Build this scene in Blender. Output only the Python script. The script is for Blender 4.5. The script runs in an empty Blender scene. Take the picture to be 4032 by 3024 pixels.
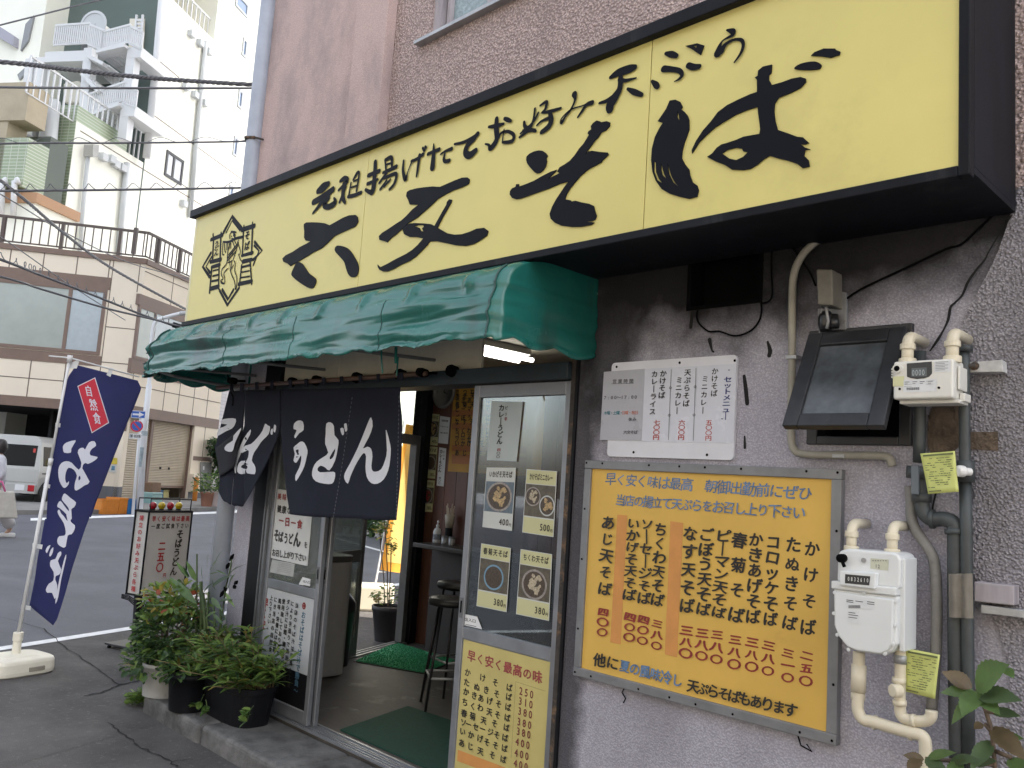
import bpy, bmesh, math, random
from mathutils import Vector, Matrix, Euler, noise
from mathutils.geometry import tessellate_polygon
R = math.radians
SC = bpy.context.scene
COL = SC.collection

# ------------------------------------------------------------------ camera
# world: X along the shop front, Y into the shop, Z up; shop floor is z=0
CAM = Vector((0.0, -2.968, 1.55))
PW, PH, PF = 4032.0, 3024.0, 1830.0 * 4032.0 / 2212.0
_yaw, _pit, _rol = R(45.23754), R(6.71438), R(3.8219)
_f = Vector((-math.sin(_yaw) * math.cos(_pit), math.cos(_yaw) * math.cos(_pit), math.sin(_pit)))
_r = Vector((math.cos(_yaw), math.sin(_yaw), 0)); _u = _r.cross(_f)
_c, _s = math.cos(_rol), math.sin(_rol)
CR, CU, CF = _c * _r + _s * _u, -_s * _r + _c * _u, _f
cam = bpy.data.cameras.new('camera'); camo = bpy.data.objects.new('camera', cam); COL.objects.link(camo)
cam.sensor_width = 36; cam.lens = 36 * PF / PW; cam.clip_start = .05; cam.clip_end = 600
M = Matrix((CR, CU, -CF)).transposed().to_4x4(); M.translation = CAM
camo.matrix_world = M
SC.camera = camo

# ------------------------------------------------------------------ sky, sun, exposure
SUN_H = Vector((.80, .60)); SUN_EL = R(46)
w = bpy.data.worlds.new('World'); SC.world = w; w.use_nodes = True
nt = w.node_tree; sky = nt.nodes.new('ShaderNodeTexSky'); sky.sky_type = 'NISHITA'; sky.sun_disc = False
sky.sun_elevation = SUN_EL; sky.sun_rotation = math.atan2(SUN_H.x, SUN_H.y)
sky.air_density = 1.0; sky.dust_density = 4.0; sky.ozone_density = 1.0
bg = nt.nodes['Background']; bg.inputs['Strength'].default_value = 0.15
hs_ = nt.nodes.new('ShaderNodeHueSaturation'); hs_.inputs['Saturation'].default_value = .42   # hazy white city sky
nt.links.new(sky.outputs[0], hs_.inputs['Color']); nt.links.new(hs_.outputs[0], bg.inputs[0])
sl = bpy.data.lights.new('sun', 'SUN'); sl.energy = 4.0; sl.angle = R(.5); sl.color = (1, .93, .82)
so = bpy.data.objects.new('sun', sl); COL.objects.link(so)
_sd = Vector((SUN_H.x * math.cos(SUN_EL), SUN_H.y * math.cos(SUN_EL), math.sin(SUN_EL)))
so.rotation_euler = _sd.to_track_quat('Z', 'Y').to_euler()
SC.view_settings.view_transform = 'Standard'; SC.view_settings.look = 'None'
SC.view_settings.gamma = 1; SC.view_settings.exposure = 2.0
SC.cycles.max_bounces = 8; SC.cycles.transparent_max_bounces = 12
SC.cycles.use_denoising = True

# ------------------------------------------------------------------ photograph measurements -> points on real planes
def ray(x, y):
    return (CR * ((x - PW / 2) / PF) - CU * ((y - PH / 2) / PF) + CF)
def onY(x, y, Y=0.0):
    d = ray(x, y); return CAM + d * ((Y - CAM.y) / d.y)
def onZ(x, y, Z=0.0):
    d = ray(x, y); return CAM + d * ((Z - CAM.z) / d.z)
def onX(x, y, X=0.0):
    d = ray(x, y); return CAM + d * ((X - CAM.x) / d.x)
def onP(x, y, o, n):
    d = ray(x, y); n = Vector(n); return CAM + d * ((Vector(o) - CAM).dot(n) / d.dot(n))
def onV(x, y, p, d2):
    return onP(x, y, (p[0], p[1], 0), (d2[1], -d2[0], 0))
def gz(x):
    return -.13 + .021 * min(max(0, -x - 9), 22)
def onG(x, y):
    p = onZ(x, y, -.13)
    for i in range(60):
        p = onZ(x, y, .5 * gz(p.x) + .5 * p.z)
    return p
class Plane:
    "flat face of a thing: o origin, u right, v up, n towards the viewer"
    def __init__(s, o, u, v, n=None):
        s.o, s.u, s.v = Vector(o), Vector(u).normalized(), Vector(v).normalized()
        s.n = s.u.cross(s.v).normalized() if n is None else Vector(n)
    def px(s, x, y):
        p = onP(x, y, s.o, s.n) - s.o; return (p.dot(s.u), p.dot(s.v))
    def at(s, u, v, d=0.0):
        return s.o + s.u * u + s.v * v + s.n * d
def PY(Y): return Plane((0, Y, 0), (1, 0, 0), (0, 0, 1))
def T(ox, oy, k):
    "crop coordinates of an enlarged view -> photograph pixels"
    return lambda x, y: (ox + x * k, oy + y * k)

# ------------------------------------------------------------------ materials
MATS = {}
def mat(name, col, rough=.6, metal=0, var=0.0, vscale=6, bump=0.0, bscale=60, dirt=None, dscale=2.5, dthr=.55, spec=.5, emit=None, estr=0, coat=0, detail=4, streak=False, sheen=0):
    if name in MATS: return MATS[name]
    m = bpy.data.materials.new(name); m.use_nodes = True; n = m.node_tree; L = n.links
    b = n.nodes['Principled BSDF']
    b.inputs['Base Color'].default_value = (*col, 1); b.inputs['Roughness'].default_value = rough
    b.inputs['Metallic'].default_value = metal; b.inputs['Specular IOR Level'].default_value = spec
    if coat: b.inputs['Coat Weight'].default_value = coat; b.inputs['Coat Roughness'].default_value = .15
    if emit:
        b.inputs['Emission Color'].default_value = (*emit, 1); b.inputs['Emission Strength'].default_value = estr
    geo = n.nodes.new('ShaderNodeNewGeometry')
    vec = geo.outputs['Position']
    if streak:
        mp = n.nodes.new('ShaderNodeMapping'); mp.inputs['Scale'].default_value = (1, 1, .18); L.new(vec, mp.inputs[0]); svec = mp.outputs[0]
    else: svec = vec
    out = None
    if var:
        t = n.nodes.new('ShaderNodeTexNoise'); t.inputs['Scale'].default_value = vscale; t.inputs['Detail'].default_value = detail; t.inputs['Roughness'].default_value = .62
        L.new(svec, t.inputs['Vector'])
        r = n.nodes.new('ShaderNodeValToRGB'); r.color_ramp.elements[0].position = .3; r.color_ramp.elements[1].position = .7
        r.color_ramp.elements[0].color = (*[max(0, c * (1 - var)) for c in col], 1); r.color_ramp.elements[1].color = (*[min(1, c * (1 + var)) for c in col], 1)
        L.new(t.outputs['Fac'], r.inputs[0]); out = r.outputs[0]
        q = n.nodes.new('ShaderNodeMath'); q.operation = 'MULTIPLY_ADD'; q.inputs[1].default_value = .25; q.inputs[2].default_value = rough - .12
        L.new(t.outputs['Fac'], q.inputs[0]); L.new(q.outputs[0], b.inputs['Roughness'])
    if dirt:
        t2 = n.nodes.new('ShaderNodeTexNoise'); t2.inputs['Scale'].default_value = dscale; t2.inputs['Detail'].default_value = 7; t2.inputs['Roughness'].default_value = .7
        L.new(svec, t2.inputs['Vector'])
        r2 = n.nodes.new('ShaderNodeValToRGB'); r2.color_ramp.elements[0].position = dthr; r2.color_ramp.elements[1].position = min(1, dthr + .18)
        r2.color_ramp.elements[0].color = (0, 0, 0, 1); r2.color_ramp.elements[1].color = (1, 1, 1, 1)
        L.new(t2.outputs['Fac'], r2.inputs[0])
        mx = n.nodes.new('ShaderNodeMix'); mx.data_type = 'RGBA'; mx.inputs[7].default_value = (*dirt, 1); mx.inputs[6].default_value = (*col, 1)
        if out: L.new(out, mx.inputs[6])
        L.new(r2.outputs[0], mx.inputs[0]); out = mx.outputs[2]
    if out: L.new(out, b.inputs['Base Color'])
    if bump:
        t3 = n.nodes.new('ShaderNodeTexNoise'); t3.inputs['Scale'].default_value = bscale; t3.inputs['Detail'].default_value = 3
        L.new(vec, t3.inputs['Vector'])
        bp = n.nodes.new('ShaderNodeBump'); bp.inputs['Strength'].default_value = bump; bp.inputs['Distance'].default_value = .01
        L.new(t3.outputs['Fac'], bp.inputs['Height']); L.new(bp.outputs[0], b.inputs['Normal'])
    MATS[name] = m; return m

def N(m, typ, **kw):
    x = m.node_tree.nodes.new(typ)
    for k, v in kw.items():
        if k.startswith('i_'): x.inputs[k[2:].replace('_', ' ')].default_value = v
        else: setattr(x, k, v)
    return x

def roughcast(name, col, dark, soot=None, scale=55, bstr=.9, stain=(.5, .5), bdist=.012, pit=.6):
    "sprayed mortar wall: pitted bump, pits darker, weather stains, optional dark blotches where soot and painted shade are put in"
    m = bpy.data.materials.new(name); m.use_nodes = True; n = m.node_tree; L = n.links; b = n.nodes['Principled BSDF']
    b.inputs['Roughness'].default_value = .92; b.inputs['Specular IOR Level'].default_value = .2
    g = N(m, 'ShaderNodeNewGeometry')
    v = N(m, 'ShaderNodeTexVoronoi', feature='SMOOTH_F1'); v.inputs['Scale'].default_value = scale; v.inputs['Smoothness'].default_value = .6
    d = N(m, 'ShaderNodeTexNoise'); d.inputs['Scale'].default_value = scale * .8; d.inputs['Detail'].default_value = 4
    L.new(g.outputs['Position'], d.inputs['Vector']); L.new(g.outputs['Position'], v.inputs['Vector'])
    a = N(m, 'ShaderNodeMath', operation='MULTIPLY_ADD'); a.inputs[1].default_value = -.8
    L.new(v.outputs['Distance'], a.inputs[0]); L.new(d.outputs['Fac'], a.inputs[2])
    bp = N(m, 'ShaderNodeBump'); bp.inputs['Strength'].default_value = bstr; bp.inputs['Distance'].default_value = bdist
    L.new(a.outputs[0], bp.inputs['Height']); L.new(bp.outputs[0], b.inputs['Normal'])
    r = N(m, 'ShaderNodeValToRGB'); e = r.color_ramp.elements
    e[0].position = -0.0; e[0].color = (*[c * pit for c in col], 1); e[1].position = .42; e[1].color = (*col, 1)
    L.new(a.outputs[0], r.inputs[0])
    t = N(m, 'ShaderNodeTexNoise'); t.inputs['Scale'].default_value = 1.3; t.inputs['Detail'].default_value = 8; t.inputs['Roughness'].default_value = .68
    mp = N(m, 'ShaderNodeMapping'); mp.inputs['Scale'].default_value = (1, 1, .55); L.new(g.outputs['Position'], mp.inputs[0]); L.new(mp.outputs[0], t.inputs['Vector'])
    r2 = N(m, 'ShaderNodeValToRGB'); e = r2.color_ramp.elements; e[0].position = stain[0]; e[1].position = stain[0] + .22
    e[0].color = (0, 0, 0, 1); e[1].color = (stain[1],) * 3 + (1,)
    L.new(t.outputs['Fac'], r2.inputs[0])
    mx = N(m, 'ShaderNodeMix', data_type='RGBA'); mx.inputs[7].default_value = (*dark, 1)
    L.new(r.outputs[0], mx.inputs[6]); L.new(r2.outputs[0], mx.inputs[0]); out = mx.outputs[2]
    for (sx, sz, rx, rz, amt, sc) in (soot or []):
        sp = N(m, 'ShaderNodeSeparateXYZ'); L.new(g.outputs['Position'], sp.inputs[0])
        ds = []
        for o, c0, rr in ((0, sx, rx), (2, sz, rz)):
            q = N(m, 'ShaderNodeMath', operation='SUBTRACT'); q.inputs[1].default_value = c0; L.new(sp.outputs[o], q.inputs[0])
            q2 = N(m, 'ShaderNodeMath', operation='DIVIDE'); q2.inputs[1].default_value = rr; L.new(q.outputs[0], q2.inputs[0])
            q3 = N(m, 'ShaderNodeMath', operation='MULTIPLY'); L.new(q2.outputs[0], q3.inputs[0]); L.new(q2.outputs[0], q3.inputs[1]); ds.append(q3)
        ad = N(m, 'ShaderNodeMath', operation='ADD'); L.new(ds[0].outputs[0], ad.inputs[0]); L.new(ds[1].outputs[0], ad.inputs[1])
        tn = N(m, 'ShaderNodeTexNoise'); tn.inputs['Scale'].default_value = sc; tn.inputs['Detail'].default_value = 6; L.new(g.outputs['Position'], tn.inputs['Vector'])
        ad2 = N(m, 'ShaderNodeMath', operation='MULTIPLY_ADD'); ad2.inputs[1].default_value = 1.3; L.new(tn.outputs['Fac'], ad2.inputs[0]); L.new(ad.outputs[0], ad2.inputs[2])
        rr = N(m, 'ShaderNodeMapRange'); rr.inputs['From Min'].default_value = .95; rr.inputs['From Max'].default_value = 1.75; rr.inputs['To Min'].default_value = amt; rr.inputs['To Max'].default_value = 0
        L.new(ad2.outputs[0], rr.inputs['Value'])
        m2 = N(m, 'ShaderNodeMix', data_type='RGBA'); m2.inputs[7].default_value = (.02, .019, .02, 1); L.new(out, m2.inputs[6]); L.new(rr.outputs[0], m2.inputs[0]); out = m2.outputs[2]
    L.new(out, b.inputs['Base Color']); MATS[name] = m; return m

def glass(name, tint=(.9, .95, .95), refl=1.0, rough=.02, cloud=0):
    "thin window glass: clear with a Fresnel sheen; cloud = share of frosted white"
    m = bpy.data.materials.new(name); m.use_nodes = True; n = m.node_tree; L = n.links
    n.nodes.remove(n.nodes['Principled BSDF'])
    tr = N(m, 'ShaderNodeBsdfTransparent'); tr.inputs[0].default_value = (*tint, 1)
    gl = N(m, 'ShaderNodeBsdfGlossy'); gl.inputs['Roughness'].default_value = rough
    fr = N(m, 'ShaderNodeFresnel'); fr.inputs[0].default_value = 1.45
    k = N(m, 'ShaderNodeMath', operation='MULTIPLY'); k.inputs[1].default_value = refl; L.new(fr.outputs[0], k.inputs[0])
    mx = N(m, 'ShaderNodeMixShader'); L.new(k.outputs[0], mx.inputs[0]); L.new(tr.outputs[0], mx.inputs[1]); L.new(gl.outputs[0], mx.inputs[2])
    o = mx.outputs[0]
    if cloud:
        df = N(m, 'ShaderNodeBsdfDiffuse'); df.inputs[0].default_value = (*tint, 1)
        m2 = N(m, 'ShaderNodeMixShader'); m2.inputs[0].default_value = cloud; L.new(o, m2.inputs[1]); L.new(df.outputs[0], m2.inputs[2]); o = m2.outputs[0]
    L.new(o, n.nodes['Material Output'].inputs[0]); MATS[name] = m; return m

def thin(name, col, rough=.5, trans=.35, var=.1, vscale=8):
    "cloth or leaf that lets some light through"
    m = mat(name, col, rough, var=var, vscale=vscale)
    n = m.node_tree; L = n.links; b = n.nodes['Principled BSDF']
    t = N(m, 'ShaderNodeBsdfTranslucent'); t.inputs[0].default_value = (*[min(1, c * 1.3) for c in col], 1)
    mx = N(m, 'ShaderNodeMixShader'); mx.inputs[0].default_value = trans
    L.new(b.outputs[0], mx.inputs[1]); L.new(t.outputs[0], mx.inputs[2]); L.new(mx.outputs[0], n.nodes['Material Output'].inputs[0])
    return m

# ------------------------------------------------------------------ mesh builder
class MB:
    def __init__(s): s.v, s.f, s.m, s.k = [], [], [], 0
    def mat(s, k): s.k = k; return s
    def add(s, vs, fs):
        o = len(s.v); s.v += [tuple(p) for p in vs]
        for f in fs: s.f.append([o + i for i in f]); s.m.append(s.k)
        return s
    def quad(s, a, b, c, d): return s.add([a, b, c, d], [(0, 1, 2, 3)])
    def box(s, x0, x1, y0, y1, z0, z1):
        return s.add([(x0, y0, z0), (x1, y0, z0), (x1, y1, z0), (x0, y1, z0), (x0, y0, z1), (x1, y0, z1), (x1, y1, z1), (x0, y1, z1)],
                     [(0, 3, 2, 1), (4, 5, 6, 7), (0, 1, 5, 4), (1, 2, 6, 5), (2, 3, 7, 6), (3, 0, 4, 7)])
    def obox(s, c, ax, ay, az):
        "box with centre c and half-axis vectors"
        c, ax, ay, az = Vector(c), Vector(ax), Vector(ay), Vector(az)
        P = [c + ax * i + ay * j + az * k for k in (-1, 1) for (i, j) in ((-1, -1), (1, -1), (1, 1), (-1, 1))]
        return s.add(P, [(0, 3, 2, 1), (4, 5, 6, 7), (0, 1, 5, 4), (1, 2, 6, 5), (2, 3, 7, 6), (3, 0, 4, 7)])
    def bar(s, a, b, wx, wy, up=(0, 0, 1)):
        a, b = Vector(a), Vector(b); d = (b - a).normalized(); up = Vector(up)
        if abs(d.dot(up)) > .98: up = Vector((0, 1, 0))
        x = d.cross(up).normalized(); y = x.cross(d)
        return s.obox((a + b) / 2, x * wx / 2, y * wy / 2, (b - a) / 2)
    def prism(s, pts, dv):
        n = len(pts); dv = Vector(dv); P = [Vector(p) for p in pts]; Q = [p + dv for p in P]
        return s.add(P + Q, [tuple(range(n - 1, -1, -1)), tuple(range(n, 2 * n))] + [(i, (i + 1) % n, n + (i + 1) % n, n + i) for i in range(n)])
    def tube(s, pts, r, n=10, cap=True):
        P = [Vector(p) for p in pts]; rs = r if isinstance(r, (list, tuple)) else [r] * len(P)
        o = len(s.v); up = None
        for i, p in enumerate(P):
            d = (P[min(i + 1, len(P) - 1)] - P[max(i - 1, 0)]).normalized()
            if up is None: up = Vector((0, 0, 1)) if abs(d.z) < .9 else Vector((1, 0, 0))
            x = d.cross(up).normalized(); y = x.cross(d).normalized(); up = y
            for k in range(n):
                a = 2 * math.pi * k / n; s.v.append(tuple(p + (x * math.cos(a) + y * math.sin(a)) * rs[i]))
        for i in range(len(P) - 1):
            for k in range(n):
                s.f.append([o + i * n + k, o + i * n + (k + 1) % n, o + (i + 1) * n + (k + 1) % n, o + (i + 1) * n + k]); s.m.append(s.k)
        if cap:
            s.f.append([o + k for k in range(n)][::-1]); s.m.append(s.k)
            s.f.append([o + (len(P) - 1) * n + k for k in range(n)]); s.m.append(s.k)
        return s
    def lathe(s, c, prof, n=20, ax=(0, 0, 1), cap=True):
        c = Vector(c); ax = Vector(ax).normalized()
        x = ax.cross(Vector((0, 1, 0)) if abs(ax.y) < .9 else Vector((1, 0, 0))).normalized(); y = ax.cross(x)
        o = len(s.v)
        for (r, h) in prof:
            for k in range(n):
                a = 2 * math.pi * k / n; s.v.append(tuple(c + ax * h + (x * math.cos(a) + y * math.sin(a)) * r))
        for i in range(len(prof) - 1):
            for k in range(n):
                s.f.append([o + i * n + k, o + i * n + (k + 1) % n, o + (i + 1) * n + (k + 1) % n, o + (i + 1) * n + k]); s.m.append(s.k)
        if cap:
            s.f.append([o + k for k in range(n)][::-1]); s.m.append(s.k)
            s.f.append([o + (len(prof) - 1) * n + k for k in range(n)]); s.m.append(s.k)
        return s
    def grid(s, fn, nu, nv):
        o = len(s.v)
        for j in range(nv + 1):
            for i in range(nu + 1): s.v.append(tuple(fn(i / nu, j / nv)))
        for j in range(nv):
            for i in range(nu):
                a = o + j * (nu + 1) + i; s.f.append([a, a + 1, a + nu + 2, a + nu + 1]); s.m.append(s.k)
        return s
    def apart(s, name, mats, parent=None, **kw):
        "one object for each loose piece"
        up = list(range(len(s.v)))
        def find(i):
            while up[i] != i: up[i] = up[up[i]]; i = up[i]
            return i
        for f in s.f:
            for j in f[1:]: up[find(j)] = find(f[0])
        grp = {}
        for f, m in zip(s.f, s.m): grp.setdefault(find(f[0]), []).append((f, m))
        out = []
        for fs in grp.values():
            q = MB(); ix = {}
            for f, m in fs:
                for j in f:
                    if j not in ix: ix[j] = len(q.v); q.v.append(s.v[j])
                q.f.append([ix[j] for j in f]); q.m.append(m)
            out.append(q.build(name, mats, parent, **kw))
        return out
    def build(s, name, mats, parent=None, smooth=False, bevel=0, seg=2, solid=0, sub=0):
        me = bpy.data.meshes.new(name); me.from_pydata(s.v, [], s.f); me.update()
        ms = mats if isinstance(mats, (list, tuple)) else [mats]
        for q in ms: me.materials.append(q)
        if len(ms) > 1: me.polygons.foreach_set('material_index', [min(k, len(ms) - 1) for k in s.m])
        if smooth: me.polygons.foreach_set('use_smooth', [True] * len(me.polygons))
        bm = bmesh.new(); bm.from_mesh(me); bmesh.ops.recalc_face_normals(bm, faces=bm.faces); bm.to_mesh(me); bm.free()
        o = bpy.data.objects.new(name, me); COL.objects.link(o)
        if parent: o.parent = parent; o.matrix_parent_inverse = Matrix.Translation(-parent.location) if parent.type == 'EMPTY' and parent.parent is None else Matrix()
        if solid: q = o.modifiers.new('s', 'SOLIDIFY'); q.thickness = solid; q.offset = 0
        if bevel: q = o.modifiers.new('b', 'BEVEL'); q.width = bevel; q.segments = seg; q.limit_method = 'ANGLE'; q.angle_limit = R(35)
        if sub: q = o.modifiers.new('u', 'SUBSURF'); q.levels = sub; q.render_levels = sub
        if smooth == 'auto' or (bevel and smooth):
            pass
        return o

def tag(o, label=None, cat=None, group=None, kind=None):
    if label: o['label'] = label
    if cat: o['category'] = cat
    if group: o['group'] = group
    if kind: o['kind'] = kind
    return o
def thing(name, loc, label, cat, group=None):
    o = bpy.data.objects.new(name, None); COL.objects.link(o); o.location = loc; o.empty_display_size = .1
    return tag(o, label, cat, group)
def structure(name, mb, m, **kw):
    return tag(mb.build(name, m, **kw), kind='structure')
def copy_tree(o, parent=None):
    c = o.copy(); COL.objects.link(c)
    if parent: c.parent = parent
    for ch in list(o.children): copy_tree(ch, c)
    return c
def lerp(a, b, t): return a + (b - a) * t
def poly_at(pts, t):
    "point on a polyline at parameter t"
    k = t * (len(pts) - 1); i = min(int(k), len(pts) - 2); q = k - i
    return tuple(lerp(a, b, q) for a, b in zip(pts[i], pts[i + 1]))
def crom(pts, closed=False, n=4):
    out = []; L = len(pts)
    rng = range(L if closed else L - 1)
    for i in rng:
        p0 = pts[(i - 1) % L] if closed or i > 0 else pts[i]
        p1 = pts[i]; p2 = pts[(i + 1) % L]
        p3 = pts[(i + 2) % L] if closed or i + 2 < L else p2
        for k in range(n):
            t = k / n
            out.append(tuple(.5 * (2 * b + (c - a) * t + (2 * a - 5 * b + 4 * c - d) * t * t + (3 * b - a - 3 * c + d) * t ** 3) for a, b, c, d in zip(p0, p1, p2, p3)))
    if not closed: out.append(tuple(pts[-1]))
    return out

# ------------------------------------------------------------------ lettering
_gl = {}
def glyph(ch):
    if ch not in _gl:
        c = bpy.data.curves.new('g', 'FONT'); c.body = ch; c.size = 1; c.resolution_u = 3
        o = bpy.data.objects.new('g', c); COL.objects.link(o)
        me = bpy.data.meshes.new_from_object(o.evaluated_get(bpy.context.evaluated_depsgraph_get()))
        vs = [(v.co.x, v.co.y) for v in me.vertices]; fs = [list(p.vertices) for p in me.polygons]
        bpy.data.objects.remove(o); bpy.data.curves.remove(c); bpy.data.meshes.remove(me)
        if vs:
            x0, x1 = min(v[0] for v in vs), max(v[0] for v in vs); y0, y1 = min(v[1] for v in vs), max(v[1] for v in vs)
            wide = ord(ch) > 0x2000
            cx = .5 if wide and x1 - x0 < 1.02 and x1 < 1.05 else (x0 + x1) / 2
            cy = .37 if wide else .36
            vs = [(a - cx, b - cy) for a, b in vs]
        _gl[ch] = (vs, fs)
    return _gl[ch]
class Ink:
    "lettering on a plane; every mark sits a hair proud of the one before, so nothing is coplanar"
    def __init__(s, pl, d=.0012, mirror=False): s.pl, s.d, s.b, s.map = pl, d, MB(), None
    def _z(s): s.d += .00003; return s.d
    def char(s, ch, u, v, w, h, bold=.02, sl=0.0, rot=0.0, flip=1):
        vs, fs = glyph(ch)
        ca, sa = math.cos(rot), math.sin(rot)
        for dx, dy in (((-bold, 0), (bold, 0), (0, bold * .8), (0, -bold * .8)) if bold else ((0, 0),)):
            z = s._z(); P = []
            for a, b in vs:
                a, b = (a + dx + sl * b) * w * flip, (b + dy) * h
                P.append(s.pl.at(u + a * ca - b * sa, v + a * sa + b * ca, z))
            s.b.add(P, fs)
        return s
    def at(s, ch, p, wpx, hpx=None, **kw):
        hpx = hpx or wpx
        u, v = s.pl.px(*p); a = s.pl.px(p[0] - wpx / 2, p[1]); b = s.pl.px(p[0] + wpx / 2, p[1]); c = s.pl.px(p[0], p[1] - hpx / 2); e = s.pl.px(p[0], p[1] + hpx / 2)
        return s.char(ch, u, v, abs(b[0] - a[0]), abs(c[1] - e[1]), **kw)
    def line(s, text, pa, pb, wpx, hpx=None, follow=False, **kw):
        n = len(text); hpx = hpx or wpx
        A, B = s.pl.px(*pa), s.pl.px(*pb)
        a = s.pl.px(pa[0] - wpx / 2, pa[1]); b = s.pl.px(pa[0] + wpx / 2, pa[1]); c = s.pl.px(pa[0], pa[1] - hpx / 2); e = s.pl.px(pa[0], pa[1] + hpx / 2)
        w, h = abs(b[0] - a[0]), abs(c[1] - e[1])
        for i, ch in enumerate(text):
            if ch in ' 　': continue
            t = i / max(1, n - 1); kk = dict(kw)
            jz = kk.pop('jit', 0); rot = kk.pop('rot', 0) + jz * math.sin(i * 2.4 + len(text) * 1.7 + A[0] * 9); kj = 1 + jz * .9 * math.sin(i * 3.7 + A[1] * 7 + A[0] * 23)
            if ch in 'ー～' and abs(B[1] - A[1]) > abs(B[0] - A[0]): rot += -math.pi / 2
            s.char(ch, lerp(A[0], B[0], t), lerp(A[1], B[1], t), w * kj, h * kj, rot=rot, **kk)
        return s
    def poly(s, px, holes=(), smooth=0, thick=0, tr=None):
        "outline given in photograph pixels"
        loops = []
        for L in [px] + list(holes):
            L = [tr(*p) for p in L] if tr else L
            if smooth: L = crom(L, True, smooth)
            loops.append([s.pl.px(*p) for p in L])
        return s.poly_uv(loops, thick)
    def poly_uv(s, loops, thick=0):
        z = s._z() + thick
        flat = [p for L in loops for p in L]
        tri = tessellate_polygon([[Vector((a, b, 0)) for a, b in L] for L in loops])
        s.b.add([s.pl.at(a, b, z) for a, b in flat], tri)
        if thick:
            o = 0
            for L in loops:
                n = len(L)
                for i in range(n):
                    a, b = L[i], L[(i + 1) % n]
                    s.b.quad(s.pl.at(*a, z), s.pl.at(*b, z), s.pl.at(*b, z - thick), s.pl.at(*a, z - thick))
        return s
    def stroke(s, pts, tr=None, thick=0, k=1.0, n=5):
        "brush stroke: (x, y, width) in pixels"
        P = []
        for x, y, wd in crom(pts, False, n):
            X, Y = tr(x, y) if tr else (x, y); X2, Y2 = tr(x + wd * k, y) if tr else (x + wd * k, y)
            u, v = s.pl.px(X, Y); u2, v2 = s.pl.px(X2, Y2); P.append((u, v, math.hypot(u2 - u, v2 - v) / 2))
        L, Rr = [], []
        m = len(P)
        for i, (u, v, r) in enumerate(P):
            a, b = P[max(0, i - 1)], P[min(m - 1, i + 1)]
            dx, dy = b[0] - a[0], b[1] - a[1]; q = math.hypot(dx, dy) or 1; nx, ny = -dy / q, dx / q
            L.append((u + nx * r, v + ny * r)); Rr.append((u - nx * r, v - ny * r))
        def cap(i, sg):
            u, v, r = P[i]; a, b = P[max(0, i - 1)], P[min(m - 1, i + 1)]; t = math.atan2(b[1] - a[1], b[0] - a[0])
            return [(u + r * math.cos(t + sg + q), v + r * math.sin(t + sg + q)) for q in (-1.0, -.5, 0, .5, 1.0)]
        z = s._z() + thick
        start = cap(0, math.pi); end = cap(m - 1, 0)
        o = [s.pl.at(a, b, z) for a, b in L + Rr]
        fs = [(i, i + 1, m + i + 1, m + i) for i in range(m - 1)]
        s.b.add(o, fs)
        s.b.add([s.pl.at(*L[0], z)] + [s.pl.at(a, b, z) for a, b in start] + [s.pl.at(*Rr[0], z)], [tuple(range(7))])
        s.b.add([s.pl.at(*Rr[-1], z)] + [s.pl.at(a, b, z) for a, b in end] + [s.pl.at(*L[-1], z)], [tuple(range(7))])
        return s
    def build(s, name, m, parent):
        return s.b.build(name, m, parent)
def sheet(pl, px, d=.0005, thick=.002):
    "flat board from pixel corners, as a thin slab in front of its plane"
    mb = MB(); mb.prism([pl.at(*pl.px(*p), d) for p in px], pl.n * thick); return mb
# ================================================================== materials of the place
M_LILAC = roughcast('lilac roughcast', (.49, .475, .545), (.17, .16, .175), soot=[(-1.85, 2.62, .9, .52, .985, 6), (-1.3, 2.66, 1.7, .42, .97, 4), (-2.40, 2.3, .22, .6, .85, 8), (-2.1, 1.0, .8, .28, .0, 8), (-2.53, 1.2, .13, 1.6, .8, 9)], scale=150, bstr=.6, stain=(.50, .55), bdist=.006, pit=.72)  # vent soot; under the sign soot plus painted shade; darker strip by the post
M_COARSE = roughcast('coarse grey roughcast', (.45, .43, .47), (.12, .11, .11), scale=125, bstr=1.0, stain=(.48, .75), bdist=.011, pit=.55)
M_PINK = roughcast('pink roughcast', (.66, .52, .495), (.22, .18, .18), scale=85, bstr=1.0, stain=(.52, .6), bdist=.014, pit=.5)
M_PINKS = roughcast('pink render', (.60, .46, .435), (.2, .18, .19), scale=140, bstr=.35, stain=(.45, .65), bdist=.005, pit=.8)
M_ALU = mat('grey aluminium', (.27, .28, .30), .42, metal=.55, var=.12, vscale=9, dirt=(.16, .15, .14), dthr=.66, dscale=9)
M_ALUD = mat('dull dark aluminium', (.17, .175, .18), .5, metal=.4, var=.15, vscale=8)
M_BEAM = mat('blue grey painted steel', (.022, .034, .042), .5, var=.25, vscale=5, dirt=(.02, .02, .02), dthr=.6)
M_DARK = mat('black painted wood', (.007, .007, .009), .55, var=.3, vscale=9, spec=.2)
M_RUST = mat('rusty painted post', (.05, .042, .036), .8, var=.5, vscale=14, dirt=(.30, .17, .08), dscale=9, dthr=.53, bump=.4, bscale=60)
M_BLACK = mat('soot black', (.004, .004, .0045), .9, spec=.05)
M_CREAMP = mat('cream ceiling board', (.36, .335, .26), .7, var=.12, vscale=4, dirt=(.2, .17, .12), dscale=40, dthr=.68)
M_BROWN = mat('red brown wood panel', (.13, .055, .036), .5, var=.25, vscale=7, streak=True)
M_CONC = mat('stained concrete floor', (.085, .075, .066), .7, var=.35, vscale=4, dirt=(.27, .25, .23), dscale=2.6, dthr=.57, bump=.15, bscale=40)
M_STEP = mat('weathered concrete', (.13, .128, .125), .85, var=.4, vscale=7, dirt=(.05, .05, .05), dscale=3, dthr=.5, bump=.5, bscale=70)
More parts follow.
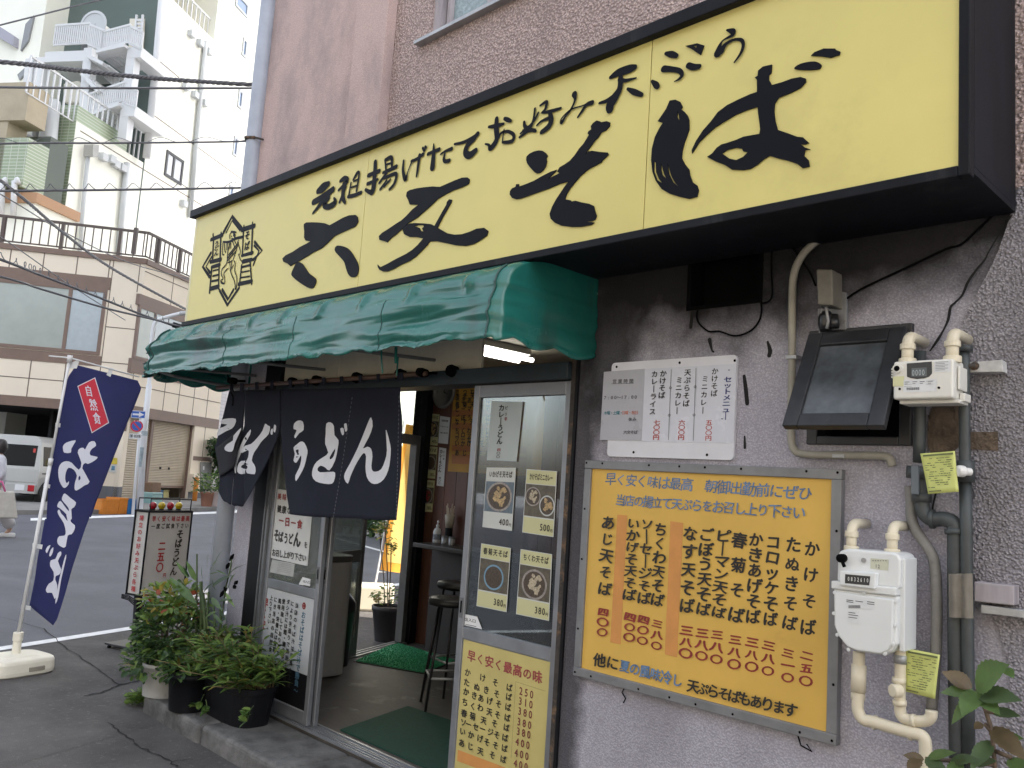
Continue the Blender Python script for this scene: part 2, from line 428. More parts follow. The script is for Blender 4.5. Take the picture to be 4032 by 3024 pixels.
M_TURF = mat('green turf mat', (.06, .36, .17), .9, var=.55, vscale=60, bump=.9, bscale=160)
M_TURFD = mat('dark green ribbed mat', (.008, .055, .034), .85, var=.3, vscale=25, bump=.4, bscale=120)
M_GLASS = glass('door glass', (.86, .9, .9), .7)
M_GLASSD = glass('dusty door glass', (.80, .84, .82), .9, cloud=.08)
M_PAPER = mat('white paper', (.72, .73, .74), .6, var=.05, vscale=5)
M_PVCW = mat('cream pipe plastic', (.66, .60, .46), .4, var=.06, vscale=8)
M_GREYPVC = mat('grey downpipe', (.13, .145, .155), .5, var=.2, vscale=8, dirt=(.25, .25, .24), dscale=6, dthr=.63)
M_DKPIPE = mat('dark painted gas pipe', (.05, .058, .06), .5, var=.3, vscale=9)
M_STEEL = mat('galvanised steel', (.38, .39, .40), .45, metal=.5, var=.2, vscale=12)

# ================================================================== ground
def gsheet(name, poly, lift, m, step=1.0, kind='structure'):
    "flat sheet that follows the street's gentle rise; poly = two edges (a list and b list of xy)"
    mb = MB(); A, B = poly
    n = max(2, int(max((Vector(A[0]) - Vector(A[1])).length, (Vector(B[0]) - Vector(B[1])).length) / step))
    k = 6
    def fn(s, t):
        a = Vector(A[0]).lerp(Vector(A[1]), t); b = Vector(B[0]).lerp(Vector(B[1]), t); p = a.lerp(b, s); return (p.x, p.y, gz(p.x) + lift)
    mb.grid(fn, k, n); return tag(mb.build(name, m), kind=kind)
M_ROAD = mat('road asphalt', (.130, .133, .150), .88, var=.20, vscale=1.1, bump=.8, bscale=190, dirt=(.185, .187, .20), dscale=24, dthr=.57, detail=9)
M_PAVE = mat('pavement asphalt', (.092, .087, .086), .9, var=.42, vscale=2.0, bump=1.0, bscale=190, dirt=(.17, .16, .155), dscale=30, dthr=.56, detail=9)
M_LINE = mat('white road paint', (.72, .73, .74), .7, var=.14, vscale=14, dirt=(.3, .3, .3), dscale=12, dthr=.66)
mb = MB()
xs = [60, 20, 5, 0, -4, -9, -12, -16, -20, -26, -31, -45, -120]
mb.grid(lambda s, t: (xs[round(s * 12)], -60 + 200 * t, gz(xs[round(s * 12)])), 12, 20)
structure('road', mb, M_ROAD)
LD = Vector((-.355, .935)).normalized()                      # the side street runs this way
LP = Vector((-8.36, -.35))                                   # a point on the white edge line
def lpt(p, t): return (p.x + LD.x * t, p.y + LD.y * t)
LN = Vector((LD.y, -LD.x))                                   # to the right of the side street (towards the shop)
gsheet('pavement', ((lpt(LP + LN * .06, -14), lpt(LP + LN * .06, 30)), (lpt(LP + LN * 2.6, -14), lpt(LP + LN * 2.6, 30))), .004, M_PAVE)
gsheet('front_pavement', (((-6.2, -9), (3, -9)), ((-6.2, 1.0), (3, 1.0))), .0025, M_PAVE)
gsheet('edge_line', ((lpt(LP - LN * .07, -14), lpt(LP - LN * .07, 30)), (lpt(LP + LN * .06, -14), lpt(LP + LN * .06, 30))), .008, M_LINE)
# far side line seen through the shop's side door, and cracks in the pavement
a, b = onG(1405, 2143), onG(1523, 2176); dd = (b - a).to_2d().normalized(); nn = Vector((dd.y, -dd.x)) * .07
a2, b2 = a.to_2d() - dd * 9, b.to_2d() + dd * 14
gsheet('far_edge_line', (((a2.x - nn.x, a2.y - nn.y), (b2.x - nn.x, b2.y - nn.y)), ((a2.x + nn.x, a2.y + nn.y), (b2.x + nn.x, b2.y + nn.y))), .006, M_LINE)
M_CRACK = mat('black crack', (.012, .012, .012), .95)
def crack(px, wd, seed=1):
    rnd = random.Random(seed); mb = MB(); P = []
    for x, y in px: P.append(onG(x, y))
    Q = []
    for i in range(len(P) - 1):
        for k in range(6):
            q = P[i].lerp(P[i + 1], k / 6); q.x += rnd.uniform(-.012, .012); q.y += rnd.uniform(-.012, .012); Q.append(q)
    Q.append(P[-1])
    for i in range(len(Q) - 1):
        d = (Q[i + 1] - Q[i]).normalized(); s = Vector((d.y, -d.x, 0)) * wd * rnd.uniform(.4, 1.2); up = Vector((0, 0, .0085))
        mb.quad(Q[i] - s + up, Q[i + 1] - s + up, Q[i + 1] + s + up, Q[i] + s + up)
    return mb
mb = MB()
for px, wd, sd in (([(170, 2478), (270, 2560), (390, 2640), (470, 2700)], .006, 1), ([(470, 2700), (520, 2690), (590, 2668)], .011, 2), ([(330, 2745), (400, 2730), (470, 2700)], .008, 3),
                   ([(0, 2430), (170, 2478)], .004, 4), ([(420, 2850), (480, 2890), (560, 2950), (660, 3000), (700, 3024)], .006, 5), ([(670, 3005), (760, 2995)], .004, 6)):
    c = crack(px, wd, sd); mb.add(c.v, c.f)
structure('pavement_crack', mb, M_CRACK)
# concrete step along the shop front, cast in lengths
mb = MB(); xs = [-5.86, -5.02, -4.08, -3.1, -2.1, -1.1, 0.0, 1.4]
for i in range(len(xs) - 1):
    y0 = -.452 + (.012 if i % 2 else 0)
    mb.box(xs[i] + .003, xs[i + 1] - .003, y0, -.001, gz(xs[i]) - .05, -.016)
structure('shop_step', mb, M_STEP, bevel=.028, seg=3)
# floor of the shop
lw = lambda y: -5.68 - .3797 * y                              # left wall line, outer face
mb = MB(); mb.prism([(lw(0), 0, -.14), (.8, 0, -.14), (.8, 2.5, -.14), (lw(2.5), 2.5, -.14)], (0, 0, .14))
structure('shop_floor', mb, M_CONC)

# ================================================================== shop building
shop = thing('soba_shop', (-3, 0, 0), 'old corner noodle shop with pink upper wall, sooty lilac wall below and open sliding doors', 'building')
WT, ZT = .15, 2.60
def wallbox(mb, x0, x1, z0, z1, holes, y0=0.0, y1=WT):
    hs = sorted(holes); xsx = x0
    for (a, b, c, d) in hs:
        if a > xsx: mb.box(xsx, a, y0, y1, z0, z1)
        if c > z0: mb.box(a, b, y0, y1, z0, c)
        if d < z1: mb.box(a, b, y0, y1, d, z1)
        xsx = b
    if xsx < x1: mb.box(xsx, x1, y0, y1, z0, z1)
HATCH = (-1.43, -1.062, 1.765, 2.185); VENT = (-1.975, -1.64, 2.325, 2.575)
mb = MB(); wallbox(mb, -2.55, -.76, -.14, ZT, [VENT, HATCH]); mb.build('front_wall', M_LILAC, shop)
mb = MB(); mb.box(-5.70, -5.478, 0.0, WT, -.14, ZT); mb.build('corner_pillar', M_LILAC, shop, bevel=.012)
# coarse pier at the right edge, lapping over the lilac wall with a ragged edge
mb = MB()
prof = [(-.14, -.60), (.5, -.66), (.75, -.80), (1.1, -.77), (1.45, -.90), (1.62, -.87), (1.8, -.945), (1.95, -.90), (2.1, -.93), (2.25, -.87), (2.4, -.80), (ZT, -.74)]
pp = crom([(x, z) for z, x in prof], False, 4)
for i in range(len(pp) - 1):
    (x0, z0), (x1, z1) = pp[i], pp[i + 1]
    mb.add([(x0, -.012, z0), (.9, -.012, z0), (.9, -.012, z1), (x1, -.012, z1), (x0, .0, z0), (x1, .0, z1)], [(0, 1, 2, 3), (4, 0, 3, 5)])
mb.box(-.76, .9, .001, WT, -.14, ZT)
mb.build('corner_pier', M_COARSE, shop)
# pink upper wall with its window, smooth corner part and raised pier
UW = (-3.90, -2.35, 4.20, 5.7)
mb = MB(); wallbox(mb, -4.62, .9, ZT, 8.6, [UW], 0, .2); mb.build('upper_wall', M_PINK, shop)
mb = MB(); mb.box(-5.92, -4.62, -.004, .2, ZT, 8.6); mb.build('upper_corner_wall', M_PINKS, shop)
mb = MB(); mb.box(-4.62, -4.26, -.075, 0, ZT, 8.6); mb.box(-4.60, -4.27, -.083, -.075, 3.1, 3.62); mb.build('upper_pier', M_PINKS, shop, bevel=.012)
# upper window
mb = MB(); mb.box(-3.99, -2.3, -.05, .0, 4.165, 4.185); mb.build('window_sill', M_STEEL, shop)
mb = MB(); x0, x1, z0, z1 = UW
mb.box(x0, x0 + .07, .02, .16, z0, z1); mb.box(x1 - .07, x1, .02, .16, z0, z1); mb.box(x0 + .07, x1 - .07, .02, .16, z0, z0 + .05)
mb.box(x0 + .09, x0 + .13, .05, .1, z0 + .05, z1); mb.box(x0 + .45, x0 + .50, .05, .1, z0 + .05, z1)
M_OLDW = mat('weathered grey wood', (.36, .33, .35), .8, var=.3, vscale=10, streak=True)
win = mb.build('window', M_OLDW, shop)
M_FROST = mat('patterned glass', (.25, .32, .34), .15, var=.25, vscale=30, bump=.6, bscale=70)
mb = MB(); mb.box(x0 + .13, x1 - .07, .07, .08, z0 + .05, z1); mb.build('pane', M_FROST, win)
# downpipe at the corner
mb = MB(); mb.tube([(-5.80, -.03, -.1), (-5.80, -.03, 2.65), (-5.86, -.03, 2.9), (-5.965, -.03, 3.2), (-5.965, -.03, 8.5)], .062, 14)
dp = mb.build('downpipe', mat('pale blue grey pipe', (.34, .37, .43), .45, var=.12, vscale=5), shop, smooth=True)
mb = MB(); mb.tube([(-6.03, -.06, 4.05), (-5.965, -.105, 4.05), (-5.90, -.06, 4.05)], .012, 6); mb.tube([(-5.9, -.06, 4.05), (-5.84, -.02, 4.03)], .008, 6); mb.build('bracket', M_RUST, dp)
# side wall (angled) with a second sliding door to the side street
def SW(y, d=0.0):                                             # point on side wall outer line, d = inwards
    return Vector((lw(y) + d * LN.x, y + d * LN.y, 0))
def sbox(mb, ya, yb, z0, z1, d0=0.0, d1=.1):
    a, b, c, d = SW(ya, d0), SW(yb, d0), SW(yb, d1), SW(ya, d1)
    mb.prism([(p.x, p.y, z0) for p in (a, b, c, d)], (0, 0, z1 - z0))
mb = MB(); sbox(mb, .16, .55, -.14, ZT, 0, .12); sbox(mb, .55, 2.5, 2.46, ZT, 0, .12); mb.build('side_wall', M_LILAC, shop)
mb = MB(); mb.prism([(lw(.0) - .2, .201, ZT), (lw(4.05) - .0, 4.05, ZT), (lw(4.05) + .2, 4.05, ZT), (lw(.2), .201, ZT)], (0, 0, 6)); mb.build('side_upper_wall', M_PINKS, shop)
mb = MB(); mb.prism([(lw(2.42), 2.42, -.14), (.9, 2.42, -.14), (.9, 4.05, -.14), (lw(4.05), 4.05, -.14)], (0, 0, 8.74)); mb.build('rear_shade_block', M_PINKS, shop)  # unseen block added behind the shop, its depth placing the sun gap
mb = MB(); sbox(mb, 2.17, 2.33, -.0, 2.46, .0, .14); mb.build('side_door_post', M_DARK, shop); mb = MB(); sbox(mb, .55, .62, 0, 2.46, 0, .13); mb.build('side_door_post', M_DARK, shop)
mb = MB(); sbox(mb, .62, 2.17, 1.86, 1.95, .03, .1); sbox(mb, .62, 2.17, 0.001, .012, .0, .12); sbox(mb, .62, 2.17, 0.012, .02, .02, .035); sbox(mb, .62, 2.17, 0.012, .02, .07, .085); sbox(mb, 2.10, 2.168, .02, 1.86, .03, .1)
mb.build('side_door_frame', M_ALUD, shop)
def leaf(parent, box, rails, stile, name='sliding_door', m=M_ALU, gm=M_GLASS, hz=None, midtop=None):
    "box(mb, a, b, z0, z1, d0, d1): a panelled sliding leaf, rails = z pairs"
    mb = MB(); a, b, z0, z1 = stile[:4]; sw = stile[4]
    box(mb, a, a + sw, z0, z1, 0, 1); box(mb, b - sw, b, z0, z1, 0, 1)
    for (p, q) in rails: box(mb, a + sw, b - sw, p, q, .04, .96)
    o = mb.build(name, m, parent, bevel=.003, seg=1)
    return o
def sdoor(mb, a, b, z0, z1, d0, d1): sbox(mb, a, b, z0, z1, .055 + .03 * d0, .055 + .03 * d1)
sd = leaf(shop, sdoor, [(.02, .16), (.80, .90), (1.80, 1.86)], (.64, 1.44, .02, 1.86, .05), 'side_door', M_ALUD)
mb = MB(); sdoor(mb, .69, 1.39, .9, 1.80, .45, .55); sdoor(mb, .69, 1.39, .16, .80, .45, .55); mb.build('pane', M_GLASSD, sd)
mb = MB(); sdoor(mb, .62, 2.17, 1.95, 2.46, .45, .55); mb.build('transom_pane', M_GLASS, shop)
# front door frame: black jambs, rusty right post, blue-grey transom beam, cream boards over it
mb = MB(); mb.box(-5.478, -5.27, .004, .13, -.0, 2.5); mb.build('dark_jamb', M_DARK, shop, bevel=.004)
mb = MB(); mb.box(-5.268, -5.245, -.004, .11, 0, 2.05); mb.box(-5.30, -5.285, -.006, .004, 0, 2.05); mb.build('door_jamb', M_ALUD, shop)
mb = MB(); mb.box(-2.598, -2.565, -.004, .14, -.0, 2.55); mb.build('rusty_post', M_RUST, shop)
mb = MB(); mb.box(-2.565, -2.549, -.012, .14, -.13, 2.55); mb.build('black_post', M_DARK, shop)
mb = MB(); mb.box(-5.268, -2.60, -.03, .13, 2.055, 2.135); mb.build('transom_beam', M_BEAM, shop, bevel=.004)
mb = MB()
for a, b in ((-5.268, -4.6), (-4.597, -3.93), (-3.927, -3.262)): mb.box(a, b, .03, .045, 2.135, 2.6)
mb.build('transom_board', mat('lit cream transom board', (.62, .58, .47), .6, var=.12, vscale=4, dirt=(.3, .26, .2), dscale=40, dthr=.7), shop)  # paler than the ceiling boards: tube light and skylight put into the colour
mb = MB()
for x in (-5.05, -4.75, -4.3, -3.87, -3.42): mb.lathe((x, -.036, 2.128), [(.0, -.02), (.03, -.02), (.035, 0), (.03, .03)], 10, (0, 1, 0))
mb.apart('bolt', M_BLACK, shop, smooth=True)
# front sliding leaves
def fdoor(y0):
    def b(mb, a, b_, z0, z1, d0, d1): mb.box(a, b_, y0 + .03 * d0, y0 + .03 * d1, z0, z1)
    return b
MR = (onY(1985, 2548, .02).z, onY(1985, 2500, .02).z)          # middle rail, bottom and top
MR = (.760, .819)
for (a, b, y0, gm, k) in ((-3.283, -2.60, .012, M_GLASS, 0), (-5.243, -4.575, .012, M_GLASSD, 1), (-5.225, -4.555, .052, M_GLASSD, 1)):
    fd = leaf(shop, fdoor(y0), [(.012, .085), MR, (1.985, 2.05)], (a, b, .012, 2.05, .042))
    mb = MB(); fdoor(y0)(mb, a + .042, b - .042, MR[1], 1.985, .48, .55); mb.build('pane', gm, fd)
    mb = MB(); fdoor(y0)(mb, a + .042, b - .042, .085, MR[0], .3, .7); mb.build('lower_panel', mat('grey door panel', (.30, .31, .31), .5, var=.1), fd)
    hx = a + .021 if k == 0 else b - .021
    mb = MB(); mb.box(hx - .011, hx + .011, y0 - .003, y0, .86, .96); mb.build('handle', M_ALUD, fd)
    mb = MB(); mb.box(hx - .005, hx + .005, y0 - .0045, y0 - .003, .885, .945); mb.build('handle_slot', M_BLACK, fd)
mb = MB(); mb.box(-5.24, -2.60, -.012, .125, -.004, .004)
for y in (-.005, .018, .045, .062, .095): mb.box(-5.24, -2.60, y, y + .006, .004, .0115)
mb.build('door_track', M_ALU, shop)
# interior walls and ceiling
BW = 2.33
mb = MB(); mb.box(lw(BW), .0, BW, BW + .06, 0, ZT); mb.build('panelled_wall', M_BROWN, shop)
mb = MB()
for i in range(40): mb.box(lw(BW) + .1 + i * .155, lw(BW) + .104 + i * .155, BW - .0015, BW, .95, ZT)
mb.build('panel_groove', mat('groove', (.05, .02, .015), .7), shop)
mb = MB(); mb.box(-6.6, .0, .15, 2.38, ZT - .02, ZT); mb.build('shop_ceiling', M_CREAMP, shop)
mb = MB(); mb.box(-.9, -.8, .15, BW, 0, ZT); mb.build('kitchen_wall', M_CREAMP, shop)
# roof slab so that no sky leaks in
mb = MB(); mb.box(-6.4, .89, .21, 2.41, 8.4, 8.59); mb.build('roof', M_STEP, shop)

# black soot-filled fan opening with the wire loop below
mb = MB(); x0, x1, z0, z1 = VENT
mb.box(x0, x1, .10, .5, z0, z1)
mb.box(x0 - .006, x0 + .012, -.004, .10, z0 - .006, z1 + .03); mb.box(x1 - .012, x1 + .006, -.004, .10, z0 - .006, z1 + .03); mb.box(x0 + .012, x1 - .012, -.004, .10, z0 - .006, z0 + .01); mb.box(x0 + .012, x1 - .012, -.004, .10, z1 - .01, z1 + .03); mb.build('fan_opening', M_BLACK, shop)
# propped-open top-hung window
M_WFR = mat('dark bronze frame', (.022, .023, .026), .45, var=.4, vscale=12, dirt=(.10, .10, .10), dscale=14, dthr=.66)
x0, x1, z0, z1 = HATCH
mb = MB(); mb.box(x0, x0 + .04, -.02, .12, z0, z1); mb.box(x1 - .04, x1, -.02, .12, z0, z1); mb.box(x0 + .04, x1 - .04, -.02, .12, z1 - .04, z1); mb.box(x0 + .04, x1 - .04, -.02, .12, z0, z0 + .03)
hw = mb.build('hatch_window', M_WFR, shop, bevel=.004)
mb = MB(); mb.box(x0 + .04, x1 - .04, .1, .2, z0 + .03, z1 - .04); mb.build('dark_opening', M_BLACK, hw)
# sash hinged at the top, leaning outwards
hz, hy = z1 - .03, -.022; bz, by = 1.80, -.205
sdv = (Vector((0, by - hy, bz - hz))).normalized(); sn = Vector((0, sdv.z, -sdv.y)); ln = math.hypot(by - hy, bz - hz)
def sash(mb, u0, u1, t0, t1, d0, d1):
    o = Vector((0, hy, hz)); mb.prism([o + Vector((u, 0, 0)) + sdv * t + sn * d for u, t, d in ((u0, t0, d0), (u1, t0, d0), (u1, t1, d0), (u0, t1, d0))], sn * (d1 - d0))
a, b = x0 + .012, x1 - .008
mb = MB(); sash(mb, a, a + .055, 0, ln, 0, .03); sash(mb, b - .055, b, 0, ln, 0, .03); sash(mb, a + .055, b - .055, 0, .055, 0, .03); sash(mb, a + .055, b - .055, ln - .05, ln, 0, .03)
ss = mb.build('sash', M_WFR, hw, bevel=.004)
mb = MB(); sash(mb, a + .055, b - .055, .055, ln - .05, .012, .018)
mb.build('pane', mat('greasy frosted pane', (.085, .095, .105), .2, var=.45, vscale=6), hw)
mb = MB(); sash(mb, a + .03, b - .12, ln - .035, ln - .008, -.0012, 0)
mb.build('chipped_paint', mat('chipped paint', (.3, .29, .27), .8, var=.6, vscale=60, dirt=(.03, .03, .03), dscale=30, dthr=.5), hw)
# crack in the render and patches of bare brown mortar
cr = [(3985, 850), (3945, 905), (3900, 985), (3880, 1020), (3845, 1060), (3815, 1110), (3790, 1160), (3765, 1190), (3745, 1215), (3735, 1255), (3715, 1295), (3690, 1340), (3660, 1385)]
def wallline(pxs, wpx, Y, seed, m):
    ik = Ink(PY(Y), .002); rnd = random.Random(seed)
    ik.stroke([(x + rnd.uniform(-4, 4), y + rnd.uniform(-4, 4), wpx * rnd.uniform(.5, 1.4)) for x, y in pxs]); return ik.b
mb = wallline(cr, 9, -.012, 3, None); c2 = wallline([(3660, 1640), (3668, 1700), (3685, 1740), (3680, 1775)], 7, -.012, 4, None); mb.add(c2.v, c2.f)
c2 = wallline([(3700, 1780), (3690, 1900), (3676, 2010), (3690, 2060)], 6, -.012, 5, None); mb.add(c2.v, c2.f)
for px in ([(3020, 1345), (3035, 1380), (3028, 1400)], [(2930, 1480), (2937, 1530), (2941, 1585)], [(2932, 1720), (2935, 1760)], [(2798, 1340), (2805, 1375), (2812, 1385)], [(2725, 1230), (2722, 1290)]):
    c2 = wallline(px, 12, 0, len(mb.v), None); mb.add(c2.v, c2.f)
mb.apart('wall_crack', M_CRACK, shop)
ik = Ink(PY(-.012), .003)
ik.poly([(3665, 1610), (3720, 1590), (3780, 1600), (3775, 1760), (3700, 1790), (3655, 1760)], smooth=3); ik.poly([(3815, 1702), (3930, 1700), (3932, 1775), (3815, 1768)])
ik.b.apart('bare_mortar', mat('bare brown mortar', (.10, .075, .055), .95, var=.5, vscale=16, bump=.9, bscale=60), shop)
# ================================================================== main sign box
SY = -.46
SP = PY(SY)
M_SIGNY = mat('yellow sign acrylic', (.65, .575, .205), .4, var=.05, vscale=1.5, dirt=(.57, .50, .185), dscale=1.2, dthr=.58, spec=.35)
M_FRAME = mat('black sign frame', (.010, .011, .015), .55, var=.4, vscale=6, dirt=(.035, .037, .04), dscale=5, dthr=.58, spec=.14, streak=True)
M_INK = mat('black cut lettering', (.006, .007, .011), .55, var=.15, vscale=9, spec=.10)
sign = thing('shop_sign', (-3.3, SY, 2.9), 'long yellow box sign with black brush lettering and a porter emblem above the green awning', 'sign')
XL, XR, ZB, ZTS = -5.86, -.749, 2.515, 3.29
seams = [onY(763 + 17, 1100, SY).x, onY(1421, 980, SY).x, onY(2560, 350, SY).x, XR + .0]
seams[0] = XL + .035; seams[3] = XR - .03
for i in range(3):
    mb = MB(); mb.box(seams[i] + (.002 if i else 0), seams[i + 1] - .002, SY, SY + .02, ZB + .02, ZTS - .0)
    mb.build('sign_panel', M_SIGNY, sign)
mb = MB(); mb.box(XL + .004, seams[0] - .003, SY + .0, SY + .02, ZB + .02, ZTS); mb.build('edge_strip', mat('pale yellow strip', (.62, .57, .32), .4, var=.1, dirt=(.3, .28, .18), dscale=8, dthr=.62), sign)
mb = MB()
mb.box(XL - .03, XR + .03, SY - .035, .0 - .084, ZTS, ZTS + .055)          # top cap
mb.box(XL - .02, XR - .03, SY - .012, SY + .03, ZB - .015, ZB + .018)      # bottom bead
mb.box(XR - .03, XR + .001, SY - .012, SY + .03, ZB - .015, ZTS - .001)          # right bead
mb.build('frame', M_FRAME, sign, bevel=.004)
mb = MB(); mb.box(XL, XR, SY + .031, -.016, ZB, ZB + .02); mb.box(XR - .02, XR, SY + .031, -.016, ZB + .021, ZTS - .001); mb.box(XL, XL + .01, SY + .031, -.001, ZB + .021, ZTS - .001)
mb.build('casing', M_FRAME, sign)
S1, S2, S3, S4, S5 = T(750, 750, .31646), T(1200, 500, .36166), T(1850, 200, .36166), T(2450, 0, .45208), T(1900, 550, .27125)
ik = Ink(SP, .0015); TH = .004
def tp(tr, L): return [tr(*p) for p in L]
# --- the five large brush characters
ik.poly([(1420,420),(1450,400),(1520,398),(1600,400),(1680,410),(1740,435),(1830,385),(1900,345),(1980,312),(2060,306),(2090,335),(2095,390),(2060,450),(1980,485),(1880,530),(1800,570),(1720,650),(1640,720),(1540,770),(1440,830),(1360,880),(1250,942),(1215,910),(1165,890),(1152,850),(1190,810),(1280,765),(1370,705),(1450,665),(1500,635),(1440,625),(1422,590),(1425,510),(1418,450)], tr=S1, thick=TH)
ik.poly([(1355,892),(1400,915),(1440,970),(1480,1030),(1540,1075),(1570,1110),(1565,1160),(1530,1215),(1480,1215),(1400,1170),(1330,1120),(1275,1070),(1265,1030),(1300,950),(1320,910)], tr=S1, thick=TH, smooth=3)
ik.poly([(1830,690),(1900,695),(1960,720),(2010,770),(2060,850),(2090,910),(2102,970),(2090,1040),(2060,1075),(2010,1080),(1970,1040),(1945,970),(1920,890),(1860,820),(1815,770),(1804,730)], tr=S1, thick=TH, smooth=3)
ik.poly([(1120,710),(1150,690),(1230,670),(1300,660),(1400,650),(1480,655),(1560,620),(1640,585),(1720,555),(1780,552),(1803,575),(1795,620),(1720,660),(1630,690),(1540,735),(1450,790),(1380,860),(1300,930),(1230,990),(1140,1045),(1010,1165),(950,1210),(905,1258),(870,1245),(820,1230),(815,1190),(850,1155),(930,1105),(1010,1050),(1060,1020),(1110,975),(1180,900),(1245,850),(1150,845),(1135,800),(1112,755)], tr=S2, thick=TH)
ik.poly([(1580,790),(1610,795),(1600,830),(1560,900),(1510,985),(1450,1105),(1420,1080),(1470,990),(1520,900),(1550,850),(1555,820)], tr=S2, thick=TH)
ik.poly([(1145,1055),(1200,1048),(1300,1052),(1380,1060),(1420,1080),(1480,1115),(1560,1160),(1640,1175),(1720,1170),(1800,1145),(1880,1110),(1960,1100),(2005,1135),(1990,1185),(1920,1235),(1850,1275),(1760,1298),(1650,1290),(1540,1265),(1440,1245),(1365,1250),(1300,1215),(1220,1200),(1150,1200),(1090,1170),(1072,1120),(1090,1090)], holes=[[(1200,1080),(1250,1070),(1300,1070),(1305,1090),(1285,1105),(1300,1140),(1272,1135),(1255,1100)]], tr=S2, thick=TH)
ik.poly([(1300,1213),(1368,1248),(1340,1290),(1280,1350),(1220,1410),(1150,1460),(1060,1500),(980,1545),(910,1575),(860,1575),(820,1555),(805,1530),(800,1500),(830,1530),(900,1495),(1000,1440),(1110,1385),(1180,1340),(1240,1285)], tr=S2, thick=TH)
ik.poly([(650,250),(690,210),(760,175),(830,160),(880,165),(930,200),(955,240),(935,275),(945,320),(930,390),(900,440),(850,485),(800,495),(770,480),(700,405),(660,350),(645,300)], tr=S5, thick=TH)
so_ = tp(S3, [(1305,920),(1290,905),(1300,880),(1330,860),(1325,825),(1350,790),(1390,763),(1425,772),(1440,782),(1500,770),(1535,785),(1530,825),(1490,870),(1440,890),(1410,940),(1350,1005),(1345,1020),(1290,1090),(1262,1138),(1300,1100),(1340,1092),(1420,1105),(1510,1112),(1518,1135),(1450,1200),(1440,1220),(1380,1250),(1290,1300),(1210,1370),(1150,1440),(1100,1500),(1060,1570),(1045,1620)])
so_ += tp(S5, [(1215,870),(1290,885),(1300,905),(1360,890),(1450,915),(1560,935),(1625,965),(1640,1030),(1668,1110),(1650,1160),(1600,1185),(1510,1195),(1635,1205),(1590,1240),(1450,1268),(1300,1270),(1150,1250),(1060,1210),(1000,1150),(985,1080),(1020,980),(1080,870),(1140,780),(1200,690),(1260,612),(1130,645),(970,715),(800,775),(660,825),(560,860),(500,868),(440,850),(405,800),(410,750),(440,710),(490,690),(500,650),(540,650),(540,685),(640,650),(760,600),(880,530),(1000,470),(1090,440),(1070,470),(960,575),(1130,490),(1095,470),(1130,405),(1200,365),(1280,310),(1350,230),(1410,140),(1480,60)])
ik.poly(so_, thick=TH)
ik.poly([(420,880),(470,872),(510,890),(532,935),(520,955),(545,975),(575,1010),(590,1050),(590,1130),(570,1190),(550,1240),(530,1320),(525,1380),(550,1430),(590,1480),(597,1530),(620,1590),(660,1620),(672,1660),(660,1715),(590,1735),(500,1715),(420,1690),(350,1650),(300,1580),(270,1500),(258,1400),(265,1300),(290,1200),(330,1120),(360,1075),(315,1060),(350,1010),(390,950)],
        holes=[[(283,1410),(300,1420),(302,1500),(325,1560),(355,1598),(310,1570),(285,1500)], [(345,1420),(360,1480),(372,1520),(390,1560),(355,1525),(345,1480)], [(398,1415),(415,1470),(435,1540),(470,1600),(510,1640),(450,1590),(415,1520)], [(488,970),(500,1010),(505,1060),(485,1020)]], tr=S4, thick=TH)
ik.poly([(1190,620),(1230,585),(1310,567),(1305,640),(1283,660),(1283,700),(1310,745),(1400,720),(1480,690),(1560,675),(1605,690),(1605,720),(1560,770),(1480,810),(1370,855),(1335,905),(1330,980),(1340,1060),(1360,1135),(1450,1165),(1530,1195),(1580,1200),(1635,1250),(1600,1262),(1560,1260),(1600,1290),(1645,1305),(1600,1310),(1590,1360),(1630,1400),(1638,1455),(1575,1468),(1530,1430),(1440,1400),(1370,1385),(1290,1360),(1240,1390),(1180,1440),(1120,1475),(1060,1485),(960,1480),(900,1440),(820,1410),(745,1370),(790,1340),(830,1290),(870,1262),(915,1250),(1000,1222),(1060,1195),(1130,1182),(1200,1170),(1208,1130),(1200,1060),(1190,990),(1185,935),(1100,960),(1000,1000),(900,1060),(820,1110),(740,1180),(680,1240),(615,1340),(612,1310),(650,1230),(710,1140),(780,1060),(840,980),(920,920),(1020,870),(1120,825),(1180,805),(1180,700),(1160,680),(1185,665)],
        holes=[[(875,1340),(920,1310),(1000,1290),(1050,1298),(1060,1322),(1100,1330),(1060,1370),(1000,1398),(940,1385)]], tr=S4, thick=TH)
ik.poly([(1650,490),(1680,460),(1760,428),(1860,428),(1868,440),(1905,455),(1900,485),(1870,490),(1820,508),(1740,495)], tr=S4, thick=TH)
ik.poly([(1505,605),(1560,560),(1680,540),(1740,570),(1720,605),(1630,615)], tr=S4, thick=TH, smooth=3)
ik.b.build('brush_lettering', M_INK, sign)
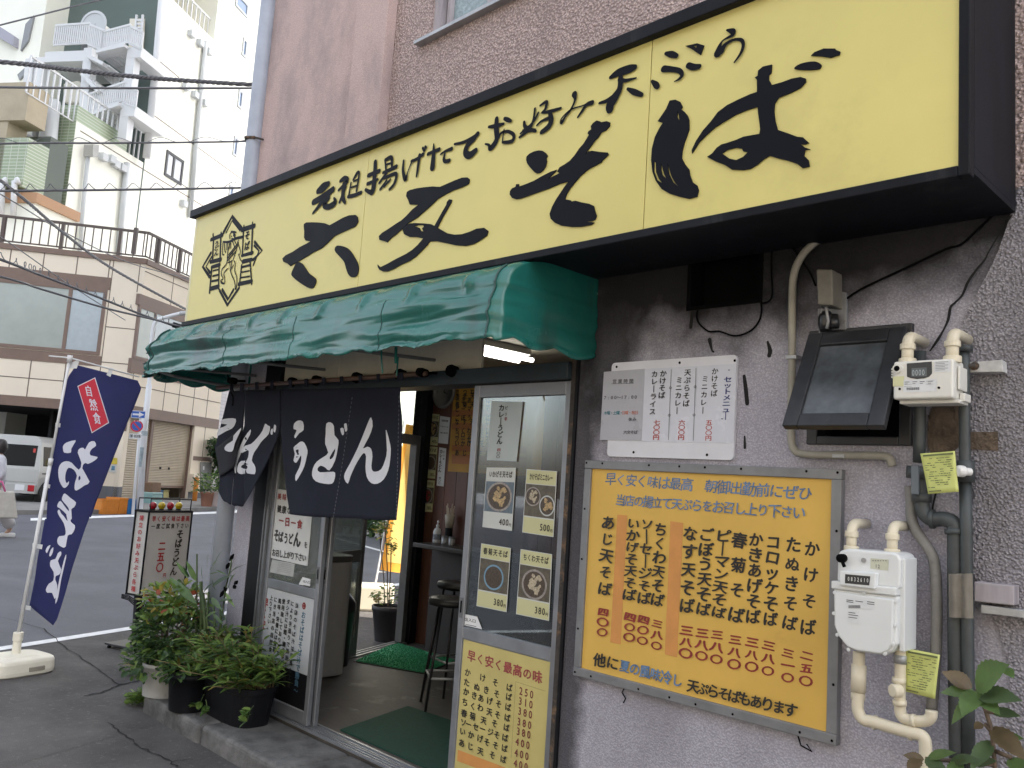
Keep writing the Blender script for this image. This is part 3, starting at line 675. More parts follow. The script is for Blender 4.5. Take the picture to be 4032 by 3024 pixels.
# --- the small row over them
ik = Ink(SP, .0015)
def st(tr, *L):
    for s in L: ik.stroke(s, tr, thick=.003)
st(S2, [(150,700,36),(205,662,60),(262,622,36)], [(100,820,36),(200,765,42),(312,682,40)], [(225,750,35),(180,835,32),(95,940,15)], [(262,770,38),(217,845,38),(260,872,36),(335,828,40),(325,775,14)])
st(S2, [(395,590,24),(440,562,34),(470,592,30),(375,690,18)], [(432,630,38),(422,760,36),(445,825,24)], [(450,655,24),(385,820,20)], [(510,610,14),(490,730,16)], [(535,575,16),(580,500,22),(598,520,18),(570,700,18)], [(540,595,12),(585,572,14)], [(515,660,12),(575,640,14)], [(480,760,24),(550,745,26),(620,715,24)])
st(S2, [(775,385,34),(770,500,38),(750,690,46),(715,710,30),(670,685,22)], [(700,530,28),(820,480,28)], [(690,622,24),(800,572,18)], [(882,370,15),(892,462,18)], [(885,362,24),(950,335,28),(957,442,20)], [(892,412,14),(947,395,14)], [(860,500,20),(930,470,26),(1005,432,28)], [(900,500,20),(820,610,20)], [(870,562,20),(1000,512,28),(982,620,26),(930,680,20)], [(900,582,16),(830,680,20)], [(940,575,16),(870,650,16)])
st(S2, [(1085,370,18),(1078,480,26),(1105,575,34),(1130,490,10),(1180,365,18)], [(1170,375,20),(1230,350,24),(1295,300,28)], [(1258,310,28),(1242,430,26),(1225,540,18)], [(1293,232,20),(1310,258,24)], [(1320,218,20),(1330,228,18)])
st(S2, [(1350,298,26),(1410,270,24),(1472,247,30)], [(1412,190,12),(1410,300,36),(1398,445,50)], [(1488,300,14),(1540,265,18),(1608,240,30)], [(1535,290,14),(1522,350,26),(1540,378,30),(1582,368,30)])
st(S2, [(1640,190,18),(1740,168,24),(1850,115,34),(1890,80,40)], [(1855,125,44),(1780,205,44),(1758,280,50),(1800,312,56),(1868,262,44)])
st(S3, [(215,832,20),(290,822,34),(375,800,22)], [(300,745,38),(297,850,50),(300,970,46),(235,1065,44),(215,1030,22),(178,1018,14)], [(310,965,24),(350,900,20),(420,882,26),(485,920,30),(470,985,32),(380,1000,24),(365,985,14),(382,860,12)], [(388,742,28),(420,755,36),(455,768,26)])
st(S3, [(600,780,24),(618,840,34),(725,880,24)], [(718,635,22),(700,760,24),(655,855,32),(550,945,20)], [(590,875,26),(690,870,30),(720,860,16)], [(560,905,16),(690,790,22),(755,680,20)], [(775,600,16),(845,560,30),(830,640,26),(795,672,14)], [(790,680,14),(880,665,30),(1000,630,22)], [(880,680,36),(895,760,52),(865,830,50),(790,890,38)], [(740,815,18),(790,770,20),(860,740,30)])
st(S3, [(1148,480,56),(1155,540,24),(1112,640,22),(1050,720,20),(1008,788,30),(1010,740,14),(1110,645,14),(1240,602,12),(1300,570,20)], [(1340,570,44),(1280,592,32),(1232,660,26),(1185,728,18)])
st(S3, [(1540,295,30),(1620,245,66),(1740,205,76),(1805,185,50)], [(1640,320,40),(1700,330,34),(1820,302,14)], [(1650,300,50),(1640,420,60),(1575,530,86),(1535,600,84),(1535,640,76)], [(1420,575,22),(1500,550,36),(1560,510,40)], [(1728,420,26),(1800,455,54),(1880,485,40)])
st(S4, [(388,470,26),(435,478,48),(480,492,36)], [(370,605,50),(430,608,42),(505,622,38),(528,660,32),(500,695,18),(462,715,8)], [(268,712,22),(300,742,46),(315,760,40)], [(585,575,46),(630,590,48),(678,585,38)])
ik.poly([(555,405),(600,396),(660,382),(722,402),(690,485),(640,452),(600,425)], holes=[[(625,405),(655,400),(652,420)]], tr=S4, thick=.003)
st(S4, [(920,268,16),(970,280,46),(965,312,30),(890,355,14),(860,400,30),(840,470,64)], [(868,450,54),(910,390,30),(980,352,22),(1045,355,28),(1062,400,28),(1040,470,24),(985,548,14)])
ik.b.build('small_lettering', M_INK, sign)
# --- the emblem: a running porter between two shop lanterns, framed by chevrons
ik = Ink(SP, .0015)
def em(*L, n=1):
    for s in L: ik.stroke(s, S1, n=n)
em([(415,520,26),(520,325,24),(635,470,26)], [(445,525,12),(522,375,12),(620,500,12)], [(800,640,20),(893,750,20),(785,860,22)], [(795,685,16),(855,752,16),(785,925,18)],
   [(255,780,22),(155,948,24),(240,1075,22)], [(262,830,14),(195,950,14),(245,1020,18)], [(365,1245,18),(462,1425,24),(605,1215,22)], [(398,1235,20),(468,1355,22),(535,1240,22)])
em([(258,612,22),(400,555,26)], [(283,545,14),(287,600,14)], [(383,525,14),(388,570,16)], [(290,610,16),(275,890,20)], [(380,570,18),(370,880,18)], [(252,890,22),(380,858,26)])
em([(645,490,30),(798,440,30)], [(668,440,14),(665,500,14)], [(775,400,14),(770,470,14)], [(662,500,18),(648,815,16)], [(775,470,20),(762,790,18)], [(640,812,18),(775,775,24)])
em([(265,955,20),(365,925,24)], [(268,965,18),(240,1270,18)], [(360,925,16),(352,1215,14)], [(285,1000,10),(345,985,10)], [(282,1065,12),(345,1050,12)], [(270,1130,12),(345,1115,14)], [(250,1225,26),(350,1195,26)], [(352,1215,14),(365,1245,12)])
em([(655,885,28),(765,860,24)], [(640,930,16),(612,1175,16)], [(745,875,18),(765,1165,14)], [(640,955,14),(740,930,14)], [(630,1020,10),(735,1000,10)], [(625,1085,10),(738,1070,12)], [(605,1165,26),(765,1130,26)])
for s_ in ([(410,640,10),(480,640,14),(560,600,16),(645,580,18)], [(420,635,8),(430,740,8),(440,770,8)], [(405,660,8),(402,790,8),(420,800,8)], [(495,600,8),(490,560,8),(515,520,8),(555,545,10),(555,590,8),(520,640,8)], [(510,510,8),(550,515,10),(570,525,8)], [(505,565,6),(520,575,6)], [(540,555,14),(555,580,12)], [(515,600,6),(530,598,6)],
   [(500,650,8),(470,750,10),(460,880,10)], [(600,620,8),(575,740,8),(530,870,8)], [(590,640,8),(625,760,8),(610,800,6)], [(600,790,7),(620,850,7),(640,880,7)], [(480,800,10),(600,650,9)], [(470,840,10),(590,690,8)], [(470,870,9),(575,750,8)], [(450,660,6),(450,740,6)], [(465,660,7),(468,740,7)], [(485,660,7),(488,720,7)], [(505,660,9),(505,720,7)], [(530,640,7),(560,720,7)], [(550,620,7),(590,700,7)], [(500,800,7),(530,780,7)],
   [(460,885,9),(440,930,9),(395,985,8),(390,1050,8),(410,1100,8),(380,1120,8),(395,1150,14),(428,1155,8),(430,1090,8),(420,1030,8),(470,970,8)], [(550,880,8),(560,920,8),(555,1000,8),(580,1080,8),(580,1170,9),(570,1225,14)], [(500,990,8),(520,1060,8),(545,1110,8),(560,1180,8),(560,1225,10)], [(490,870,7),(500,980,7)], [(515,870,7),(515,970,7)], [(470,900,7),(520,880,7)], [(540,930,7),(500,1000,7)]): em(s_, n=3)
for ch, p in (('そ', (712, 560)), ('ば', (708, 690))): ik.at(ch, S1(*p), 20, 36, bold=.05)
for ch, p in (('う', (332, 660)), ('ど', (328, 720)), ('ん', (325, 785))): ik.at(ch, S1(*p), 18, 20, bold=.05)
ik.b.build('porter_emblem', M_INK, sign)

# ================================================================== green awning
M_AWN = thin('green awning vinyl', (.018, .15, .125), .24, trans=.16, var=.16, vscale=4)
M_AWN.node_tree.nodes['Principled BSDF'].inputs['Specular IOR Level'].default_value = .7
_n = M_AWN.node_tree; _b = _n.nodes['Principled BSDF']; _t = N(M_AWN, 'ShaderNodeTexNoise'); _t.inputs['Scale'].default_value = 3.4; _t.inputs['Detail'].default_value = 8
_mp = N(M_AWN, 'ShaderNodeMapping'); _mp.inputs['Scale'].default_value = (1, 1, .3); _g = N(M_AWN, 'ShaderNodeNewGeometry'); _n.links.new(_g.outputs['Position'], _mp.inputs[0]); _n.links.new(_mp.outputs[0], _t.inputs['Vector'])
_r = N(M_AWN, 'ShaderNodeValToRGB'); _r.color_ramp.elements[0].position = .56; _r.color_ramp.elements[1].position = .74; _r.color_ramp.elements[0].color = (0, 0, 0, 1); _r.color_ramp.elements[1].color = (.8, .8, .8, 1); _n.links.new(_t.outputs['Fac'], _r.inputs[0])
_m = N(M_AWN, 'ShaderNodeMix', data_type='RGBA'); _m.inputs[7].default_value = (.035, .045, .035, 1); _n.links.new(_b.inputs['Base Color'].links[0].from_socket, _m.inputs[6]); _n.links.new(_r.outputs[0], _m.inputs[0]); _n.links.new(_m.outputs[2], _b.inputs['Base Color'])
M_AWNS = mat('dark awning seam', (.012, .06, .055), .5)
awn = thing('awning', (-4.2, -.3, 2.3), 'green vinyl awning with a torn scalloped edge over the shop entrance', 'awning')
# plan of the outer edge: right end at the wall -> front -> corner -> along the side wall
sd_ = LD; OUT = [(-2.47, -.0), (-2.47, -.60), (-2.50, -.635), (-5.93, -.635), (-6.06, -.60), (-6.20, -.42), (-6.23, -.30), (-6.23 + sd_.x * 2.9, -.30 + sd_.y * 2.9)]
INN = [(-2.47, -.0), (-2.47, -.30), (-2.50, -.32), (-5.60, -.32), (-5.68, -.30), (-5.78, -.22), (-5.82, -.10), (-5.82 + sd_.x * 2.7, -.10 + sd_.y * 2.7)]
segs = []
def plen(L):
    d = [0]
    for a, b in zip(L, L[1:]): d.append(d[-1] + math.hypot(b[0] - a[0], b[1] - a[1]))
    return d
od = plen(OUT)
def on_path(L, s):
    s = max(0, min(od[-1], s))
    for i in range(len(od) - 1):
        if s <= od[i + 1] + 1e-9:
            t = (s - od[i]) / (od[i + 1] - od[i]); return Vector((lerp(L[i][0], L[i + 1][0], t), lerp(L[i][1], L[i + 1][1], t)))
FRONT0, FRONT1 = od[2], od[3]
def awn_pt(s, t):
    "s along the edge, t from the wall (0) over the shoulder to the torn hem (1)"
    o, i = on_path(OUT, s), on_path(INN, s)
    fr = 1 if FRONT0 - .02 <= s <= FRONT1 + .02 else 0
    e = Vector((0, 0, 0)); a = .002
    d = (on_path(OUT, s + a) - on_path(OUT, s - a)); nrm = Vector((-d.y, d.x)); nrm = nrm.normalized() if nrm.length else Vector((0, -1))
    if (o - i).length > .01 and nrm.dot(o - i) < 0: nrm = -nrm
    k = .34
    if t < k:
        q = t / k; p = i.lerp(o, math.sin(q * math.pi / 2) * .92); z = 2.515 - .135 * (1 - math.cos(q * math.pi / 2)) ** 1.0
    else:
        q = (t - k) / (1 - k); p = i.lerp(o, .92 + .08 * math.sin(min(1, q * 3) * math.pi / 2)); z = 2.38 - .25 * q
        hem = .007 * math.sin(s * 2 * math.pi / .29 + 2 * noise.noise(Vector((s, 0, 0)))) + .022 * noise.noise(Vector((s * 3.1, 1, 0))) + .012 * abs(noise.noise(Vector((s * 9, 2, 0)))) + .006 * noise.noise(Vector((s * 37, 2, 0)))
        if not fr: hem = -.03 * abs(math.sin(s * math.pi / .27)) + .02
        z += hem * q ** 3
        wv = noise.noise(Vector((s * 1.5 + q * 1.2, q * 3.4, 0))) * .030 + (1 - 2 * abs(noise.noise(Vector((s * 1.9 - q * 1.5, q * 5.0, 3))))) * .007
        wv += .010 * math.sin(q * 10 + 4 * noise.noise(Vector((s * .9, 0, 9)))) * math.sin(q * math.pi)
        if s > FRONT1 and s < FRONT1 + .45: wv += .010 * math.sin(s * 120) * (1 if q < .8 else .4)
        if s < FRONT0: wv *= .5
        p = p + nrm * wv
        if q > .93: p = p + nrm * (.022 * noise.noise(Vector((s * 9, 5, 0))) + .008)
    # sagging shoulder between the ribs of the frame
    if .15 < t < k + .12 and fr:
        b = (s - FRONT0) / .385; fb = b - math.floor(b)
        bump = .014 * math.exp(-((fb - .5) / .07) ** 2) * math.sin((t - .15) / (k - .03) * math.pi)
        p = p + nrm * bump; z += bump * .6 - .006 * math.sin(fb * math.pi)
    return Vector((p.x, p.y, z))
S_END = od[-1]
mb = MB(); mb.grid(lambda u, v: awn_pt(u * S_END, v), 620, 46)
mb.build('canopy', M_AWN, awn, smooth=True, solid=.002)
mb = MB()
for s in (FRONT0 + .01, FRONT1 + .005, FRONT1 + .2):
    mb.tube([awn_pt(s, t) + Vector((.0, -.006, .002)) for t in [i / 40 for i in range(8, 41)]], .005, 6)
mb.tube([awn_pt(FRONT1 + .02 + .4 * i / 30, .56) + Vector((-.004, -.006, 0)) for i in range(31)], .004, 6)
mb.tube([awn_pt(FRONT1 + .02 + .4 * i / 30, .76) + Vector((-.004, -.006, 0)) for i in range(31)], .004, 6)
mb.apart('seam', M_AWNS, awn)
mb = MB()
for s in (FRONT0 + .75, FRONT0 + 1.55, FRONT0 + 2.35):
    mb.tube([awn_pt(s, t) + Vector((.0, -.002, .0)) for t in [i / 30 for i in range(10, 31)]], .0022, 5)
mb.apart('stitching', M_AWNS, awn)
# inner frame tube of the awning
mb = MB(); mb.tube([(-2.52, -.58, 2.17), (-5.92, -.58, 2.17), (-6.13, -.38, 2.17), (-6.17 + sd_.x * 2.5, -.30 + sd_.y * 2.5, 2.17)], .012, 8)
for x in (-2.53, -3.6, -4.7, -5.6): mb.tube([(x, -.58, 2.17), (x, -.01, 2.2)], .010, 8)
mb.build('frame', M_ALUD, awn)
mb = MB()
for (x, y, z, dx, dz, r) in ((-3.36, -.55, 2.14, .03, -.10, .005), (-3.28, -.52, 2.14, .01, -.05, .008), (-3.55, -.3, 2.14, .0, -.07, .005)):
    mb.tube([(x, y, z + .03), (x + dx * .5, y, z + dz * .5), (x + dx, y, z + dz)], r, 6)
mb.apart('torn_strip', M_AWN, awn)

# ================================================================== noren curtain
M_NOR = mat('charcoal cotton', (.017, .0195, .032), .85, var=.18, vscale=9, bump=.3, bscale=420, spec=.2)
M_NWH = mat('white dyed cotton', (.66, .68, .74), .85, var=.07, vscale=7)
nor = thing('noren_curtain', (-4.7, -.14, 2.1), 'dark split curtain with large white lettering hanging from a rod in the doorway', 'curtain')
NY = -.14; NT = T(800, 1350, .4973)
NA = ([(205,385),(172,520),(128,700),(92,830),(118,960),(132,1100),(122,1180),(150,1235)], [(328,375),(326,520),(318,650),(300,800),(262,960),(236,1080),(226,1180),(222,1278)])
NB = ([(332,375),(328,650),(292,780),(256,900),(246,1030),(238,1150),(226,1278)], [(612,368),(613,660),(576,790),(505,950),(435,1080),(378,1190),(318,1290)])
NC = ([(616,368),(617,660),(625,850),(640,1000),(662,1200),(688,1358)], [(1562,350),(1560,450),(1576,600),(1574,800),(1567,1000),(1556,1150),(1530,1402)])
def nor_d(x, y):
    "depth of the cloth surface along the line of sight, in metres towards the viewer"
    d = .018 * math.sin(x / 95.0 + .6 * math.sin(y / 300.0)) * min(1, max(0, (y - 360) / 500)) + .02 * noise.noise(Vector((x / 260.0, y / 420.0, 1.3)))
    if x < 330: d += .10 * max(0, (y - 600) / 650) * max(0, 1 - abs(x - 200) / 160)
    if 330 <= x < 620: d += .13 * max(0, (y - 640) / 650) * (.4 + .6 * math.sin((x - 260) / 370 * math.pi))
    if x >= 612: d += .10 * max(0, (y - 500) / 900) * math.exp(-((x - 760) / 130) ** 2) + .05 * max(0, (y - 900) / 500)
    return d
def nor_pt(x, y, ex=0):
    X, Y = NT(x, y); d = ray(X, Y); t = (NY - CAM.y) / d.y; L = d.length
    return CAM + d * (t - (nor_d(x, y) + ex) / L)
for (l, r_), nu in ((NA, 14), (NB, 24), (NC, 70)):
    mb = MB()
    def fn(u, v, l=l, r_=r_):
        a, b = poly_at(l, v), poly_at(r_, v); x, y = lerp(a[0], b[0], u), lerp(a[1], b[1], u)
        if v > .999: y += 4 * math.sin(u * 9) + 10 * math.sin(u * math.pi)
        return nor_pt(x, y)
    mb.grid(fn, nu, 40); mb.build('cloth', M_NOR, nor, smooth=True, solid=.0016)
# dark turned-back inner side of the blown left flap
mb = MB(); mb.grid(lambda u, v: nor_pt(lerp(poly_at([(96,836),(118,960),(128,1060)], v)[0], poly_at([(318,660),(285,800),(250,980)], v)[0], u), lerp(poly_at([(96,836),(118,960),(128,1060)], v)[1], poly_at([(318,660),(285,800),(250,980)], v)[1], u), .03 + .03 * math.sin(u * 3)), 10, 10)
mb.build('turned_flap', mat('charcoal cotton underside', (.016, .017, .024), .9), nor, smooth=True, solid=.0016)
mb = MB()
for (x0, y0), (x1, y1) in (((1180, 430), (1028, 1395)), ((1552, 420), (1528, 1395))):
    P = [nor_pt(lerp(x0, x1, i / 30), lerp(y0, y1, i / 30) + 30 * math.sin(i / 30 * 3.1), .002) for i in range(31)]
    for i in range(0, 30, 1): mb.tube([P[i], P[i].lerp(P[i + 1], .55)], .0016, 4)
mb.build('stitching', mat('grey thread', (.16, .17, .2), .8), nor)
mb = MB(); mb.tube([onY(*NT(112, 355), NY + .012), onY(*NT(1765, 243), NY + .012)], .014, 12); mb.build('rod', mat('dark bamboo rod', (.09, .05, .035), .5, var=.4, vscale=12), nor, smooth=True)
for x in (225, 305, 425, 545, 690, 815, 955, 1095, 1245, 1385, 1560):
    yr = 355 - (x - 112) * 112 / 1653
    mb = MB(); w_ = 24 if x < 1500 else 46
    P = [(x - w_ / 2, yr - 22), (x + w_ / 2, yr - 24), (x + w_ / 2, yr + 40), (x - w_ / 2, yr + 42)]
    mb.add([nor_pt(*p, .012) for p in P] , [(0, 1, 2, 3)]); mb.build('loop', M_NOR, nor, solid=.004)
for px in ((232, 300), (1735, 235)):
    mb = MB(); p = onY(*NT(*px), NY + .012); mb.lathe(p, [(.0, -.03), (.022, -.03), (.026, 0), (.022, .03), (0, .03)], 12, (0, 1, 0)); mb.tube([p, (p.x, -.03, p.z + .01)], .008, 6); mb.build('rod_bracket', M_BLACK, nor, smooth=True)
mb = MB()
for P in ([(190,240),(205,290),(230,340),(215,380),(235,430),(232,500)], [(240,300),(225,340),(245,390)]): mb.tube([nor_pt(a, b, .015) for a, b in crom(P)], .004, 6)
mb.build('tie_string', M_BLACK, nor)
# lettering: outlines cut small so that they follow the cloth
def cloth_poly(mb, L, holes, ptf, smooth=3, step=55):
    loops = [crom(q, True, smooth) for q in [L] + list(holes)]
    flat = [p for q in loops for p in q]; tri = tessellate_polygon([[Vector((a, b, 0)) for a, b in q] for q in loops])
    todo = [[flat[i] for i in t] for t in tri]
    while todo:
        t = todo.pop(); e = [(math.dist(t[i], t[(i + 1) % 3]), i) for i in range(3)]; m, i = max(e)
        if m > step:
            a, b, c = t[i], t[(i + 1) % 3], t[(i + 2) % 3]; q = ((a[0] + b[0]) / 2, (a[1] + b[1]) / 2); todo += [[a, q, c], [q, b, c]]
        else: mb.add([ptf(*p) for p in t], [(0, 1, 2)])
mb = MB(); npt = lambda x, y: nor_pt(x, y, .0035)
for L, hs in (([(145,610),(200,598),(258,602),(252,645),(228,678),(180,700),(120,735),(110,720),(125,680),(160,665),(190,645),(142,640)], []), 
              ([(375,685),(370,730),(330,800),(292,890),(266,960),(258,1035),(246,1000),(250,930),(275,860),(320,760)], []),
              ([(490,640),(512,655),(530,665),(518,722),(480,762),(455,790),(430,830),(402,870),(385,930),(402,960),(414,990),(408,1040),(350,1033),(300,1040),(270,1020),(275,970),(300,935),(345,930),(360,880),(355,848),(310,872),(290,860),(332,815),(380,800),(430,750),(470,695)], [[(298,985),(320,962),(350,975),(342,1000)]]),
              ([(536,688),(552,680),(549,725),(534,722)], []), ([(562,648),(578,660),(570,708),(556,698)], []),
              ([(720,640),(752,615),(790,625),(795,690),(760,715),(730,755),(722,735),(740,692),(716,682)], []), ([(715,830),(745,802),(770,782),(800,790),(826,850),(820,900),(800,980),(770,1040),(735,1095),(730,1050),(760,990),(776,930),(775,890),(755,922),(735,950),(715,930),(726,880)], []),
              ([(975,640),(1010,630),(1035,660),(1040,730),(1071,770),(1066,830),(1045,930),(1000,1010),(968,988),(930,972),(905,997),(925,1025),(1030,1020),(1045,1040),(1040,1080),(1020,1115),(960,1115),(890,1095),(862,1050),(870,990),(900,940),(950,905),(990,870),(966,800),(970,720)], [[(1002,905),(1046,835),(1034,895),(1010,922)]]), ([(1085,680),(1110,675),(1115,720),(1100,730)], []), ([(1115,645),(1135,640),(1140,690),(1125,702)], []),
              ([(1330,590),(1342,660),(1310,750),(1265,835),(1300,822),(1330,840),(1340,900),(1332,970),(1340,1012),(1368,1020),(1410,1000),(1440,930),(1455,850),(1445,690),(1460,720),(1475,780),(1486,840),(1480,930),(1465,1010),(1430,1080),(1380,1115),(1330,1110),(1295,1060),(1285,980),(1290,900),(1272,872),(1240,910),(1200,980),(1165,1060),(1145,1115),(1117,1075),(1122,1030),(1160,960),(1220,840),(1270,720),(1310,620)], [])):
    cloth_poly(mb, L, hs, npt, 2)
flp = lambda x, y: nor_pt(x, y, .075)
cloth_poly(mb, [(300,672),(285,720),(252,790),(241,835),(225,862),(180,855),(168,832),(190,802),(236,772),(240,735)], [], flp, 2)
mb.build('lettering', M_NWH, nor)

# ================================================================== menu boards on the wall
M_MENU = mat('yellow menu board', (.66, .415, .085), .55, var=.06, vscale=3, dirt=(.54, .32, .07), dscale=7, dthr=.66)
M_BFR = mat('grey board frame', (.23, .235, .245), .5, metal=.4, var=.14, vscale=10)
M_IK = mat('black brush ink', (.022, .02, .017), .6, var=.2, vscale=50)
M_IR = mat('dark red brush ink', (.25, .03, .025), .6, var=.25, vscale=50)
M_IB = mat('faded blue brush ink', (.115, .20, .34), .6, var=.45, vscale=30, dirt=(.45, .34, .11), dscale=45, dthr=.60)
M_TAPE = mat('orange paper tape', (.60, .27, .075), .65, var=.08, vscale=9)
BT = T(2200, 1800, .663)
menu = thing('menu_board', (-1.88, 0, 1.2), 'big yellow menu board in a grey metal frame with handwritten dishes and prices', 'menu board')
X0, X1, Z0, Z1 = -2.462, -1.289, .742, 1.678
mb = MB(); mb.box(X0 + .03, X1 - .03, -.022, -.001, Z0 + .03, Z1 - .03); mb.build('board', M_MENU, menu)
mb = MB(); F = .037
mb.box(X0, X1, -.034, -.001, Z1 - F, Z1); mb.box(X0, X1, -.034, -.001, Z0, Z0 + F); mb.box(X0, X0 + F, -.0335, -.001, Z0 + F, Z1 - F); mb.box(X1 - F, X1, -.0335, -.001, Z0 + F, Z1 - F)
mb.build('frame', M_BFR, menu, bevel=.003)
mb = MB()
for x in (X0 + .01, X0 + .10, X0 + .35, X0 + .5, X0 + .62, X0 + .78, X1 - .13, X1 - .015):
    for z in (Z1 - .012, Z0 + .015): mb.lathe((x, -.034, z), [(.005, 0), (.004, .002), (0, .003)], 8, (0, -1, 0))
for z in (Z0 + .2, Z0 + .5, Z0 + .72):
    for x in (X0 + .014, X1 - .014): mb.lathe((x, -.034, z), [(.005, 0), (.004, .002), (0, .003)], 8, (0, -1, 0))
mb.apart('screw', M_BLACK, menu)
MP = PY(-.022)
k = Ink(MP, .0008); r = Ink(MP, .0008); b = Ink(MP, .0008)
W = 58
def col(ink, s, a, bb, w=62, h=None, **kw): ink.line(s, BT(*a), BT(*bb), w, h or w, sl=.10, jit=.07, **{**dict(bold=.033), **kw})
for s, a, e, p, pa, pe in (('かけそば', (1505,545), (1480,1010), '二五〇', (1475,1180), (1468,1330)), ('たぬきそば', (1395,520), (1372,985), '三一〇', (1362,1165), (1360,1310)),
    ('コロッケそば', (1275,505), (1258,962), '三八〇', (1248,1120), (1243,1270)), ('かきあげそば', (1173,490), (1155,947), '三八〇', (1150,1100), (1147,1245)), ('春菊そば', (1075,495), (1055,937), '三八〇', (1050,1085), (1043,1230)),
    ('ピーマン天そば', (980,468), (953,922), '三八〇', (943,1055), (938,1200)), ('ごぼう天そば', (880,460), (862,902), '三八〇', (855,1045), (850,1180)), ('なす天そば', (785,455), (765,882), '三八〇', (762,1030), (756,1165)),
    ('ちくわ天そば', (610,430), (590,847), '三八〇', (588,990), (583,1120)), ('ソーセージそば', (529,400), (512,837), '四〇〇', (507,965), (500,1090)), ('いかげそ天そば', (450,395), (425,817), '四〇〇', (427,950), (422,1070)), ('あじ天そば', (300,390), (280,782), '四〇〇', (268,920), (262,1040))):
    n = len(s); wd = 62 if a[0] > 700 else 54; hh = min(wd * 1.02, (e[1] - a[1]) / max(1, n - 1) * .663 * 1.02)
    col(k, s, a, e, wd, hh); col(r, p, pa, pe, wd * .86, wd * .66, bold=.05)
col(b, '早く安く味は最高　朝御出勤前にぜひ', (310,130), (1465,215), 44, 50, bold=.016)
col(b, '当店の揚立て天ぷらをお召し上り下さい', (370,255), (1430,330), 40, 47, bold=.016)
col(k, '他に', (250,1205), (328,1222), 50, 56); col(b, '夏の風味冷し', (395,1242), (708,1325), 42, 52)
col(k, '天ぷらそばもあります', (805,1360), (1385,1500), 48, 54)
for ink, m in ((k, M_IK), (r, M_IR), (b, M_IB)): ink.b.build('lettering', m, menu)
for P in ([(664,380),(740,391),(704,1190),(631,1170)], [(349,341),(408,346),(369,1112),(307,1100)]):
    sheet(MP, [BT(*p) for p in P], .0006, .0005).build('paper_tape', M_TAPE, menu)
mb = MB(); mb.tube([(-2.2, -.01, .74), (-2.21, -.012, .72), (-2.19, -.012, .70), (-2.2, -.012, .68)], .003, 5); mb.tube([(-1.44, -.01, .745), (-1.42, -.02, .71), (-1.38, -.02, .70), (-1.40, -.02, .72)], .003, 5)
mb.apart('hanging_wire', M_BLACK, menu)

WT_ = T(2250, 1350, .4973)
set_ = thing('set_menu_board', (-2.04, 0, 1.9), 'white set menu board screwed to the lilac wall above the yellow menu board', 'menu board')
X0, X1, Z0, Z1 = -2.354, -1.728, 1.699, 2.116
def rrect(mb, x0, x1, z0, z1, y0, y1, r):
    P = []
    for cx, cz, a0 in ((x1 - r, z1 - r, 0), (x0 + r, z1 - r, 90), (x0 + r, z0 + r, 180), (x1 - r, z0 + r, 270)):
        for q in range(6): a = R(a0 + q * 18); P.append((cx + r * math.cos(a), y0, cz + r * math.sin(a)))
    mb.prism(P, (0, y1 - y0, 0))
mb = MB(); rrect(mb, X0, X1, Z0, Z1, -.001, -.014, .018); mb.build('board', mat('white painted board', (.66, .67, .72), .4, var=.04, dirt=(.35, .34, .33), dscale=9, dthr=.72), set_)
SPL = PY(-.014)
sheet(SPL, [WT_(575,208), WT_(1308,165), WT_(1282,795), WT_(556,780)], .0004, .0014).build('menu_sheet', mat('laminated sheet', (.62, .64, .71), .25, var=.03), set_)
mb = MB()
for px in ((358,190), (857,157), (1293,140), (492,866), (1073,887)): p = onY(*WT_(*px), -.014); mb.lathe(p, [(.006, 0), (.005, .002), (0, .003)], 8, (0, -1, 0))
mb.apart('screw', M_BLACK, set_)
sp2 = PY(-.0158); k = Ink(sp2, .0006); r = Ink(sp2, .0006); b = Ink(sp2, .0006)
def wc(ink, s, a, e, w, h=None, **kw): ink.line(s, WT_(*a), WT_(*e), w, h or w, **{**dict(bold=.022), **kw})
wc(b, '“', (1260,222), (1260,222), 20); wc(b, 'セットメニュー', (1240,290), (1222,578), 34, 25, bold=.04); wc(b, '”', (1205,610), (1205,610), 20)
for s, a, e, q, a2, e2, p, a3, e3 in (('かけそば', (1137,225), (1130,400), 'ミニカレー', (1060,285), (1042,535), '五〇〇円', (1090,630), (1085,755)), ('天ぷらそば', (922,235), (910,480), 'ミニカレー', (857,295), (838,537), '六〇〇円', (876,630), (870,750)), ('かけそば', (730,243), (718,415), 'カレーライス', (662,248), (645,545), '七〇〇円', (678,630), (672,750))):
    wc(k, s, a, e, 28); wc(k, q, a2, e2, 27); wc(r, p, a3, e3, 27, 21)
for a, e in (((795,212), (772,768)), ((991,200), (969,772))):
    k.stroke([(*WT_(*a), 1.6), (*WT_(*e), 1.6)])
    for t in (.26, .65): p = WT_(lerp(a[0], e[0], t), lerp(a[1], e[1], t)); k.at('○', p, 13, bold=.02)
for ink, m, nm in ((k, M_IK, 0), (r, mat('red print', (.42, .045, .04), .6), 0), (b, mat('navy print', (.03, .045, .17), .6), 0)): ink.b.build('lettering', m, set_)
hrs = thing('opening_hours_sheet', (-2.3, -.017, 1.9), 'grey opening hours sheet stuck over the left side of the white menu board', 'notice')
sheet(PY(-.0165), [WT_(258,230), WT_(582,205), WT_(556,772), WT_(227,768)], .0002, .0008).build('sheet', mat('grey laminated sheet', (.42, .425, .47), .3, var=.03), hrs)
hp = PY(-.0176); k = Ink(hp, .0004); g = Ink(hp, .0004); o = Ink(hp, .0004)
wc(k, '営業時間', (342,305), (475,303), 17, 18); k.stroke([(*WT_(318,325), 1.2), (*WT_(493,320), 1.2)])
for i, ch in enumerate('7:00～17:00'): k.at(ch, WT_(268 + i * 27, 434 - i * .6), 18, 18, bold=.02)
wc(g, '木曜・土曜・', (270,556), (395,554), 14, 16); wc(o, '日曜・祝日', (413,554), (515,552), 14, 16)
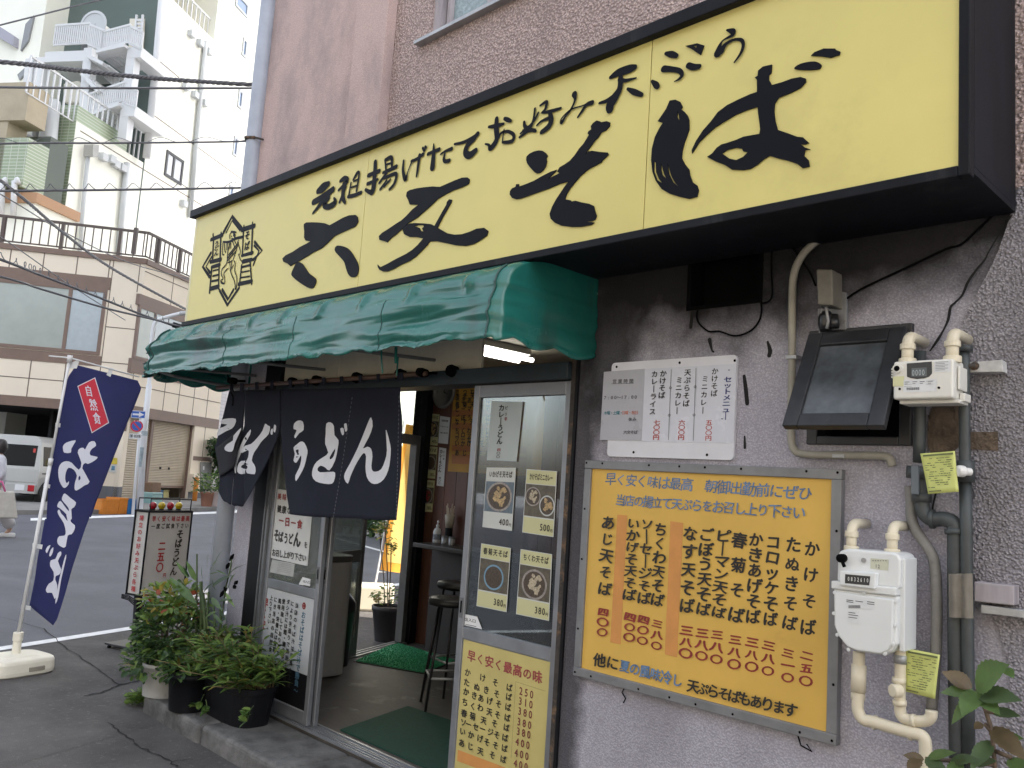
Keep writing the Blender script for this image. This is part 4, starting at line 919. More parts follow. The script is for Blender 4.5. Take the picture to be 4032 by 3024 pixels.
wc(k, '休み', (468,606), (502,605), 15, 16); wc(k, '六文そば', (428,709), (512,708), 15, 16)
k.b.build('lettering', mat('grey print', (.1, .1, .11), .6), hrs); g.b.build('lettering', mat('teal print', (.06, .20, .24), .6), hrs); o.b.build('lettering', mat('salmon print', (.5, .2, .15), .6), hrs)
# ================================================================== meters, pipes and cables on the wall
M0, M1, M2 = T(2700, 800, .6022), T(3100, 1200, .4821), T(2900, 1900, .6775)
def onM(tr, x, y, Y): return onY(*tr(x, y), Y)
def ptube(name, tr, pts, r, Y, m, parent=None, n=10, sm=4, label=None, cat=None, group=None):
    P = [onM(tr, p[0], p[1], p[2] if len(p) > 2 else Y) for p in pts]
    Q = [Vector(q) for q in crom([tuple(p) for p in P], False, sm)]
    mb = MB(); mb.tube(Q, r, n); o = mb.build(name, m, parent, smooth=True)
    if label: tag(o, label, cat, group)
    return o
M_METW = mat('white meter casing', (.68, .70, .70), .38, var=.03, vscale=6, dirt=(.48, .48, .47), dscale=16, dthr=.68)
M_METC = mat('cream meter casing', (.70, .69, .64), .38, var=.03)
M_LCD = mat('meter display', (.03, .035, .04), .2)
M_LABEL = mat('paper label', (.66, .68, .69), .5, var=.06, vscale=20)
M_YTAG = mat('yellow green tag', (.56, .60, .19), .5, var=.08, vscale=12)
def collar(mb, c, r, h, ax=(0, 0, 1)): mb.lathe(c, [(r * .96, 0), (r, .003), (r, h - .003), (r * .96, h)], 16, ax)
def elbow_up(parent, x, z0, y, up, r, back=.1):
    "riser out of a meter with an elbow to the wall"
    mb = MB(); P = [Vector((x, y, z0)), Vector((x, y, z0 + up * .5))]
    for i in range(9):
        a = i / 8 * math.pi / 2; P.append(Vector((x, y + r * 2.0 * (1 - math.cos(a)), z0 + up - r * 2.0 * 0 + r * 2.0 * math.sin(a) - r)))
    P.append(Vector((x, min(-.0, y + back), z0 + up + r)))
    mb.tube(P, r, 14)
    o = mb.build('elbow', M_PVCW, parent, smooth=True)
    mb = MB(); collar(mb, (x, y, z0 - .004), r * 1.45, .022); collar(mb, (x, y, z0 + up * .62), r * 1.28, .02); mb.apart('coupling', M_PVCW, parent, bevel=.002)
    return o
# ---- upper meter
a, b = onM(M1, 866, 462, -.20), onM(M1, 1366, 762, -.20); c = onM(M1, 1345, 440, -.20)
gm = thing('gas_meter', ((a.x + b.x) / 2, -.15, b.z), 'small cream electronic gas meter in front of the propped window', 'gas meter')
x0, x1, z0, z1 = a.x, b.x, b.z, (a.z + c.z) / 2
mb = MB(); mb.box(x0, x1 - .004, -.20, -.10, z0, z1); mb.build('casing', M_METC, gm, bevel=.008, seg=3)
mb = MB(); mb.box(x0 + .01, x1 + .006, -.172, -.09, z0 - .012, z0 - .0); mb.box(x1 - .002, x1 + .014, -.15, -.09, z0 - .004, z0 + .022); mb.box(x1 - .002, x1 + .006, -.17, -.10, z0 + .03, z1 - .02); mb.build('back_casing', M_METC, gm, bevel=.003)
pl = PY(-.2002); W1 = lambda u, v: (lerp(x0, x1, u), lerp(z1, z0, v))
def rect(ik, u0, v0, u1, v1): ik.poly_uv([[W1(u0, v0), W1(u1, v0), W1(u1, v1), W1(u0, v1)]])
ik = Ink(pl, .0006); ik.poly_uv([[W1(*q) for q in ((.23, .07), (.64, .05), (.645, .36), (.60, .44), (.52, .48), (.40, .49), (.30, .46), (.235, .42))]])
ik.b.build('display_window', M_LCD, gm)
ik = Ink(pl, .0010); rect(ik, .31, .20, .56, .42); ik.b.build('display', mat('lcd grey', (.10, .12, .13), .25), gm)
ik = Ink(pl, .0014)
for i, ch in enumerate('0000'): ik.char(ch, *W1(.34 + i * .055, .32), .016, .026, bold=.01)
ik.b.build('digits', mat('lcd digits', (.35, .4, .42), .3), gm)
ik = Ink(pl, .0008); rect(ik, .68, .05, .94, .33); rect(ik, .18, .50, .72, .82); ik.b.build('label', M_LABEL, gm)
ik = Ink(pl, .0012)
for i in range(6): rect(ik, .70, .075 + i * .04, .70 + (.20 if i % 2 == 0 else .15), .085 + i * .04)
for i in range(18): rect(ik, .23 + i * .012, .70, .23 + i * .012 + (.007 if i % 3 else .004), .77)
for u in (.20, .33, .45, .58): rect(ik, u, .55, u + .08, .565); rect(ik, u, .60, u + .05, .612)
for (u0, v0, u1, v1) in ((.19, .62, .32, .625), (.19, .67, .32, .675), (.55, .55, .68, .555), (.55, .63, .68, .635)): rect(ik, u0, v0, u1, v1)
ik.b.build('label_print', mat('label print', (.06, .06, .07), .6), gm)
ik = Ink(pl, .0008); rect(ik, .0, .40, .19, .66); ik.b.build('inspection_sticker', mat('pale yellow sticker', (.6, .6, .35), .4), gm)
mb = MB(); p = W1(.08, .2); mb.lathe((p[0], -.2, p[1]), [(.014, 0), (.014, .01), (.0, .0101)], 16, (0, -1, 0)); mb.build('knob_ring', M_METC, gm)
mb = MB(); mb.lathe((p[0], -.21, p[1]), [(.009, 0), (.008, .003), (0, .0035)], 16, (0, -1, 0))
for q in ((.115, .73), (.755, .73)): q = W1(*q); mb.lathe((q[0], -.2, q[1]), [(.004, 0), (.004, .002), (0, .003)], 10, (0, -1, 0))
mb.apart('screw', M_BLACK, gm)
mb = MB()
for i in range(4): mb.box(x0 - .012, x0 + .002, -.185, -.16, lerp(z1, z0, .16 + i * .07), lerp(z1, z0, .20 + i * .07))
mb.box(x0 - .008, x0 + .002, -.182, -.163, lerp(z1, z0, .14), lerp(z1, z0, .43)); mb.build('side_cap', M_METC, gm)
for px in ((982, 440), (1348, 418)):
    q = onM(M1, *px, -.155); elbow_up(gm, q.x, z1 - .003, -.155, .075, .0185, .145)
# ---- lower meter
gm2 = thing('gas_meter', (-1.13, -.14, 1.1), 'large white diaphragm gas meter to the right of the yellow menu board', 'gas meter')
FY = -.205
def wp(x, y, Y=FY): p = onM(M2, x, y, Y); return (p.x, p.z)
tl, trr = wp(580, 392), wp(945, 425); bl = wp(556, 600); br = wp(935, 640)
mb = MB()
P = [wp(575, 575), wp(580, 420), wp(592, 396), wp(640, 385), wp(900, 405), wp(935, 420), wp(948, 450), wp(940, 620)]
mb.prism([(x, FY + .01, z) for x, z in P], (0, .13, 0)); mb.build('head', M_METW, gm2, bevel=.008, seg=3)
mb = MB(); P = [wp(552, 570), wp(930, 612), wp(930, 660), wp(552, 615)]; mb.prism([(x, FY - .004, z) for x, z in P], (0, .15, 0)); mb.build('flange', M_METW, gm2, bevel=.004)
P = [wp(556, 612), wp(560, 830), wp(585, 895), wp(640, 962), wp(700, 985), wp(850, 1006), wp(895, 985), wp(925, 940), wp(932, 660)]
mb = MB(); mb.prism([(x, FY + .006, z) for x, z in P], (0, .145, 0)); mb.build('body', M_METW, gm2, bevel=.010, seg=3)
cx = sum(p[0] for p in P) / len(P); cz = sum(p[1] for p in P) / len(P)
mb = MB(); mb.prism([(lerp(x, cx, .085), FY - .006, lerp(z, cz, .085)) for x, z in P], (0, .013, 0)); mb.build('front_cover', M_METW, gm2, bevel=.005, seg=3)
mb = MB()
for (x, y) in ((570, 640), (565, 760), (585, 885), (650, 970), (860, 995), (905, 940), (918, 830), (922, 690), (740, 640)):
    p = wp(x, y); mb.lathe((p[0], FY + .007, p[1]), [(.006, 0), (.006, .008), (0, .009)], 8, (0, -1, 0))
mb.apart('bolt', M_METW, gm2)
mb = MB(); P = [wp(612, 510), wp(822, 525), wp(815, 620), wp(610, 595)]; mb.prism([(x, FY - .018, z) for x, z in P], (0, .03, 0)); mb.build('counter_housing', M_METW, gm2, bevel=.004)
pl = PY(FY - .0185); Q = lambda x, y: M2(x, y)
ik = Ink(pl, .0006); ik.poly([Q(632, 532), Q(778, 545), Q(772, 598), Q(630, 585)]); ik.b.build('counter_window', M_LCD, gm2)
ik = Ink(pl, .0011)
for i, ch in enumerate('0832610'): ik.at(ch, Q(652 + i * 18.5, 559 + i * 1.5), 13, 22, bold=.01)
ik.b.build('digits', mat('white digits', (.6, .62, .62), .5), gm2)
pl = PY(FY - .0065); ik = Ink(pl, .0006)
ik.poly([Q(640, 668), Q(805, 690), Q(803, 740), Q(640, 725)]); ik.poly([Q(646, 738), Q(714, 748), Q(712, 822), Q(645, 812)]); ik.b.build('label', M_LABEL, gm2)
ik = Ink(pl, .0010)
for i in range(16): ik.poly([Q(652 + i * 4.4, 712), Q(654.5 + i * 4.4, 712), Q(654.5 + i * 4.4, 730), Q(652 + i * 4.4, 730)])
for (x, y, w_) in ((640, 680, 40), (640, 690, 40), (692, 686, 44), (760, 690, 42), (760, 702, 42), (652, 752, 40), (652, 765, 56), (652, 780, 50)): ik.poly([Q(x, y), Q(x + w_, y + w_ * .13), Q(x + w_, y + w_ * .13 + 4), Q(x, y + 4)])
ik.b.build('label_print', MATS['label print'], gm2)
pl = PY(FY + .0095); ik = Ink(pl, .0006); ik.poly([Q(780, 440), Q(885, 448), Q(882, 512), Q(778, 500)]); ik.b.build('rating_plate', mat('pale rating plate', (.52, .53, .42), .4, var=.1, vscale=60), gm2)
ik = Ink(pl, .001); ik.line('12', Q(812, 485), Q(828, 487), 14, 20); 
for i in range(6): ik.poly([Q(790 + i * 15, 452), Q(798 + i * 15, 453), Q(798 + i * 15, 457), Q(790 + i * 15, 456)])
ik.b.build('plate_print', MATS['label print'], gm2)
mb = MB(); p = wp(733, 452); mb.lathe((p[0], FY + .01, p[1]), [(.008, 0), (.008, .004), (.004, .0042)], 14, (0, -1, 0)); mb.build('plug', M_STEEL, gm2)
mb = MB(); p, q = onM(M2, 605, 440, FY - .012), onM(M2, 628, 490, FY - .012); mb.lathe((p.x, FY + .01, p.z), [(.014, 0), (.014, .026), (.008, .03)], 14, (0, -1, 0)); mb.tube([p, q], .006, 8); mb.build('valve_cock', M_BLACK, gm2, smooth=True)
for (x, y) in ((668, 378), (905, 396)):
    q = onM(M2, x, y, -.14); elbow_up(gm2, q.x, q.z - .012, -.14, .075, .0165, .12)
mb = MB(); mb.box(br[0] - .004, br[0] + .012, FY + .03, FY + .13, 1.115, 1.40); mb.build('side_rib', M_METW, gm2, bevel=.003)
# ---- cream pipes under the lower meter
cp = thing('cream_gas_pipe', (-1.15, -.1, .8), 'cream plastic pipes with elbows running below the large white gas meter', 'gas pipe')
ptube('pipe', M2, [(712, 985), (710, 1090), (706, 1250), (706, 1320), (735, 1375), (800, 1392), (930, 1432), (1020, 1455), (1080, 1475), (1098, 1530), (1100, 1700)], .019, -.13, M_PVCW, cp, 14, 5)
ptube('sleeve', M2, [(712, 1060), (708, 1215)], .0235, -.13, M_PVCW, cp, 14, 2)
ptube('pipe', M2, [(955, 960), (952, 1130), (950, 1300), (965, 1362), (1030, 1385), (1100, 1385), (1130, 1360), (1133, 1325)], .0175, -.12, M_PVCW, cp, 14, 5)
for pts, r in (([(945, 1135), (944, 1165)], .021), ([(948, 1265), (949, 1295)], .021), ([(796, 1392), (814, 1398)], .0225), ([(1004, 1452), (1024, 1458)], .0225), ([(1020, 1383), (1040, 1385)], .020), ([(706, 1225), (706, 1260)], .022)):
    ptube('coupling', M2, pts, r, -.125, M_PVCW, cp, 14, 2)
p = onM(M2, 950, 1210, -.14); mb = MB(); mb.lathe(p, [(.021, 0), (.021, .026), (.018, .03), (0, .031)], 16, (-.5, -.86, 0)); mb.build('valve_cap', M_PVCW, cp, smooth=False, bevel=.002)
ptube('grey_sleeve', M2, [(953, 1000), (952, 1050)], .0205, -.12, M_STEEL, cp, 14, 2)
# ---- dark pipes
dk = thing('dark_gas_pipe', (-.9, -.05, 1), 'pair of dark painted gas pipes running down the rough wall beside the meters', 'gas pipe')
ptube('pipe', M1, [(1443, 345), (1446, 800), (1452, 1290), (1456, 1700)], .017, -.07, M_DKPIPE, dk, 12, 2)
ptube('pipe', M2, [(1330, 0), (1342, 700), (1350, 1660)], .0185, -.07, M_DKPIPE, dk, 12, 2)
ptube('pipe', M1, [(1086, 380), (1082, 900), (1076, 1290)], .019, -.055, M_DKPIPE, dk, 12, 2)
ptube('pipe', M2, [(1072, -40), (1076, 90), (1085, 165), (1135, 212), (1205, 212), (1262, 240), (1272, 320), (1274, 800), (1285, 1660)], .024, -.06, M_DKPIPE, dk, 14, 5)
for tr, a, b, r, Y in ((M1, (1450, 335), (1450, 385), .024, -.07), (M1, (1458, 1275), (1458, 1450), .026, -.07), (M2, (1076, 60), (1076, 115), .030, -.06), (M2, (1128, 212), (1150, 213), .031, -.06), (M2, (1270, 270), (1273, 300), .031, -.06), (M1, (1060, 1320), (1055, 1420), .032, -.07)):
    ptube('coupling', tr, [a, b], r, Y, M_DKPIPE, dk, 12, 2)
mb = MB(); p = onM(M1, 1045, 1310, -.10); q = onM(M1, 1045, 1550, -.10); mb.bar(p, q, .024, .012, (0, 1, 0)); mb.build('valve_handle', mat('grey valve handle', (.12, .14, .16), .5), dk, bevel=.003)
p = onM(M1, 1450, 1362, -.11); mb = MB(); mb.lathe(p, [(.012, -.02), (.0125, 0), (.018, .004), (.018, .022), (.015, .026), (0, .027)], 16, (-.6, -.8, 0)); mb.build('valve_cap', mat('white plastic', (.72, .72, .70), .35), dk, bevel=.002)
ik = Ink(PY(-.098), .002); mb = MB(); A = [onM(M2, *q, -.096) for q in ((1233, 530), (1372, 528), (1377, 790), (1236, 782))]
mb.grid(lambda u, v: A[0].lerp(A[1], u).lerp(A[3].lerp(A[2], u), v) + Vector((0, -.012 * math.sin(u * 2 * math.pi) ** 2 + .004 * noise.noise(Vector((u * 9, v * 9, 0))), 0)), 14, 10)
mb.build('tape_wrap', mat('brown tape wrap', (.17, .155, .13), .45, var=.2, vscale=20), dk, smooth=True)
# ---- grey beige conduit
cd = thing('wall_conduit', (-1.5, -.03, 1.9), 'beige grey cable conduit bending down the wall left of the propped window', 'conduit')
ptube('pipe', M0, [(885, 235, -.0), (835, 265, -.025), (760, 345), (712, 450), (697, 600), (695, 1000), (690, 1400), (690, 1530), (706, 1605), (770, 1640), (1000, 1648), (1260, 1652), (1330, 1668), (1352, 1720)], .0145, -.03, mat('beige grey conduit', (.30, .285, .24), .5, var=.15, vscale=9), cd, 12, 6)
ptube('pipe', M2, [(1008, 20), (1015, 120), (1018, 210), (1050, 290), (1120, 390), (1150, 470), (1162, 620), (1162, 900), (1148, 1150), (1135, 1320)], .0175, -.045, mat('grey conduit', (.20, .195, .185), .55, var=.2, vscale=12, dirt=(.1, .1, .1), dscale=20, dthr=.6), cd, 12, 5)
mb = MB()
for x, y in ((700, 1010), (1010, 1655)): p = onM(M0, x, y, -.03); mb.box(p.x - .022, p.x + .022, -.048, -.001, p.z - .007, p.z + .007)
mb.apart('clip', M_STEEL, cd, bevel=.002)
# ---- junction box, glass fuse and wires
jb = thing('junction_box', (-1.35, -.04, 2.3), 'old brown grey junction box with exposed terminals above the propped window', 'junction box')
A = [onM(M0, *q, -.10) for q in ((852, 432), (958, 432), (962, 668), (862, 662))]
mb = MB(); mb.prism(A, (0, .085, 0)); mb.build('cover', mat('brown grey box', (.16, .15, .125), .5, var=.2, vscale=14), jb, bevel=.005)
A = [onM(M0, *q, -.02) for q in ((985, 570), (1050, 585), (1052, 838), (868, 850), (862, 690), (985, 680))]
mb = MB(); mb.prism(A, (0, .018, 0)); mb.build('back_plate', mat('grey tin plate', (.24, .245, .26), .5, metal=.3, var=.2, dirt=(.1, .07, .05), dscale=12, dthr=.6), jb, bevel=.002)
mb = MB(); p = onM(M0, 915, 745, -.055); mb.lathe((p.x, p.y, p.z - .02), [(.02, -.03), (.026, -.01), (.026, .02), (.018, .04)], 14); p2 = onM(M0, 970, 745, -.05); mb.lathe((p2.x, p2.y, p2.z - .02), [(.018, -.02), (.02, 0), (.014, .03)], 12); mb.build('fuse', mat('black bakelite', (.015, .015, .016), .3), jb, smooth=True)
mb = MB(); mb.tube([onM(M0, *q, -.075) for q in ((918, 680), (925, 730), (932, 770), (922, 820))], .005, 6); mb.tube([onM(M0, *q, -.07) for q in ((890, 690), (885, 740), (900, 800))], .004, 6); mb.build('wire', mat('grey wire', (.3, .3, .3), .4), jb, smooth=True)
for lab, pts, r in (('thin black cable sagging from the junction box up to the sign corner', [(990, 672), (1100, 590), (1200, 535), (1350, 465), (1500, 395), (1700, 300), (1800, 270), (1890, 190), (1990, 95), (2080, -5)], .004),
                    ('black wire looping under the sooty fan opening', [(78, 700), (72, 740), (90, 790), (150, 838), (220, 838), (300, 865), (360, 862), (430, 830), (480, 770), (496, 700), (490, 640)], .0038),
                    ('dark wire running from the fan opening to the junction box', [(500, 655), (545, 640), (566, 590), (560, 450), (566, 300), (600, 258), (655, 255), (720, 320), (770, 390), (820, 470), (850, 540)], .0035)):
    ptube('cable', M0, pts, r, -.012, M_BLACK, None, 6, 4, lab, 'cable')
# ---- brackets
bk = thing('wall_bracket', (-.78, -.03, 2.05), 'chipped white painted batten on the rough wall beside the small gas meter', 'bracket')
A = [onM(M1, *q, -.06) for q in ((1480, 470), (1755, 447), (1762, 548), (1480, 552))]
mb = MB(); mb.prism(A, (0, .048, 0)); mb.build('batten', mat('chipped white batten', (.50, .50, .49), .7, var=.2, vscale=20, dirt=(.15, .13, .12), dscale=25, dthr=.62), bk, bevel=.003)
mb = MB(); p = onM(M1, 1530, 500, -.062); mb.lathe(p, [(.014, 0), (.012, .006), (.005, .008)], 10, (0, -1, 0)); mb.tube([onM(M1, *q, -.07) for q in ((1395, 500), (1470, 500), (1540, 500))], .008, 8); mb.build('clamp', M_RUST, bk, smooth=True)
bk2 = thing('wall_bracket', (-.75, -.03, 1.25), 'weathered grey wooden batten and steel channel at the right edge beside the taped pipes', 'bracket')
A = [onM(M2, *q, -.07) for q in ((1380, 575), (1612, 600), (1612, 715), (1380, 690))]
mb = MB(); mb.prism(A, (0, .058, 0)); mb.build('batten', M_OLDW, bk2, bevel=.003)
A = [onM(M2, *q, -.06) for q in ((1418, 708), (1800, 760), (1800, 805), (1418, 758))]
mb = MB(); mb.prism(A, (0, .045, 0)); mb.build('channel', M_STEEL, bk2, bevel=.002)
# ---- tags
for lab, tr, px, hdr in (('yellow green gas safety tag hanging on the pipe below the small meter', M1, [(1085, 1215), (1368, 1193), (1408, 1528), (1143, 1545)], 0), ('yellow green gas safety tag hanging beside the cream pipes of the large meter', M2, [(985, 965), (1182, 1002), (1160, 1256), (975, 1215)], 1)):
    tg = thing('safety_tag', tuple(onM(tr, *px[0], -.13)), lab, 'tag')
    Yt = -.125; A = [onM(tr, *q, Yt) for q in px]
    mb = MB(); mb.grid(lambda u, v: A[0].lerp(A[1], u).lerp(A[3].lerp(A[2], u), v) + Vector((0, .008 * math.sin(u * 3 + v * 2), 0)), 8, 8); mb.build('card', M_YTAG, tg, smooth=True, solid=.0008)
    ik = Ink(PY(Yt), .003); rnd = random.Random(hdr)
    def q(u, v): a = (lerp(px[0][0], px[1][0], u), lerp(px[0][1], px[1][1], u)); b = (lerp(px[3][0], px[2][0], u), lerp(px[3][1], px[2][1], u)); return tr(lerp(a[0], b[0], v), lerp(a[1], b[1], v))
    def rc(u0, v0, u1, v1): ik.poly([q(u0, v0), q(u1, v0), q(u1, v1), q(u0, v1)])
    rc(.08, .04, .95, .085); rc(.08, .93, .45, .955)
    for i in range(14):
        v = .14 + i * .054; u = .08
        while u < .86:
            l = rnd.uniform(.03, .16)
            if rnd.random() < .62: rc(u, v, min(.93, u + l), v + rnd.uniform(.012, .022))
            u += l + .02
    ik.b.build('print', mat('olive print', (.13, .15, .06), .6), tg)

# ---- hydrangea at the lower right
M_HYD = [thin('hydrangea green', (.10, .17, .05), .5, .3, .3, 14), thin('hydrangea dark green', (.075, .12, .05), .5, .3, .3, 14), thin('hydrangea reddish', (.13, .095, .05), .5, .3, .4, 12)]
def big_leaf(mb, A, B, wd, up, serr=0.0, droop=.0, n=9, curl=.25):
    "broad leaf from stalk A to tip B with a folded midrib and saw-toothed rim"
    A, B = Vector(A), Vector(B); d = B - A; L = d.length; d.normalize(); s = d.cross(Vector(up)).normalized(); nn = s.cross(d)
    L_, M_, R_ = [], [], []
    for i in range(n + 1):
        t = i / n; w_ = wd * (math.sin(math.pi * min(1, t * 1.02) ** .8) ** .9 if 0 < t < 1 else 0.02)
        if i % 2 and serr: w_ *= 1 + serr
        c = A + d * L * t + nn * (-droop * L * t * t)
        M_.append(c); L_.append(c + s * w_ + nn * w_ * curl); R_.append(c - s * w_ + nn * w_ * curl)
    o = len(mb.v); mb.v += [tuple(p) for p in L_ + M_ + R_]
    for i in range(n):
        for a in (0, n + 1):
            mb.f.append([o + a + i, o + a + i + 1, o + a + n + 2 + i, o + a + n + 1 + i]); mb.m.append(mb.k)
hyd = thing('hydrangea', (-.86, -.3, -.13), 'hydrangea bush with broad toothed green and reddish leaves at the lower right corner', 'plant')
mb = MB()
for k, (x0, y0), (x1, y1), wd, ya, yb in ((0, (1390, 1190), (1560, 1050), 95, -.32, -.40), (2, (1370, 1190), (1195, 1095), 52, -.30, -.34), (0, (1385, 1215), (1185, 1215), 42, -.30, -.36), (0, (1400, 1215), (1310, 1345), 60, -.32, -.42), (1, (1400, 1230), (1640, 1250), 62, -.32, -.42), (0, (1410, 1240), (1520, 1330), 50, -.3, -.42), (0, (1380, 1240), (1245, 1400), 36, -.28, -.33),
    (1, (1480, 1330), (1645, 1350), 34, -.3, -.34), (2, (1480, 1420), (1680, 1600), 60, -.3, -.42), (0, (1500, 1480), (1660, 1480), 40, -.26, -.3), (0, (1560, 1080), (1610, 1130), 30, -.36, -.40), (1, (1480, 1500), (1360, 1660), 50, -.3, -.4),
    (2, (1090, 1610), (965, 1580), 30, -.34, -.36), (1, (1100, 1600), (1230, 1700), 40, -.34, -.44), (0, (1110, 1600), (1260, 1560), 34, -.34, -.4), (1, (1240, 1620), (1400, 1600), 36, -.34, -.4), (0, (1290, 1620), (1250, 1720), 45, -.34, -.46), (2, (1060, 1600), (1000, 1690), 40, -.34, -.42), (1, (1400, 1640), (1500, 1610), 34, -.3, -.36), (0, (1600, 1600), (1671, 1700), 50, -.3, -.4), (2, (1430, 1400), (1380, 1430), 26, -.28, -.3)):
    A, B = onM(M2, x0, y0, ya), onM(M2, x1, y1, yb); c = onM(M2, x0, y0 + wd, ya); w_ = (A - c).length * .95
    mb.mat(k); big_leaf(mb, A, B, w_, (.1, -.75, .55), serr=.13, droop=.08, n=17)
mb.build('leaf', M_HYD, hyd, smooth=True)
mb = MB()
for pts in ([(1395, 1200), (1450, 1330), (1485, 1450), (1500, 1640), (1500, 1900)], [(1485, 1450), (1440, 1400)], [(1440, 1330), (1500, 1335)], [(1500, 1640), (1300, 1620), (1100, 1605)], [(1500, 1560), (1600, 1600)]):
    mb.tube([onM(M2, x, y, -.31) for x, y in pts], .006, 7)
mb.tube([onM(M2, 1500, 1900, -.31), (-.86, -.3, -.12)], .007, 7)
mb.build('stem', mat('woody stem', (.12, .085, .06), .8, var=.3, vscale=30), hyd, smooth=True)
# ================================================================== boards, posters and stickers on the doors
def doorboard(name, px, Y, m, label, cat, thick=.002, d=.0006):
    t = thing(name, tuple(onY(*px[-1], Y)), label, cat); o = sheet(PY(Y), px, d, thick).build('sheet', m, t); return t
def q4(px):
    "bilinear position inside a pixel quad TL TR BR BL"
    return lambda u, v: tuple(lerp(lerp(px[0][i], px[1][i], u), lerp(px[3][i], px[2][i], u), v) for i in (0, 1))
RT = T(1780, 2400, .376)
DY = .0195
b = thing('door_menu_board', (-2.94, DY, .1), 'yellow menu board in the lower half of the right sliding door with red prices', 'menu board')
mb = MB(); mb.box(-3.236, -2.646, DY - .0, DY + .0018, .09, MR[0] - .004); mb.build('board', mat('pale yellow board', (.53, .45, .165), .55, var=.08, vscale=4, dirt=(.42, .35, .14), dscale=6, dthr=.62), b)
RP = PY(DY); k = Ink(RP, .001); r = Ink(RP, .001); rd = Ink(RP, .001)
def rline(ink, s, a, e, w, h=None, **kw): ink.line(s, RT(*a), RT(*e), w, h or w, jit=.06, **{**dict(bold=.025), **kw})
rline(r, '早く安く最高の味', (205,490), (895,705), 33, 46, bold=.03)
for L, pr in (([('か',165,660),('け',322,715),('そ',455,765),('ば',602,818)], ('250',775,870)), ([('た',155,762),('ぬ',262,812),('き',360,842),('そ',470,884),('ば',597,915)], ('310',768,975)), ([('か',150,862),('き',236,900),('あ',305,928),('げ',397,958),('そ',490,988),('ば',590,1022)], ('380',763,1080)),
    ([('ち',138,970),('く',222,1012),('わ',300,1028),('天',395,1072),('そ',480,1102),('ば',583,1132)], ('380',755,1190)), ([('春',130,1087),('菊',220,1117),('天',335,1160),('そ',450,1192),('ば',575,1236)], ('380',748,1290)), ([('ソ',125,1182),('ー',180,1202),('セ',255,1227),('ー',325,1250),('ジ',408,1282),('そ',475,1312),('ば',562,1342)], ('400',738,1400)),
    ([('い',118,1277),('か',205,1312),('げ',300,1350),('そ',372,1387),('そ',462,1422),('ば',557,1452)], ('400',728,1515)), ([('あ',108,1397),('じ',200,1432),('天',305,1482),('そ',430,1522),('ば',545,1567)], ('400',720,1625)), ([('げ',420,1700),('そ',500,1720)], ('400',712,1735))):
    for ch, x, y in L: k.at(ch, RT(x, y), 25, 33, bold=.03)
    for i, ch in enumerate(pr[0]): rd.at(ch, RT(pr[1] - 52 + i * 56, pr[2] - 18 + i * 18), 27, 43, bold=.02)
k.b.build('lettering', M_IK, b); r.b.build('lettering', mat('faded red ink', (.30, .06, .055), .6, var=.3, vscale=60), b); rd.b.build('lettering', mat('brown red digits', (.19, .045, .04), .6), b)
k2 = Ink(RP, .0008); k2.stroke([(*RT(668, 755), .8), (*RT(980, 855), .8)]); k2.stroke([(*RT(668, 755), .8), (*RT(620, 1550), .8)]); k2.b.build('sheet_edge', mat('dirty edge', (.2, .17, .09), .8), b)
sheet(RP, [RT(62,1468), RT(560,1655), RT(550,1770), RT(55,1585)], .0008, .0005).build('paper_tape', M_TAPE, b)
# trapezoid entrance stickers
def sticker(Y, px, txt, label, tr, u0, u1, mirror=False):
    t = thing('door_sticker', tuple(onY(*tr(*px[0]), Y)), label, 'sticker')
    sheet(PY(Y), [tr(*p) for p in px], .0006, .0006).build('sheet', M_PAPER, t)
    ik = Ink(PY(Y), .0016); ik.line('出入口', tr(*u0), tr(*u1), txt, bold=.02); ik.stroke([(*tr(u0[0] - 8, u0[1] + 52), 1.5), (*tr(u1[0] + 22, u1[1] + 58), 1.5)]); ik.b.build('lettering', M_IK, t)
sticker(.024, [(118,45), (264,75), (316,207), (110,158)], 15, 'white trapezoid entrance sticker on the right sliding door glass', RT, (152,103), (233,120))
LT = T(1000, 1900, .3014)
sticker(.024, [(637,1235), (742,1262), (735,1362), (585,1330)], 11, 'white trapezoid entrance sticker on the left sliding door glass', LT, (658,1290), (722,1305))
# left door: white poster on the glass and lettered white lower panel
LY = .026
px = [LT(*p) for p in ((315,84), (788,160), (700,1090), (222,985))]
lp = doorboard('udon_poster', px, LY, mat('white poster board', (.60, .61, .60), .5, var=.04), 'white handwritten noodle poster behind the left sliding door glass, partly hidden by the curtain', 'poster')
k = Ink(PY(LY), .004); r = Ink(PY(LY), .004)
def ll(ink, s, a, e, w, h=None, **kw): ink.line(s, LT(*a), LT(*e), w, h or w, sl=-.05, jit=.05, **{**dict(bold=.035), **kw})
ll(r, '美味しい', (340,182), (540,212), 15, 28); ll(k, '健康な', (338,345), (465,368), 17, 32); ll(r, '一日一食', (365,500), (605,545), 20, 36, bold=.05)
for ch, x, y, w_, h_ in (('そ',300,690,20,52), ('ば',358,712,20,46), ('う',425,730,18,46), ('ど',488,735,20,46), ('ん',570,745,30,66)): k.at(ch, LT(x, y), w_, h_, bold=.055, sl=-.08)
ll(k, 'を', (685,815), (685,815), 14, 30); ll(k, 'お召し上がり下さい', (268,915), (665,985), 15, 30)
k.b.build('lettering', M_IK, lp); r.b.build('lettering', M_IR, lp)
px = [LT(*p) for p in ((240,1005), (535,1062), (515,1232), (208,1170))]
sn = doorboard('small_notice', px, LY + .002, mat('grey notice paper', (.42, .43, .42), .5, var=.12, vscale=12), 'small grey taped notice under the white poster on the left door', 'notice')
ik = Ink(PY(LY + .002), .004); qq = q4(px)
for i in range(6): ik.poly([qq(.3, .1 + i * .13), qq(.92, .1 + i * .13), qq(.92, .12 + i * .13), qq(.3, .12 + i * .13)])
